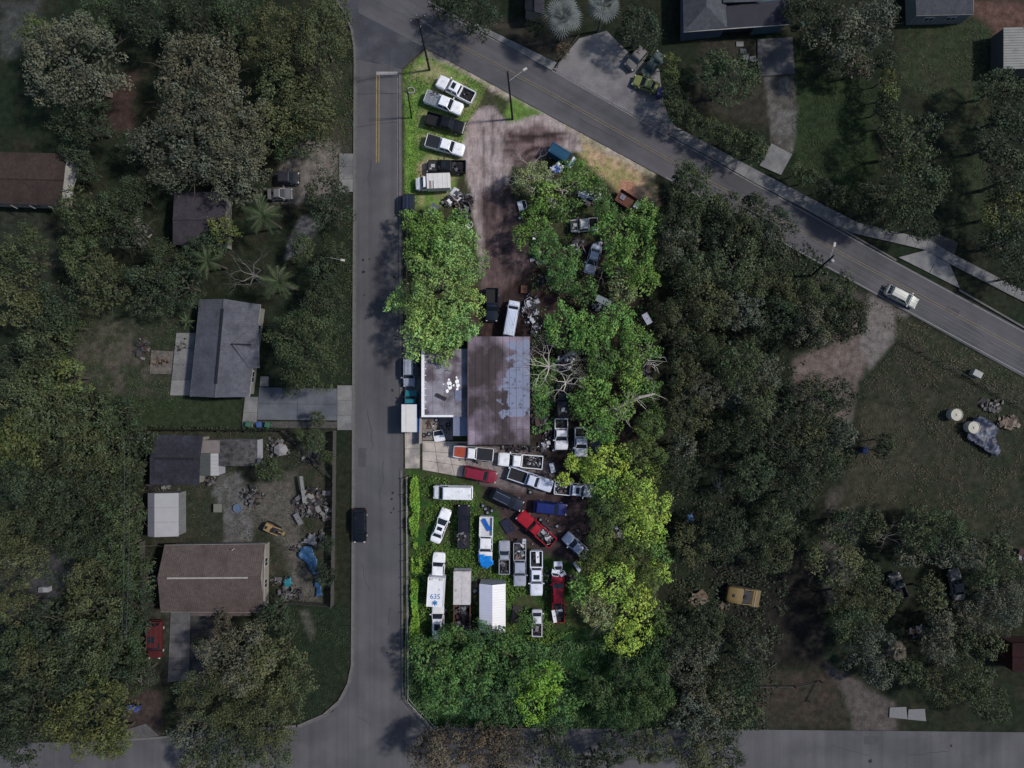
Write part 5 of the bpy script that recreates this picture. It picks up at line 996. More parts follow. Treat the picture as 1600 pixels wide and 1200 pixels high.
gsh = shingle('grey roof shingles', (84, 85, 93), (72, 73, 81), rows=('Y', 1.2, .07)); bsh = shingle('brown roof shingles', (86, 76, 74), (76, 66, 64), rows=('X', 1.1, .14)); dsh = shingle('dark slate shingles', (46, 46, 53), (56, 57, 66)); csh = shingle('cool grey shingles', (74, 76, 82), (68, 70, 74))  # outside roofs: dimming round the plot put into the shingle colours
rsh = shingle('worn reddish brown shingles', (62, 52, 49), (50, 43, 41))
wgrey = paint((120, 118, 112), .8); wcream = paint((128, 122, 114), .8); wblue = paint((62, 74, 90), .8); wwht = paint((140, 138, 136), .8)  # outside walls and trim, white included, darkened in paint for the dimming
t, e, r, c = house('grey_house', 'grey shingle roofed house with its porch facing the street', 'house', [(312, 468), (407, 476), (389, 620), (297, 619)], 2.8, 4.2, [(350, 467), (336, 621)], gsh, wgrey, wwht, [(1, .25, 1.5, 1.4, 1.0), (1, .8, 1.5, 1.6, 1.0), (0, .5, 1.5, 1.2, 1)], vent=(.1, .86, mat('ridge vent plastic', S(28, 28, 32), .8, .1)))
# small cross gable and porch beams
q = [P(404, 505, 2.9), P(362, 537, 4.0), P(390, 575, 2.9), P(406, 575, 2.85)]; q = [Vector((v.x - c.x, v.y - c.y, v.z + .1)) for v in q]
MB().slab([tuple(v) for v in q], .1).build('roof', gsh, t)
v0, v1 = P(363, 537.5, 4.05), P(394, 538.5, 3.4); MB().tube((v0.x - c.x, v0.y - c.y, 4.15), (v1.x - c.x, v1.y - c.y, 3.75), .12, .12, 4).build('ridge_vent', M['black'], t)
MB().box((P(402, 492, 2.6).x - c.x, P(402, 492, 2.6).y - c.y, 2.6), (.3, 2.2, .2)).build('porch_beam', wwht, t)
MB().box((P(391, 600, 2.6).x - c.x, P(391, 600, 2.6).y - c.y, 2.6), (.3, 3.8, .2), rz=R(-6)).build('porch_beam', wwht, t)
t, e, r, c = house('brown_house', 'large brown shingle roofed house with a pale ridge strip', 'house', [(257, 852), (414, 850), (412, 957), (251, 956)], 2.8, 4.6, [(246, 903), (407, 902)], bsh, wcream, wwht, [(1, .28, 1.5, 1.2, .9), (1, .62, 1.5, 1.2, .9), (0, .2, 1.5, 1.2, .9)], over=.35, vent=(.1, .88, paint((150, 146, 140), .7)))
MB().box((P(345, 958, 2.7).x - c.x, P(345, 958, 2.7).y - c.y, 2.62), (9.2, .9, .12)).build('porch_roof', bsh, t)
for (x, y) in ((365, 858), (317, 890), (388, 892)): v = P(x, y, 3.4); MB().tube((v.x - c.x, v.y - c.y, 3.1), (v.x - c.x, v.y - c.y, 3.9), .08, .08, 6).build('vent_pipe', M['rim'], t)
t, e, r, c = house('brown_edge_house', 'worn reddish brown roofed house cut by the left edge', 'house', [(-60, 236), (103, 240), (94, 321), (-60, 316)], 2.8, 4.0, [(-60, 277), (99, 281)], rsh, wcream, None, [(1, .3, 1.5, 1.1, .9), (1, .7, 1.5, 1.1, .9), (2, .3, 1.5, 1.1, .9)], over=.2)
MB().slab([tuple(Vector((v.x - c.x, v.y - c.y, z))) for v, z in ((P(95, 312, 2.5), 2.5), (P(110, 309, 2.3), 2.3), (P(123, 266, 2.3), 2.3), (P(104, 246, 2.5), 2.5))], .08).build('canopy_roof', wwht, t)
for i in range(3): v = P(20 + 28 * i, 322, 2.4); MB().box((v.x - c.x, v.y - c.y, 2.4), (1.6, .12, .1), rz=R(-28)).build('awning_strut', wgrey, t)
t, e, r, c = house('dark_garage', 'dark slate roofed outbuilding beside the corrugated shed', 'outbuilding', [(241, 679), (317, 681), (311, 758), (234, 757)], 2.6, 3.8, [(234, 716), (312, 717)], dsh, wgrey, None, [(2, .3, 1.4, 1, .8)], over=.25, vent=(.12, .88, M['black']))
t, e, r, c = house('hidden_house', 'dimmed grey roof showing from under the great grey oaks', 'house', [(272, 300), (352, 300), (352, 387), (270, 382)], 2.8, 4, [(270, 343), (352, 343)], shingle('dimmed purple grey shingles', (60, 56, 62), (50, 48, 52)), wgrey, None, [], over=.25)
t, e, r, c = house('edge_house', 'grey roofed house cut by the top edge at the right', 'house', [(1430, -40), (1522, -40), (1521, 22), (1432, 24)], 2.8, 4, [(1430, -9), (1521, -9)], csh, paint((100, 104, 106), .8), wwht, [(2, .3, 1.6, 1.3, .7), (2, .7, 1.6, 1.3, .7)], over=.1)
t, e, r, c = house('shaded_house', 'dark roof under the leaves above the main road at the top', 'house', [(822, -30), (852, -30), (850, 22), (820, 14)], 2.8, 3.6, [(836, -30), (835, 18)], dsh, wgrey, None, [], over=.15)
t, e, r, c = house('red_barn', 'dark red walled building corner at the right edge', 'house', [(1582, 1005), (1700, 1005), (1700, 1050), (1582, 1050)], 3, 4, [(1582, 1028), (1700, 1028)], shingle('dark red sheet roof', (46, 28, 30), (38, 26, 27)), paint((58, 26, 28), .8), None, [], over=.1)
# blue house at the top: hip roof plus dark flat pitched wing
def custom(name, label, cat, parts_, origin):
    c = P(*origin); t = top(name, label, cat, (c.x, c.y, 0))
    for nm, m, pts, th in parts_:
        q = [Vector((P(x, y, z).x - c.x, P(x, y, z).y - c.y, z)) for x, y, z in pts]
        if (q[1] - q[0]).cross(q[2] - q[0]).z < 0: q = q[::-1]
        MB().slab([tuple(v) for v in q], th).build(nm, m, t)
    return t, c
dk = mat('dark bitumen roof', S(42, 43, 52), .8, .12, .8, 6)
t, c = custom('blue_house', 'blue walled house with a grey hip roof and dark flat wing at the top edge', 'house', [
 ('roof', csh, [(1066, -60, 2.8), (1068, 50, 2.8), (1104, 9, 4.4), (1104, -60, 4.4)], .12), ('roof', csh, [(1068, 50, 2.8), (1136, 43, 2.8), (1104, 9, 4.4)], .12), ('roof', csh, [(1136, 43, 2.8), (1134, -60, 2.8), (1104, -60, 4.4), (1104, 9, 4.4)], .12),
 ('roof', csh, [(1130, 4, 3.4), (1192, 2, 3.4), (1200, -60, 3.4), (1130, -60, 3.4)], .1), ('flat_roof', dk, [(1135, 10, 2.9), (1232, -2, 2.9), (1234, 38, 2.75), (1136, 44, 2.75)], .14)], (1150, 20))
ws = []
def wallq(px0, py0, px1, py1, depth, z1, m, nm='wall'):
    a = P(px0, py0, z1); b_ = P(px1, py1, z1); q = [(a.x - c.x, a.y - c.y), (b_.x - c.x, b_.y - c.y), (b_.x - c.x, b_.y - c.y + depth), (a.x - c.x, a.y - c.y + depth)]
    return MB().prism(q, 0, z1).build(nm, m, t)
wallq(1070, 50, 1133, 43.5, 8, 2.6, wblue); wallq(1181, 40, 1229, 36, 8, 2.6, paint((56, 78, 88), .8)); wallq(1134, 38, 1181, 34, 8, 2.55, paint((34, 38, 48), .8))
for px in (1134.5, 1150, 1166, 1181): v = P(px, 43 - (px - 1134) * .09, 1.3); MB().box((v.x - c.x, v.y - c.y, 1.3), (.16, .16, 2.5)).build('porch_post', wwht, t)
MB().tube((P(1068, 50, 2.7).x - c.x, P(1068, 50, 2.7).y - c.y - .02, 2.7), (P(1234, 38, 2.7).x - c.x, P(1234, 38, 2.7).y - c.y - .02, 2.66), .09, .09, 4).build('gutter', wwht, t)
for px, wd in ((1086, 1.0), (1118, 1.0), (1200, .9), (1211, .9)):
    v = P(px, 51.2 - (px - 1070) * .098, 1.55); fr = MB().box((v.x - c.x, v.y - c.y, 1.55), (wd + .14, .1, 1.1), rz=R(5)).build('window', wwht, t); MB().box((v.x - c.x, v.y - c.y - .06, 1.55), (wd - .05, .06, .9), rz=R(5)).build('pane', M['glass'], fr)
# sheds outside
w1 = mat('dimmed white metal roofing', S(150, 149, 151), .6, .05, .8); w2 = mat('shaded lilac metal roofing', S(112, 112, 122), .6, .05, .8)  # white roofing dimmed in colour; lilac copy paints the shaded left slope
gshed('white_shed', 'long dimmed white metal roofed shed in the western back yard', 'shed', 231, 770, 279, 838, 2.4, 2.9, w2, w1, 3, ridge=-.45, wall=paint((110, 110, 112), .7))
cg = mat('rusty grey corrugated sheet', S(76, 75, 77), .7, .3, 1.6, 9, col2=S(54, 50, 50), c2scale=1.2)
gshed('corrugated_shed', 'dark streaked corrugated shed next to the dark roofed outbuilding', 'shed', 341, 687, 402, 728, 2.4, 2.7, cg, cg, 14, along='y', ridge=-.2)
gshed('open_canopy', 'small striped grey and white canopy between the two dark sheds', 'canopy', 312, 708, 342, 743, 2.4, 2.6, paint((72, 76, 76), .7), w1, 6, ridge=.2)
custom('lean_to', 'small cream flat roof between the dark sheds', 'lean-to', [('flat_roof', paint((112, 104, 102), .8), [(315, 688, 2.6), (343, 688, 2.6), (343, 708, 2.5), (314, 708, 2.5)], 2.5)], (329, 698))
gshed('striped_shed', 'white corrugated shed cut by the right edge', 'shed', 1568, 43, 1640, 108, 2.8, 3.1, mat('dimmed grimy white sheet', S(124, 124, 122), .6, .12, .7, 6, col2=S(72, 72, 72), c2scale=.5, c2lo=.6, c2hi=.68), mat('dimmed grimy white sheet two', S(124, 124, 122), .6, .12, .7, 6, col2=S(72, 72, 72), c2scale=.5, c2lo=.6, c2hi=.68), 16, along='y', ridge=.9, wall=paint((70, 70, 70), .8))  # white sheet darkened in colour for the dimming outside the plot
# main workshop: rusty low pitched roof of long sheets with a pale weathered patch
rr_ = mat('rust stained metal roofing', S(56, 48, 51), .7, .16, .5, 5, col2=S(128, 116, 130), c2scale=.2, c2lo=.46, c2hi=.66, rnd=.08, coord='World', streak=((.5, .12, 1), .22))
nt_ = rr_.node_tree; N = nt_.nodes; Lk = nt_.links; bs = N['Principled BSDF']; src = bs.inputs['Base Color'].links[0].from_socket
ge = N.new('ShaderNodeNewGeometry'); sx = N.new('ShaderNodeSeparateXYZ'); Lk.new(ge.outputs['Position'], sx.inputs[0])
nz = N.new('ShaderNodeTexNoise'); nz.inputs['Scale'].default_value = .8; nz.inputs['Detail'].default_value = 8; Lk.new(ge.outputs['Position'], nz.inputs['Vector'])
def mth(op, a, b=None):
    n = N.new('ShaderNodeMath'); n.operation = op
    for i, v in enumerate((a, b)):
        if v is None: continue
        if isinstance(v, (int, float)): n.inputs[i].default_value = v
        else: Lk.new(v, n.inputs[i])
    return n.outputs[0]
# paint flake edge: x - edge(y) + noise
y_ = sx.outputs['Y']; edge = mth('SUBTRACT', mth('MULTIPLY', mth('ABSOLUTE', mth('ADD', y_, 3.0)), .12), 1.2)
val = mth('ADD', mth('SUBTRACT', sx.outputs['X'], edge), mth('MULTIPLY', mth('SUBTRACT', nz.outputs[0], .5), 7.5))
val2 = mth('MULTIPLY', mth('MAXIMUM', mth('MINIMUM', mth('ADD', mth('MULTIPLY', val, 1.6), .3), 1.0), 0.0), mth('MULTIPLY', mth('GREATER_THAN', mth('ADD', y_, mth('MULTIPLY', nz.outputs[0], 3)), -3.2), mth('LESS_THAN', mth('ADD', y_, mth('MULTIPLY', nz.outputs[0], 3)), 8.2)))
mx = N.new('ShaderNodeMix'); mx.data_type = 'RGBA'; nz2 = N.new('ShaderNodeTexNoise'); nz2.inputs['Scale'].default_value = 1.6; nz2.inputs['Detail'].default_value = 6; Lk.new(ge.outputs['Position'], nz2.inputs['Vector'])
val2 = mth('MULTIPLY', val2, mth('MINIMUM', mth('ADD', mth('MULTIPLY', mth('GREATER_THAN', nz2.outputs[0], .42), .5), .42), .9))
Lk.new(val2, mx.inputs[0]); Lk.new(src, mx.inputs[6]); mx.inputs[7].default_value = (*S(122, 130, 154), 1); Lk.new(mx.outputs[2], bs.inputs['Base Color'])
def flatroof(name, label, cat, x0, y0, x1, y1, z0, z1, n, m, wm, axis='x'):
    pc = P((x0 + x1) / 2, (y0 + y1) / 2, (z0 + z1) / 2); t = top(name, label, cat, (pc.x, pc.y, 0))
    a = P(x0, y1, z0); b_ = P(x1, y0, z1); ax, ay, bx_, by = a.x - pc.x, a.y - pc.y, b_.x - pc.x, b_.y - pc.y
    MB().prism([(ax + .1, ay + .1), (bx_ - .1, ay + .1), (bx_ - .1, by - .1), (ax + .1, by - .1)], 0, min(z0, z1) - .1).build('wall', wm, t)
    for i in range(n):
        u0, u1 = i / n, (i + 1) / n; xa, xc = ax + (bx_ - ax) * u0, ax + (bx_ - ax) * u1 - .03; za, zc = z0 + (z1 - z0) * u0, z0 + (z1 - z0) * u1
        bu = MB(); bu.slab([(xa, ay, za), (xc, ay, zc), (xc, by, zc), (xa, by, za)], .06); bu.slab([(xa, ay, za + .035), (xa + .06, ay, za + .035), (xa + .06, by, za + .035), (xa, by, za + .035)], .05); bu.build('roof_panel', m, t)
    return t, ax, ay, bx_, by
t, ax, ay, bx_, by = flatroof('workshop', 'big brown rust stained roof of the scrapyard workshop with a pale blue flaked patch', 'workshop', 732, 526, 828, 695, 4.4, 3.9, 9, rr_, paint((96, 94, 98), .8))
MB().box((ax - .06, (ay + by) / 2, 4.42), (.14, by - ay, .16)).build('parapet', mat('rust edge', S(92, 78, 82), .8, .2), t)
for y in (-5.8, -2.6, .4, 3.5): MB().box(((ax + bx_) / 2, y, 4.2), (bx_ - ax - .2, .035, .04), ry=R(3.2)).build('lap_seam', mat('seam', S(84, 70, 76), .8, .2), t)
of = mat('flat grey bitumen roof', S(134, 130, 140), .85, .2, .7, 5, col2=S(84, 74, 82), c2scale=.3, c2lo=.46, c2hi=.6, coord='World', rnd=.04)
t, ax, ay, bx_, by = flatroof('office', 'flat grey roofed office with a white parapet beside the workshop', 'building', 658, 545, 731, 651, 3.4, 3.4, 4, of, paint((170, 168, 170), .8))
MB().box((ax + .3, (ay + by) / 2, 3.55), (.42, by - ay, .35)).build('parapet', M['white'], t); MB().box((ax + (bx_ - ax) * .35, ay + .1, 3.55), ((bx_ - ax) * .68, .3, .3)).build('parapet', M['white'], t)
for i in range(9): MB().box((ax + .66, by - 1 - i * 1.0, 3.5), (.22, .1, .14)).build('parapet_bracket', M['white'], t)
MB().box((ax + 3.1, ay + 3.0, 3.6), (1.6, .45, .35), rz=R(-26)).build('duct', paint((42, 38, 40), .8), t)
wp = paint((245, 245, 246), .8)
for (x, y, s) in ((4.25, 5.0, .5), (4.35, 4.45, .45), (3.95, 3.85, .32), (5.4, 5.3, .42), (5.55, 4.7, .4), (4.9, 4.7, .2), (5.45, 4.1, .3), (5.35, 5.9, .22), (3.4, 4.9, .12), (4.2, 5.5, .28)):
    n = 10; s *= .8; MB().prism([(ax + x + s * random.uniform(.7, 1.1) * math.cos(6.283 * i / n), ay + y + s * 1.2 * random.uniform(.7, 1.1) * math.sin(6.283 * i / n)) for i in range(n)], 3.41, 3.45).build('white_patch', wp, t)
MB().box((ax + 5.6, ay + 3.2, 3.44), (1.0, 1.6, .06)).build('roof_patch', paint((104, 112, 138), .8), t)
lt, ax, ay, bx_, by = flatroof('lean_to_roof', 'pale blue grey lean-to roof between office and workshop', 'lean-to', 708, 650, 731, 681, 3.0, 3.2, 2, mat('blue grey sheet', S(118, 124, 148), .6, .1, .5, 6), paint((150, 148, 150), .8))
# court walls
strip('court_wall', [(659, 650), (658, 692)], .25, 0, 1.5, paint((150, 142, 138), .9), kind=None).name = 'court_wall'
tag(bpy.data.objects['court_wall'], 'low pale wall on the left of the small littered court', 'wall')
sc_w = strip('court_kerb', [(660, 690), (731, 691)], .2, 0, .3, paint((160, 150, 142), .9), kind=None); tag(sc_w, 'low pale kerb between littered court and concrete apron', 'kerb')
# ---------------------------------------------------------------- street furniture
def line_cable(name, pts, label, sag=.6, r=.018, group=None):
    b = MB()
    for a, c in zip(pts[:-1], pts[1:]):
        a, c = Vector(a), Vector(c); n = 10; prev = a
        for i in range(1, n + 1):
            t = i / n; q = a.lerp(c, t) - Vector((0, 0, 4 * sag * t * (1 - t))); b.tube(prev, q, r, r, 4); prev = q
    return tag(b.build(name, M['wire']), label, 'cable', group)
def pole(base, topp, h, label, arm=None, lamp=None, transformer=False, r=.17, m='polewood', lean_ok=True, cat='utility pole', name='utility_pole', braces=()):
    a = P(*base, 0); b_ = P(*topp, h); t = top(name, label, cat, (a.x, a.y, 0)); d = b_ - a
    b = MB(); b.tube((0, 0, -.2), d, r, r * .7, 8); b.build('pole', M[m], t)
    if arm:
        for k, (ang, L, f) in enumerate(arm):
            o = d * f; v = Vector((math.cos(ang), math.sin(ang), 0)) * L / 2; bb = MB(); bb.tube(o - v, o + v, .06, .06, 4); bb.build('crossarm', M['polewood'], t)
            for s in (-1, 0, 1): MB().lathe([(.0, 0), (.05, 0), (.05, .18), (.0, .2)], 6, c=tuple(o + v * s * .9 + Vector((0, 0, .05)))).build('insulator', M['rim'], t)
    if lamp:
        l = P(*lamp, h * .86) - a; o = d * .82; bb = MB(); bb.tube(o, l, .035, .03, 5); bb.build('lamp_arm', M['rim'], t)
        e = (l - o).normalized(); MB().box(l + e * .25, (.62, .3, .14), rz=math.atan2(e.y, e.x)).build('lamp_head', paint((176, 172, 166), .6), t)
    if transformer:
        o = d * .8; MB().lathe([(0, -.4), (.22, -.4), (.24, 0), (.22, .4), (0, .42)], 10, c=(o.x + .35, o.y - .2, o.z)).build('transformer', paint((150, 150, 152), .6), t)
    return t
p1 = pole((671, 109), (653, 28), 13.5, 'tall dark utility pole with two crossarms at the tip of the plot', arm=[(R(20), 2.2, .985), (R(110), 1.8, .94)])
pole((801, 186), (793, 112), 13, 'dark utility pole with a street lamp arm over the main road', lamp=(818, 110))
pole((1268, 431), (1303, 399), 10.5, 'dark leaning utility pole with street lamp arm and transformer beside the main road', lamp=(1303, 385), transformer=True)
pole((643, 184), (636, 138), 8, 'short dark pole with coiled cable near the street kerb', r=.12)
pole((203, 690), (206, 684), 9, 'pale pole with a long cross bar left of the dark garage', arm=[(R(-2), 4.2, .96)], m='greywood', r=.1)
pole((1072, 205), (1075, 152), 8, 'thin grey pole in the hedge row behind the sidewalk', r=.08, m='greywood')
pole((532, 402), (512, 403), 7, 'pale thin pole with a short lamp arm in the shrubs by the kerb', r=.07, m='greywood', lamp=(533, 406))
k = P(640, 136, 1.2); t = top('cable_coil', 'loop of pale grey hose lying at the kerb corner of the plot', 'hose', (k.x, k.y, 0))
b = MB(); n = 20
for i in range(n):
    a, c = 2 * math.pi * i / n, 2 * math.pi * (i + 1) / n; b.tube((.6 * math.cos(a), .45 * math.sin(a), .1), (.6 * math.cos(c), .45 * math.sin(c), .1), .09, .09, 5)
b.build('hose_loop', paint((150, 150, 150), .8), t)
T = P(653, 28, 13.2)
for i, (off, px, py) in enumerate(((0, 585, -30), (.5, 590, -42), (-.5, 575, -22), (.2, 520, -10))):
    line_cable('power_line', [T + Vector((off, off, 0)), P(px, py, 12)], 'overhead cable leaving the corner pole over the junction', group='cables over the junction')
for i, dx in enumerate((-.6, .5)): line_cable('power_line', [T + Vector((dx, 0, 0)), P(655 + dx * 10, -60, 12)], 'overhead cable running up from the corner pole', group='cables up from the corner pole')
line_cable('power_line', [T, P(793, 112, 12.5), P(1040, 250, 12), P(1303, 399, 10.2), P(1700, 612, 11)], 'upper overhead cable following the main road')
line_cable('power_line', [P(1303, 402, 9.5), P(1700, 622, 10)], 'middle overhead cable along the right part of the main road')
line_cable('power_line', [P(1300, 408, 9), P(1700, 632, 10)], 'lower overhead cable along the right part of the main road')
line_cable('power_line', [T - Vector((0, 0, 1)), P(636, 140, 8), P(634, 600, 8.2), P(633, 1100, 8), ], 'cable following the street side of the plot', r=.02)
line_cable('power_line', [P(194, 685, 8.8), P(190, 1010, 8), P(157, 1074, 7)], 'left cable running down from the long cross bar', sag=.3)
line_cable('power_line', [P(203, 690, 8.8), P(197, 1000, 8)], 'right cable running down from the long cross bar', sag=.3)
for q in ((630, 150), (648, 160)): line_cable('guy_wire', [P(655, 60, 11), P(*q, .1)], 'guy wire of the corner pole', sag=0, r=.02, group='guy wires of the corner pole')
# ---------------------------------------------------------------- fences
def board_fence(pts, h, label, m='greywood', post=2.4, name='wooden_fence', chain=False, boards=True):
    w0 = [P(*p) for p in pts]; c = w0[0]; t = top(name, label, 'fence', (c.x, c.y, 0)); bb = MB(); rl = MB()
    for a, e in zip(w0[:-1], w0[1:]):
        d = e - a; L = d.length; u = d.normalized(); ang = math.atan2(u.y, u.x); n = max(1, int(L / post))
        for i in range(n + 1):
            q = a - c + u * (L * i / n); MB().box((q.x, q.y, h / 2), (.1, .1, h + .08)).build('post', M[m] if not chain else M['rim'], t)
        for z in (.4, h - .25): 
            q = a - c + u * L / 2; rl.box((q.x, q.y, z), (L, .05, .08), rz=ang)
        if boards:
            k = int(L / .3)
            for i in range(k):
                q = a - c + u * (L * (i + .5) / k) + Vector((-u.y, u.x, 0)) * .05; bb.box((q.x, q.y, h / 2 + random.uniform(-.04, .06)), (.26, .025, h), rz=ang + random.uniform(-.03, .03))
    rl.build('rail', M[m] if not chain else M['rim'], t)
    if boards: bb.build('boards', M[m], t, kind='stuff')
    return t
board_fence([(525, 673), (523.5, 800), (521, 944)], 1.8, 'grey wooden board fence between the junk filled back yard and street turf')
board_fence([(445, 673), (523, 748)], 1.4, 'pale diagonal fence cutting off the corner triangle of the back yard', boards=False)
board_fence([(455, 939), (520, 944)], 1.5, 'low fence closing the bottom of the junk filled back yard')
board_fence([(238, 671), (444, 672)], 1.6, 'dark fence along the top of the back yard', m='polewood')
board_fence([(226, 845), (228, 940), (246, 942)], 1.5, 'short fence left of the large brown shingle house')
board_fence([(1414, 536), (1465, 565), (1530, 600), (1610, 645)], 1.1, 'pale rail fence along the edge of the meadow', boards=False, m='greywood')
board_fence([(637, 745), (638, 900), (639, 1090), (680, 1134)], 1.6, 'thin chain link fence on the street side of the lower yard', boards=False, chain=True)
board_fence([(1184, 1071), (1240, 1071), (1281, 1063), (1264, 1095)], .9, 'low pale rail beside the bottom road', boards=False, name='rail_fence')
board_fence([(905, 55), (871, 105)], .7, 'low pale wall between sidewalk lawn and forecourt', name='low_fence', boards=False)
# ---------------------------------------------------------------- scrap and small things
pal = {'mix': [(200, 200, 206), (150, 152, 160), (40, 40, 46), (70, 66, 70), (28, 28, 34), (96, 80, 76), (120, 122, 130), (30, 30, 36)],
       'dark': [(30, 30, 36), (46, 42, 48), (60, 56, 60), (22, 22, 28), (110, 110, 116), (70, 50, 50)],
       'dull': [(86, 86, 88), (60, 58, 60), (110, 108, 106), (40, 40, 42), (74, 58, 54), (96, 94, 96), (34, 34, 38)],  # heaps outside the plot, dimming put into the palette
       'blue': [(40, 84, 150), (190, 196, 210), (60, 110, 180), (34, 40, 60), (220, 220, 226)],
       'wood': [(104, 88, 76), (84, 72, 64), (120, 108, 96), (50, 44, 42)]}
scm = mat('mixed scrap', None, .6, .1, 3, attr='tint', coord='World')
def scrap(px, py, w, d, n, seed, palk, label, z=0.0, hh=.7, big=.55, rz=0.0, name='scrap_heap', cat='scrap', soft=True):
    rg = random.Random(seed); b = MB(); cols = []; c = P(px, py, z)
    for i in range(n):
        x = max(-1, min(1, rg.gauss(0, .5))) * w * .05 if soft else rg.uniform(-1, 1) * w * .047; y = max(-1, min(1, rg.gauss(0, .5))) * d * .05 if soft else rg.uniform(-1, 1) * d * .047
        r2 = (x / (w * .05)) ** 2 + (y / (d * .05)) ** 2; zz = rg.uniform(.03, max(.1, hh * (1 - .5 * r2)))
        nv = len(b.v); k = rg.random(); L = rg.uniform(.15, big)
        if k < .45: b.box((x, y, zz), (L, L * rg.uniform(.2, .8), rg.uniform(.03, .2)), rg.uniform(0, 3.1), rg.uniform(-.5, .5), rg.uniform(-.5, .5))
        elif k < .7: a = rg.uniform(0, 6.28); v = Vector((math.cos(a) * L, math.sin(a) * L, rg.uniform(-.2, .2))); b.tube(Vector((x, y, zz)) - v, Vector((x, y, zz)) + v, rg.uniform(.02, .05), None, 4)
        elif k < .85: b.lathe([(0, -.08), (L * .3, -.08), (L * .34, 0), (L * .3, .08), (0, .1)], 8, c=(x, y, zz))
        else:
            a = rg.uniform(0, 6.28); e1 = Vector((math.cos(a), math.sin(a), rg.uniform(-.3, .3))) * L * .9; e2 = Vector((-math.sin(a), math.cos(a), rg.uniform(-.3, .3))) * L * .6; o_ = Vector((x, y, zz + .05)); b.slab([o_ - e1 - e2, o_ + e1 - e2 * .7, o_ + e1 * .8 + e2, o_ - e1 + e2 * .9], .03)
        col = S(*rg.choice(pal[palk])); cols += [col] * (len(b.v) - nv)
    m = b.mesh(name); a = m.color_attributes.new('tint', 'FLOAT_COLOR', 'POINT'); a.data.foreach_set('color', np.array([(*q, 1) for q in cols], np.float32).ravel()); m.materials.append(scm)
    o = link(name, m, None, (c.x, c.y, z), rz); return tag(o, label, cat, None, 'stuff')
TY = {'': None}
def tyre(px, py, label, group=None, z=.12, rim=True, r=.36, col=None, tilt=0.0):
    c = P(px, py, z); t = top('tyre', label, 'tyre', (c.x, c.y, z), 0, group); t.rotation_euler = (R(90) + tilt, 0, 0); t.scale = (r / .36,) * 3
    if 'w' not in TY:
        b = MB(); prof = [(.2, -.1), (.3, -.12), (.365, -.08), (.365, .08), (.3, .12), (.2, .1), (.2, -.1)]; k = 16; b.lathe(prof, k, axis='Y'); b.f = b.f[:-2]; TY['w'] = b.mesh('tread', 40); TY['w'].materials.append(M['rubber'])
        b = MB(); b.lathe([(0, -.06), (.08, -.07), (.1, -.05), (.19, -.05), (.2, -.1), (.2, .1), (.19, .05), (0, .05)], 14, axis='Y'); TY['r'] = b.mesh('rim', 40); TY['r'].materials.append(M['chrome'])
    link('tread', TY['w'], t)
    if rim: link('rim', TY['r'], t, mat=paint(col) if col else None)
    return t
for x, y, rm_, w_ in [(682, 656, 1, 'at the back wall of the littered court'), (671, 678, 1, 'with a pale rim by the low court wall'), (663, 680, 0, 'against the left wall of the littered court'), (700, 664, 0, 'at the right side of the littered court'), (755, 790, 1, 'uppermost of the cluster in the weeds right of the black pickup'), (759, 795, 1, 'second down in the weed cluster right of the black pickup'), (765, 794, 0, 'without a rim in the weed cluster right of the black pickup'), (762, 801, 1, 'lowest of the cluster in the weeds right of the black pickup'), (769, 798, 1, 'rightmost of the cluster in the weeds right of the black pickup'), (812, 341, 1, 'in the shade right of the sand track'), (889, 829, 0, 'above the nose of the half hidden silver saloon'), (871, 822, 1, 'with a pale rim between blue wagon and silver saloon'), (845, 812, 1, 'right of the bright red pickup cab'), (812, 923, 0, 'in front of the silver pickup with the full bed'), (829, 769, 1, 'below the white pickup with the black open bed'), (852, 712, 0, 'behind the long white work truck'), (865, 703, 1, 'just below the left white pickup cab'), (818, 482, 1, 'beside the bonnet of the long white van'), (880, 745, 1, 'under the small lime shrub'), (733, 330, 0, 'uppermost of three stacked beside the sand track'), (731, 337, 0, 'middle one of three beside the sand track'), (728, 345, 0, 'lowest of three beside the sand track'), (858, 829, 0, 'near the tail of the bright red pickup')]:
    tyre(x, y, 'black tyre ' + w_, rim=bool(rm_))
tyre(800, 823, 'cream white tyre lying left of the bright red pickup bonnet', r=.33, col=(225, 220, 200))
def doorpanel(px, py, rz, label, col=(214, 214, 220), L=1.35, W_=1.1, z=.35, glass=True, group=None, cat='salvaged door', tilt=.08):
    c = P(px, py, z); t = top('salvaged_door', label, cat, (c.x, c.y, z), rz, group); t.rotation_euler = (tilt, -tilt, rz); p_ = paint(col)
    MB().prism([(-L / 2, -W_ / 2), (L / 2, -W_ / 2), (L / 2, .05), (-L / 2, .05)], -.06, .06).build('panel', p_, t)
    b = MB(); pts = [(-L / 2, .05), (L / 2, .05), (L * .32, W_ / 2), (-L * .42, W_ / 2)]
    for a, e in zip(pts, pts[1:] + pts[:1]): b.tube((a[0], a[1], 0), (e[0], e[1], 0), .045, .045, 4)
    b.build('window_frame', p_, t)
    if glass: MB().prism([(x * .9, .05 + (y - .05) * .9) for x, y in pts], -.01, .012).build('window', M['glass'], t)
    MB().box((-L * .3, -.08, .075), (.2, .06, .03)).build('handle', M['black'], t)
    return t
doorpanel(816, 321, R(-75), 'white car door leaning at the right edge of the sand track', (225, 228, 236), 1.5, 1.3)
doorpanel(732, 350, R(-60), 'white car door on the scrap heap beside the sand track', (224, 222, 226), 1.5, 1.1)
doorpanel(686, 681, R(10), 'white car door with dark window lying in the littered court', (228, 229, 234), 1.7, 1.7)
doorpanel(826, 470, R(35), 'white door frame on top of the dark scrap near the long white van', (196, 198, 208), 1.3, .8, glass=False)
doorpanel(833, 488, R(0), 'white window frame lying below the slanted white door frame', (196, 198, 208), 1.2, 1.0)
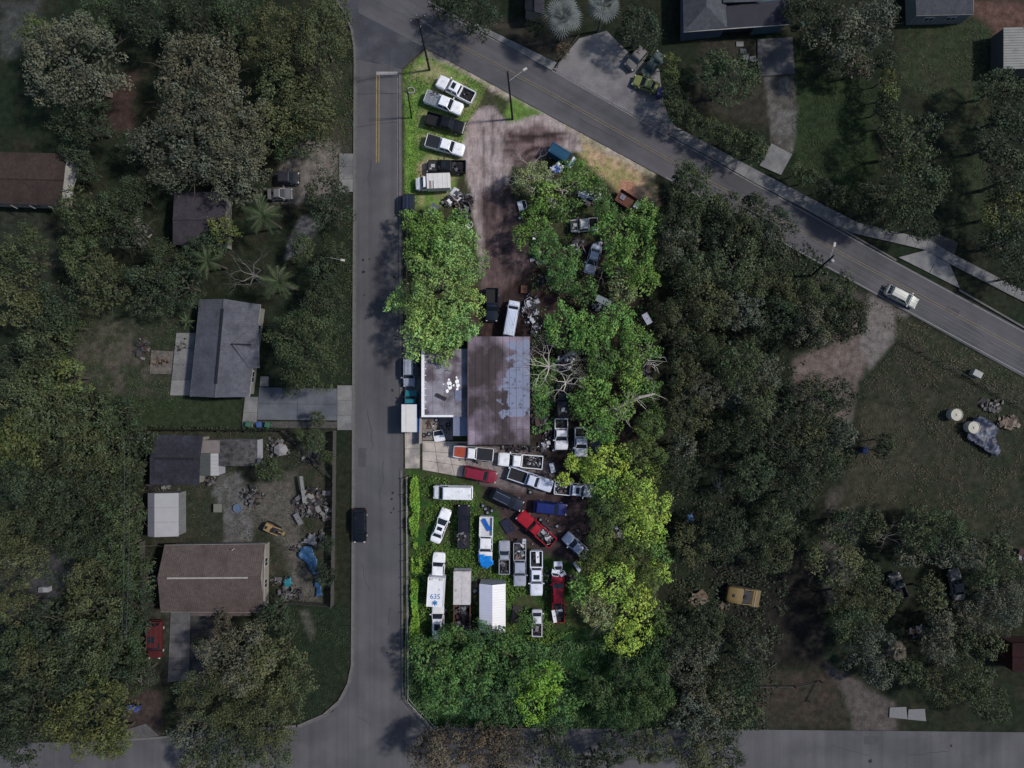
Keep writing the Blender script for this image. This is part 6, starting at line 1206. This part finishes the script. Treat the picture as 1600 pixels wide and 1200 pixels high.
doorpanel(872, 884, R(180), 'white window frame topping the pile on the dark red pickup', (206, 208, 222), 1.3, 1.3, z=1.55)
doorpanel(868, 895, R(170), 'white window frame at left of the pile on the dark red pickup', (206, 208, 222), 1.2, 1.0, z=1.35)
doorpanel(879, 896, R(30), 'white window frame at right of the pile on the dark red pickup', (206, 208, 222), .9, .8, z=1.35)
doorpanel(903, 885, R(-55), 'long white door panel lying at the edge of the trees', (196, 202, 220), 1.7, .8)
doorpanel(874, 953, R(20), 'white frame in the bed of the dark red pickup', (214, 214, 222), .9, .8, z=.95)
def tailgate(px, py, rz, label, L, W_, col=(214, 216, 224), z=.3, nm='tailgate', cat='car part'):
    c = P(px, py, z); t = top(nm, label, cat, (c.x, c.y, z), rz); t.rotation_euler = (.06, .05, rz)
    MB().box((0, 0, 0), (L, W_, .08)).build('panel', paint(col), t)
    for s in (-1, 1): MB().box((0, s * (W_ / 2 - .04), .045), (L * .96, .06, .04)).build('edge_rib', paint(col), t)
    MB().box((0, 0, .05), (.16, .12, .03)).build('handle', M['black'], t); return t
tailgate(863, 731, R(-75), 'white tailgate standing out beside the black open pickup bed', 1.5, .7)
tailgate(840, 871, R(92), 'white tailgate lying in the bed of the white crew cab pickup', 1.7, .55, z=1.1)
tailgate(866, 963, R(100), 'white tailgate hanging over the side of the dark red pickup bed', 1.9, .55, z=1.35)
tailgate(819, 846, R(85), 'pale tailgate sticking up behind the silver pickup', .8, .55, (170, 174, 188), z=1.4)
tailgate(676, 328, R(55), 'dark grey ribbed panel lying on the leaves by the bright shrubs', 2.0, 1.2, (84, 88, 100), z=2.4)
tailgate(806, 960, R(80), 'dull brown panel lying in the weeds right of the metal shed', 2.6, 1.3, (52, 44, 52), z=.1)
tailgate(793, 822, R(-60), 'dark blue bonnet lying left of the bright red pickup', 2.2, 1.5, (38, 38, 58), z=.15, nm='car_hood')
tailgate(855, 822, R(-40), 'long dark board leaning beside the bright red pickup', 2.0, .45, (60, 52, 62), z=.5, nm='board')
tailgate(819, 452, R(88), 'rust coloured plywood sheet at the lower end of the sand track', 1.2, 1.0, (130, 84, 56), z=.3, nm='plywood_sheet')
tailgate(1011, 498, R(-60), 'pale grey panel standing among the boundary trees', 1.7, .9, (150, 150, 160), z=5.5)
tailgate(943, 470, R(-25), 'grey sheet on the ground in the deep shade of the yard', 2.4, 1.0, (110, 118, 122), z=4)
tailgate(760, 820, R(-62), 'crumpled blue tarpaulin strip in the bed of the white pickup', 2.0, .6, (24, 92, 184), z=1.0, nm='tarpaulin_strip', cat='tarpaulin')
def crumple(name, pts, z0, amp, m, label, cat, seed=1, res=.22, off=0):
    rng = np.random.default_rng(seed); w0 = [P(*p) for p in pts]; xs = [v.x for v in w0]; ys = [v.y for v in w0]
    gx = np.arange(min(xs), max(xs) + res, res); gy = np.arange(min(ys), max(ys) + res, res); X, Y = np.meshgrid(gx, gy)
    ins = sdf(X, Y, [(v.x, v.y) for v in w0]) + (fbm(X, Y, 2, seed) - .5) * .5 < 0
    Z = z0 + amp * (fbm(X, Y, 1.1, seed + 3, 3) - .3) * 1.6; idx = np.arange(X.size).reshape(X.shape)
    k = ins[:-1, :-1] & ins[1:, 1:] & ins[1:, :-1] & ins[:-1, 1:]; q = np.stack([idx[:-1, :-1], idx[:-1, 1:], idx[1:, 1:], idx[1:, :-1]], -1)[k]
    u, inv = np.unique(q, return_inverse=True); co = np.stack([X.ravel(), Y.ravel(), Z.ravel()], 1)[u]
    o = npmesh(name, co, inv.reshape(-1, 4), m); md = o.modifiers.new('thickness', 'SOLIDIFY'); md.thickness = .03; return tag(o, label, cat)
crumple('tarpaulin', [(747, 862), (770, 864), (771, 879), (762, 887), (754, 884), (748, 876)], 1.32, .22, M['bluetarp'], 'bright blue tarpaulin covering the bonnet of the white pickup', 'tarpaulin', 3)
crumple('tarpaulin', [(858, 266), (872, 256), (882, 266), (875, 276), (862, 274)], 1.2, .4, mat('white and blue sheeting', S(200, 206, 220), .5, .2, 2, col2=S(40, 70, 170), c2scale=1.1, c2lo=.5, c2hi=.54), 'crumpled blue and white sheeting below the teal van', 'tarpaulin', 4)
crumple('tarpaulin', [(898, 305), (912, 308), (926, 314), (924, 322), (905, 318), (898, 314)], 2.6, .5, mat('white and blue sheeting two', S(190, 196, 206), .5, .2, 2, col2=S(40, 84, 150), c2scale=1.1, c2lo=.52, c2hi=.58), 'torn blue and white sheeting under the eastern trees', 'tarpaulin', 5)
crumple('tarpaulin', [(470, 853), (488, 850), (496, 870), (503, 905), (506, 930), (494, 934), (490, 900), (478, 878), (466, 870)], .3, .35, M['dimtarp'], 'long dimmed blue tarpaulin draped down the sand beside the wooden fence', 'tarpaulin', 6)
crumple('tarpaulin', [(470, 848), (486, 830), (496, 832), (497, 856), (484, 850)], .4, .6, mat('dimmed grey sheeting', S(112, 112, 116), .7, .3, 3), 'crumpled grey plastic sheeting above the dimmed blue tarpaulin', 'tarpaulin', 7)  # grey darkened too for the dimming outside the plot
crumple('tarpaulin', [(443, 905), (458, 898), (459, 912), (448, 920), (443, 915)], .3, .3, mat('teal sheeting', S(36, 104, 118), .5, .2, 3), 'small teal sheeting beside the brown house end wall', 'tarpaulin', 8)
crumple('tarpaulin', [(1507, 660), (1522, 646), (1545, 655), (1556, 668), (1555, 690), (1562, 705), (1555, 716), (1540, 708), (1520, 695), (1505, 684)], .4, .6, mat('dark navy sheeting', S(38, 44, 66), .5, .35, 1.5, 6, col2=S(80, 88, 104), c2scale=1.0, c2lo=.56, c2hi=.64), 'dark navy crumpled tarpaulin in the meadow', 'tarpaulin', 9)
crumple('tarpaulin', [(1066, 798), (1075, 796), (1080, 803), (1077, 812), (1068, 811)], 2.5, .3, M['dimtarp'], 'dimmed blue tub shaped cover beside the plot boundary', 'tarpaulin', 10)
# scrap heaps
for a in [
 (713, 310, 22, 18, 60, 1, 'mix', 'grey car front and bumper parts in front of the bright shrubs', 0, .9, 1.0), (733, 316, 14, 22, 50, 2, 'dark', 'dark engine parts with a teal cover beside the sand track', 0, .8, .5), (724, 340, 22, 26, 90, 3, 'dark', 'dark heap of doors and engine parts at the left of the sand track', 0, 1.0, .8),
 (830, 482, 26, 44, 140, 4, 'mix', 'heap of frames and dark parts right of the long white van', 0, .9, .6), (838, 512, 16, 26, 60, 5, 'mix', 'bent pipes and parts at the corner of the brown roof', 0, .7, .6), (885, 565, 34, 34, 120, 6, 'mix', 'pale heap of metal under the bare grey tree', 0, 1.2, .8), (842, 655, 26, 36, 130, 7, 'dark', 'dark scrap heap along the right side of the brown roof', 0, .8, .7), (853, 693, 20, 14, 40, 8, 'mix', 'white and dark car parts left of the two white truck cabs', 0, .7, .8), (826, 702, 60, 14, 90, 9, 'dark', 'dark litter along the lower edge of the brown roof', 0, .5, .4),
 (900, 835, 26, 18, 60, 10, 'dark', 'dark parts at the edge of the lower eastern trees', 0, .5, .5), (845, 830, 60, 40, 60, 11, 'dark', 'scattered dark litter round the bright red pickup', 0, .2, .35), (690, 668, 40, 24, 50, 12, 'mix', 'small litter in the littered court', .05, .3, .25), (670, 663, 8, 14, 60, 13, 'wood', 'sticks and leaves in the littered court', .05, .2, .3), (840, 745, 60, 20, 60, 14, 'dark', 'small litter between the white pickups', 0, .2, .3),
 (770, 680, 4, 4, 3, 15, 'dark', 'spare parts below the roof', 0, .2, .2), (965, 835, 24, 24, 60, 16, 'mix', 'pale scrap showing between the lime trees', 0, 1.5, 1.0), (935, 795, 24, 30, 40, 17, 'dark', 'dark litter on the oily ground below the lime trees', 0, .3, .4), (905, 560, 30, 60, 50, 18, 'dark', 'dark litter in the shade right of the bare grey tree', 0, .3, .5), (1000, 585, 34, 24, 50, 20, 'dark', 'dark litter beneath the broken grey trunk', 0, .6, .7),
 (925, 310, 30, 20, 60, 21, 'mix', 'pale parts beneath the eastern trees near the trailer', 0, 1.2, .9), (900, 385, 24, 20, 40, 22, 'mix', 'broken white vehicle parts above the half hidden white car', 0, 1.0, .9), (840, 395, 20, 30, 30, 23, 'mix', 'few pale parts under the trees right of the sand track', 0, 1.0, .7),
 (690, 952, 20, 10, 26, 24, 'mix', 'broken white bumper between ambulance and stripped wagon', 0, .9, .8),
 (435, 700, 34, 30, 110, 30, 'dull', 'pile of bags and bins at the top of the junk filled back yard', 0, .8, .6), (480, 715, 34, 20, 60, 31, 'dull', 'loose odds and ends along the diagonal fence', 0, .5, .4), (395, 775, 34, 30, 110, 32, 'dull', 'heap of bicycles and chairs beside the paved path', 0, .8, .6), (487, 785, 46, 44, 240, 33, 'dull', 'large pale heap of household junk by the wooden fence', 0, 1.1, .7), (512, 800, 16, 30, 60, 34, 'dull', 'junk leaning on the wooden fence', 0, 1.0, .6), (330, 750, 22, 16, 60, 35, 'dull', 'household clutter at the mouth of the striped canopy', 0, .8, .5), (250, 762, 50, 8, 40, 36, 'dull', 'clutter between the dark garage and the long white shed', 0, .6, .5), (460, 855, 20, 14, 30, 37, 'dull', 'small junk left of the grey sheeting', 0, .5, .5), (452, 925, 40, 20, 80, 38, 'dull', 'boxes and bins by the end wall of the large brown house', 0, .8, .6), (505, 838, 20, 14, 40, 39, 'dull', 'blue and grey boxes at the fence beside the grey sheeting', 0, .7, .6), (237, 905, 18, 44, 70, 40, 'dull', 'red and dark clutter along the left wall of the brown shingle house', 0, .9, .6), (280, 765, 4, 4, 6, 41, 'dull', 'fire ring in the back yard lawn', 0, .2, .3),
 (222, 545, 24, 30, 50, 42, 'dull', 'garden chairs and sheets beside the square patio', 0, .6, .7), (250, 565, 26, 16, 40, 43, 'wood', 'plants and pots on the square patio', .1, .5, .5), (284, 540, 14, 24, 26, 44, 'dull', 'potted plants on the long patio', .1, .5, .4), (220, 360, 34, 22, 60, 45, 'dull', 'junk trailer load in the shaded western garden', 0, .9, .9), (1550, 635, 34, 18, 70, 46, 'dull', 'dark junk at the top of the navy tarpaulin', 0, .6, .8), (1575, 660, 30, 18, 60, 47, 'wood', 'timber and crate pieces right of the navy tarpaulin', 0, .5, .9), (1095, 935, 30, 24, 14, 48, 'wood', 'long pale planks on the ground left of the yellow loader', .1, .2, 1.6), (1130, 948, 18, 14, 30, 49, 'wood', 'round twig pile beside the yellow loader', 0, .4, .5), (1430, 985, 30, 20, 30, 50, 'dull', 'pale litter in the gap of the lower right wood', 0, .4, .8), (1590, 870, 14, 20, 40, 51, 'dark', 'dark junk at the right edge above the wood', 0, .8, .7),
 (172, 145, 14, 16, 16, 52, 'wood', 'pale rubble in the gap between the two grey oaks', 0, .4, .8), (440, 908, 34, 16, 30, 53, 'dull', 'garden toys beside the brown house end wall', 0, .5, .5)]:
    scrap(*a)
for a in [(860, 318, 26, 18, 40, 80, 'mix', 'pale parts in the gap left of the torn sheeting', 0, 1.2, .9), (890, 415, 22, 26, 50, 81, 'dark', 'dark parts left of the half hidden white car', 0, .8, .7), (852, 440, 30, 24, 60, 82, 'dark', 'dark scrap at the right edge of the sand track end', 0, .7, .6), (940, 388, 20, 18, 40, 83, 'mix', 'pale parts right of the half hidden white car', 0, 1.0, .8), (838, 365, 16, 14, 30, 84, 'mix', 'pale parts in the gap right of the sand track', 0, .8, .7), (935, 480, 26, 14, 50, 85, 'mix', 'grey sheets and parts in the deep shaded yard gap', 0, 1.0, .9), (858, 672, 20, 24, 60, 86, 'dark', 'dark parts left of the left white pickup cab', 0, .6, .5), (895, 700, 10, 26, 30, 87, 'mix', 'small parts between the two white pickup cabs', 0, .6, .5), (905, 735, 14, 12, 30, 88, 'dark', 'dark parts beside the lime crown above the pickup bed', 0, .5, .5), (800, 700, 40, 8, 50, 89, 'dark', 'litter strip between brown roof and long white work truck', 0, .4, .4), (745, 722, 20, 6, 20, 90, 'dark', 'litter beside the orange bonneted pickup', 0, .3, .3), (783, 870, 6, 30, 30, 91, 'dark', 'litter left of the small silver pickup', 0, .3, .3), (855, 905, 8, 50, 40, 92, 'dark', 'litter between the white crew cab and dark red pickups', 0, .4, .4), (742, 925, 6, 60, 40, 93, 'mix', 'loose bars between rusty box truck and metal shed', 0, .4, .6), (890, 905, 16, 22, 40, 94, 'dark', 'dark parts beside the long white door panel', 0, .5, .5), (655, 560, 3, 60, 30, 95, 'dark', 'litter along the wall of the flat roofed office', 0, .4, .3), (700, 318, 16, 12, 40, 96, 'mix', 'silver bumper parts below the white utility van', 0, .7, .8), (968, 900, 20, 12, 40, 97, 'mix', 'pale scrap between the lower lime trees', 0, 2.0, .8)]: scrap(*a)
# bed loads
scrap(833, 720, 26, 13, 60, 61, 'mix', 'cluttered load in the bed of the long white work truck', .82, .5, .5, R(-5), 'truck_load', 'truck load', False)
scrap(853, 837, 26, 15, 90, 62, 'mix', 'scrap metal load in the bed of the bright red pickup', .8, .6, .5, R(-40), 'truck_load', 'truck load', False)
scrap(812, 862, 15, 24, 70, 63, 'mix', 'bodywork load in the bed of the silver pickup', .8, .7, .7, 0, 'truck_load', 'truck load', False)
scrap(788, 887, 11, 14, 22, 64, 'dark', 'thin metal bars in the bed of the small silver pickup', .8, .3, .5, 0, 'truck_load', 'truck load', False)
scrap(872, 952, 15, 24, 60, 65, 'dark', 'dark parts in the bed of the dark red pickup', .8, .4, .5, 0, 'truck_load', 'truck load', False)
scrap(839, 982, 12, 18, 50, 66, 'dark', 'twisted parts in the bed of the small white pickup', .8, .5, .5, 0, 'truck_load', 'truck load', False)
scrap(722, 955, 22, 60, 200, 67, 'dark', 'dark jumble of scrap inside the open rear of the rusty box truck', 1.0, .9, .7, 0, 'truck_load', 'truck load', False)
scrap(728, 148, 14, 10, 10, 68, 'dark', 'small parts in the bed of the northernmost white pickup', .8, .2, .4, R(-27), 'truck_load', 'truck load', False)
scrap(876, 764, 18, 12, 50, 69, 'mix', 'scrap in the bed of the white pickup under the lime trees', .8, .5, .5, R(-5), 'truck_load', 'truck load', False)
scrap(722, 842, 16, 20, 26, 70, 'dark', 'pipes lying on the rear cover of the black pickup', 1.25, .25, .7, 0, 'truck_load', 'truck load', False)
scrap(838, 868, 14, 22, 14, 71, 'dark', 'small parts in the bed of the white crew cab pickup', .8, .3, .3, 0, 'truck_load', 'truck load', False)
scrap(712, 262, 22, 11, 24, 72, 'dark', 'black boards in the bed of the black wrecked pickup', .8, .4, .8, 0, 'truck_load', 'truck load', False)
scrap(679, 148, 12, 10, 12, 73, 'mix', 'tool box top of the second verge pickup', 1.25, .15, .5, R(-20), 'truck_load', 'truck load', False)
# open brown trailer
def trailer(px, py, rz, L, W_, label, m, load=None, name='trailer'):
    c = P(px, py, .8); t = top(name, label, 'trailer', (c.x, c.y, 0), rz)
    for i in range(6): MB().box((0, -W_ / 2 + W_ * (i + .5) / 6, .7), (L, W_ / 6 - .03, .06)).build('floor_plank', m, t)
    for s in (-1, 1): MB().box((0, s * W_ / 2, 1.0), (L, .06, .55)).build('side_board', m, t)
    for s in (-1, 1): MB().box((s * L / 2, 0, 1.0), (.06, W_ - .08, .55)).build('end_board', m, t)
    MB().tube((-L / 2, 0, .6), (-L / 2 - 1.2, 0, .55), .05, .05, 5).build('drawbar', M['darkmetal'], t)
    for s in (-1, 1): wl = link('wheel', WB, t, (0, s * (W_ / 2 + .15), .365)); link('rim', RB, wl)
    return t
trailer(978, 313, R(-32), 3.0, 2.0, 'brown open trailer with a dark sheet at the edge of the eastern trees', M['rust'])
tailgate(973, 308, R(-32), 'small grey window sheet lying in the brown open trailer', .8, .8, (110, 112, 128), z=.85, nm='window_sheet')
tailgate(995, 321, R(50), 'pale blue plastic sheet behind the brown open trailer', 1.0, .8, (180, 190, 215), z=1.2, nm='plastic_sheet')
trailer(218, 372, R(-50), 3.2, 1.3, 'narrow pale boat trailer in the shaded western garden', paint((104, 102, 100), .8))
# bins, containers, tanks
def bin_(px, py, rgb, label, group=None, s=1.0):
    c = P(px, py, 1.0); t = top('wheelie_bin', label, 'bin', (c.x, c.y, 0), random.uniform(-.3, .3), group); t.scale = (s,) * 3; p_ = paint(rgb, .6)
    MB().loft([[(-.27, -.3, .05), (.27, -.3, .05), (.27, .3, .05), (-.27, .3, .05)], [(-.34, -.38, 1.0), (.34, -.38, 1.0), (.34, .38, 1.0), (-.34, .38, 1.0)]]).build('body', p_, t)
    MB().loft([[(-.38, -.42, 1.02), (.38, -.42, 1.02), (.38, .44, 1.02), (-.38, .44, 1.02)], [(-.3, -.34, 1.12), (.3, -.34, 1.12), (.3, .3, 1.12), (-.3, .3, 1.12)]]).build('lid', p_, t)
    MB().tube((-.3, .5, 1.0), (.3, .5, 1.0), .03, .03, 5).build('handle', p_, t)
    for s_ in (-1, 1): MB().lathe([(0, -.04), (.13, -.04), (.13, .04), (0, .04)], 10, c=(s_ * .3, .36, .13), axis='Y').build('wheel', M['rubber'], t)
bin_(387, 663, (54, 92, 74), 'green wheelie bin on the driveway edge, left of the blue one'); bin_(404, 664, (54, 80, 130), 'blue wheelie bin between two green ones on the driveway edge'); bin_(417, 664, (54, 92, 74), 'green wheelie bin on the driveway edge, right of the blue one')
bin_(202, 1107, (48, 60, 128), 'left blue wheelie bin at the bottom road verge'); bin_(212, 1109, (48, 60, 128), 'right blue wheelie bin at the bottom road verge')
bin_(1031, 146, (50, 54, 96), 'navy bin behind the yellow green saloon', s=1.5); bin_(1351, 704, (60, 78, 120), 'blue bin at the edge of the eastern wood', s=1.2); bin_(1254, 38, (36, 74, 56), 'green bin at the corner of the blue walled house')
for (x, y, lb) in ((1495, 648, 'round cream tank standing left of the navy tarpaulin'), (1522, 668, 'round cream tank standing on the navy tarpaulin')):
    c = P(x, y, 1.2); t = top('water_tank', lb, 'tank', (c.x, c.y, 0)); cm = paint((176, 172, 160), .7)
    MB().lathe([(0, 0), (.88, 0), (.9, .1), (.9, 1.1), (.86, 1.2), (0, 1.28)], 28).build('tank_body', cm, t, 40); b = MB(); b.lathe([(.86, 1.18), (.93, 1.18), (.93, 1.27), (.86, 1.27), (.86, 1.18)], 28); b.f = b.f[:-2]; b.build('rim', cm, t); MB().lathe([(0, 1.25), (.18, 1.25), (.16, 1.36), (0, 1.37)], 12).build('lid', cm, t)
c = P(1528, 584, 1.0); t = top('utility_cabinet', 'small white utility cabinet in the turf beside the main road', 'cabinet', (c.x, c.y, 0), R(-28)); MB().box((0, 0, .5), (1.3, .85, 1.0)).build('cabinet_body', paint((150, 150, 148), .7), t); MB().box((0, 0, 1.03), (1.4, .95, .07)).build('cabinet_lid', paint((150, 150, 148), .7), t)
c = P(67, 922, 1); t = top('air_conditioner', 'small white box unit on the grey gravel at the left', 'unit', (c.x, c.y, 0)); MB().box((0, 0, .5), (1.5, .75, .9)).build('casing', paint((140, 140, 146), .7), t); MB().box((-.35, 0, .97), (.6, .6, .05)).build('grille', paint((100, 100, 108), .7), t)
c = P(1577, 665, .5); t = top('pallet_crate', 'tan slatted crate right of the navy tarpaulin', 'crate', (c.x, c.y, 0), R(-15))
for i in range(5): MB().box((-.5 + .25 * i, 0, .45), (.2, 1.2, .05)).build('slat', M['wood'], t)
MB().box((0, 0, .2), (1.2, 1.1, .4)).build('crate_body', M['wood'], t)
c = P(340, 794, .75); t = top('garden_table', 'square garden table with chairs on the back yard lawn', 'table', (c.x, c.y, 0)); MB().box((0, 0, .72), (1.3, 1.3, .05)).build('table_top', paint((104, 104, 96), .8), t)
for sx in (-1, 1):
    for sy in (-1, 1): MB().tube((sx * .55, sy * .55, 0), (sx * .55, sy * .55, .7), .04, .04, 5).build('leg', M['darkmetal'], t)
c = P(371, 794, .3); t = top('paddling_pool', 'small round pale blue pool beside the paved path', 'pool', (c.x, c.y, 0)); b = MB(); b.lathe([(.55, 0), (.65, 0), (.68, .35), (.55, .35), (.55, 0)], 18); b.f = b.f[:-2]; b.build('pool_wall', paint((92, 104, 124), .6), t); MB().lathe([(0, .05), (.54, .05), (.54, .2), (0, .21)], 18).build('pool_water', mat('pool water', S(84, 100, 124), .1, .05), t)
c = P(438, 703, 1.2); t = top('dome_tent', 'small pale gazebo top in the junk filled back yard', 'gazebo', (c.x, c.y, 0)); b = MB(); n = 7; rr = [(1.15 * math.cos(6.283 * i / n), 1.0 * math.sin(6.283 * i / n), 1.0) for i in range(n)]; b.v = rr + [(0, 0, 1.6)]; b.f = [[i, (i + 1) % n, n] for i in range(n)]; b.build('canopy', paint((128, 126, 128), .8), t)
for i in range(0, n, 2): MB().tube((rr[i][0], rr[i][1], 0), rr[i], .03, .03, 4).build('leg', M['rim'], t)
tailgate(473, 765, R(-84), 'long white board in the large pale junk heap', 4.2, .5, (128, 128, 124), z=1.3, nm='board'); tailgate(466, 811, R(-62), 'grey fridge lying below the large pale junk heap', 1.9, .8, (112, 112, 114), z=.6, nm='fridge', cat='fridge')
# machines
def machine(px, py, rz, rgb, label, cat, L, W_, loader=False, name='excavator'):
    c = P(px, py, 1.2); t = top(name, label, cat, (c.x, c.y, 0), rz); p_ = paint(rgb, .6)
    for s in (-1, 1): MB().loft([[(x, s * (W_ / 2 - .18) + dy, z) for dy, z in ((-.18, .05 + q), (.18, .05 + q), (.18, .7 - q), (-.18, .7 - q))] for x, q in ((-L * .4, .2), (-L * .3, 0), (L * .3, 0), (L * .4, .2))]).build('track', M['black'], t)
    MB().loft([ring(x * L, W_ / 2 * k, .6, z) for x, k, z in ((-.42, .8, 1.3), (-.36, .95, 1.5), (-.02, .95, 1.5), (0, .85, 1.45))]).build('engine_cover', p_, t, 40)
    MB().box((-.26 * L, 0, 1.6), (.3, .45, .12)).build('vent', M['black'], t)
    MB().box((.12 * L, 0, 1.0), (.24 * L, W_ * .7, .25)).build('operator_deck', M['darkmetal'], t); MB().box((.06 * L, 0, 1.35), (.4, .5, .5)).build('seat', M['black'], t)
    for s in (-1, 1): MB().tube((.02 * L, s * W_ * .42, 1.3), (.42 * L, s * W_ * .42, .8), .09, .08, 5).build('lift_arm', p_, t)
    if loader:
        MB().loft([[(x, -W_ * .48, z0), (x, W_ * .48, z0), (x, W_ * .48, z1), (x, -W_ * .48, z1)] for x, z0, z1 in ((.24 * L, .3, .9), (.3 * L, .25, 1.1), (.5 * L, .2, 1.0))]).build('bucket', p_, t); MB().box((.37 * L, 0, 1.12), (.1, W_ * .98, .06)).build('bucket_rib', paint((150, 146, 136), .7), t)
    else:
        MB().tube((.38 * L, 0, .9), (.62 * L, .1, .8), .1, .07, 6).build('boom', p_, t); MB().box((.64 * L, .1, .6), (.3, .5, .4)).build('bucket', p_, t)
    return t
machine(1160, 932, R(-10), (108, 90, 52), 'yellow tracked loader parked in the gap of the southern wood', 'loader', 5.6, 2.7, True, 'loader')
machine(424, 827, R(-28), (138, 114, 78), 'small sand coloured digger in the junk filled back yard', 'digger', 2.9, 1.3)
# garden things in view of the trees
tailgate(380, 1028, R(32), 'pale grey panel glimpsed through the olive tree in front of the brown roofed house', 1.9, .9, (120, 124, 134), z=3.2)
tailgate(327, 1066, R(60), 'pale sheet at the left edge of the olive tree above the bottom road', 1.6, .8, (112, 114, 124), z=1.5, nm='plastic_sheet')
tailgate(308, 1092, R(-30), 'torn pale sheet lower left of the olive tree above bottom road', 1.2, .9, (106, 108, 118), z=1.0, nm='plastic_sheet')
tailgate(408, 1013, R(10), 'white patch of flowers in the olive tree', 1.3, .9, (112, 114, 110), z=3.0, nm='plastic_sheet', cat='sheet')
for (x, y) in ((1403, 1110), (1432, 1113)): slabs('pale_pavement', [(x - 13, y - 5), (x + 13, y - 6), (x + 15, y + 14), (x - 14, y + 11)], 1, 1, mat('pale paving', S(112, 112, 114), .9, .1), .05)
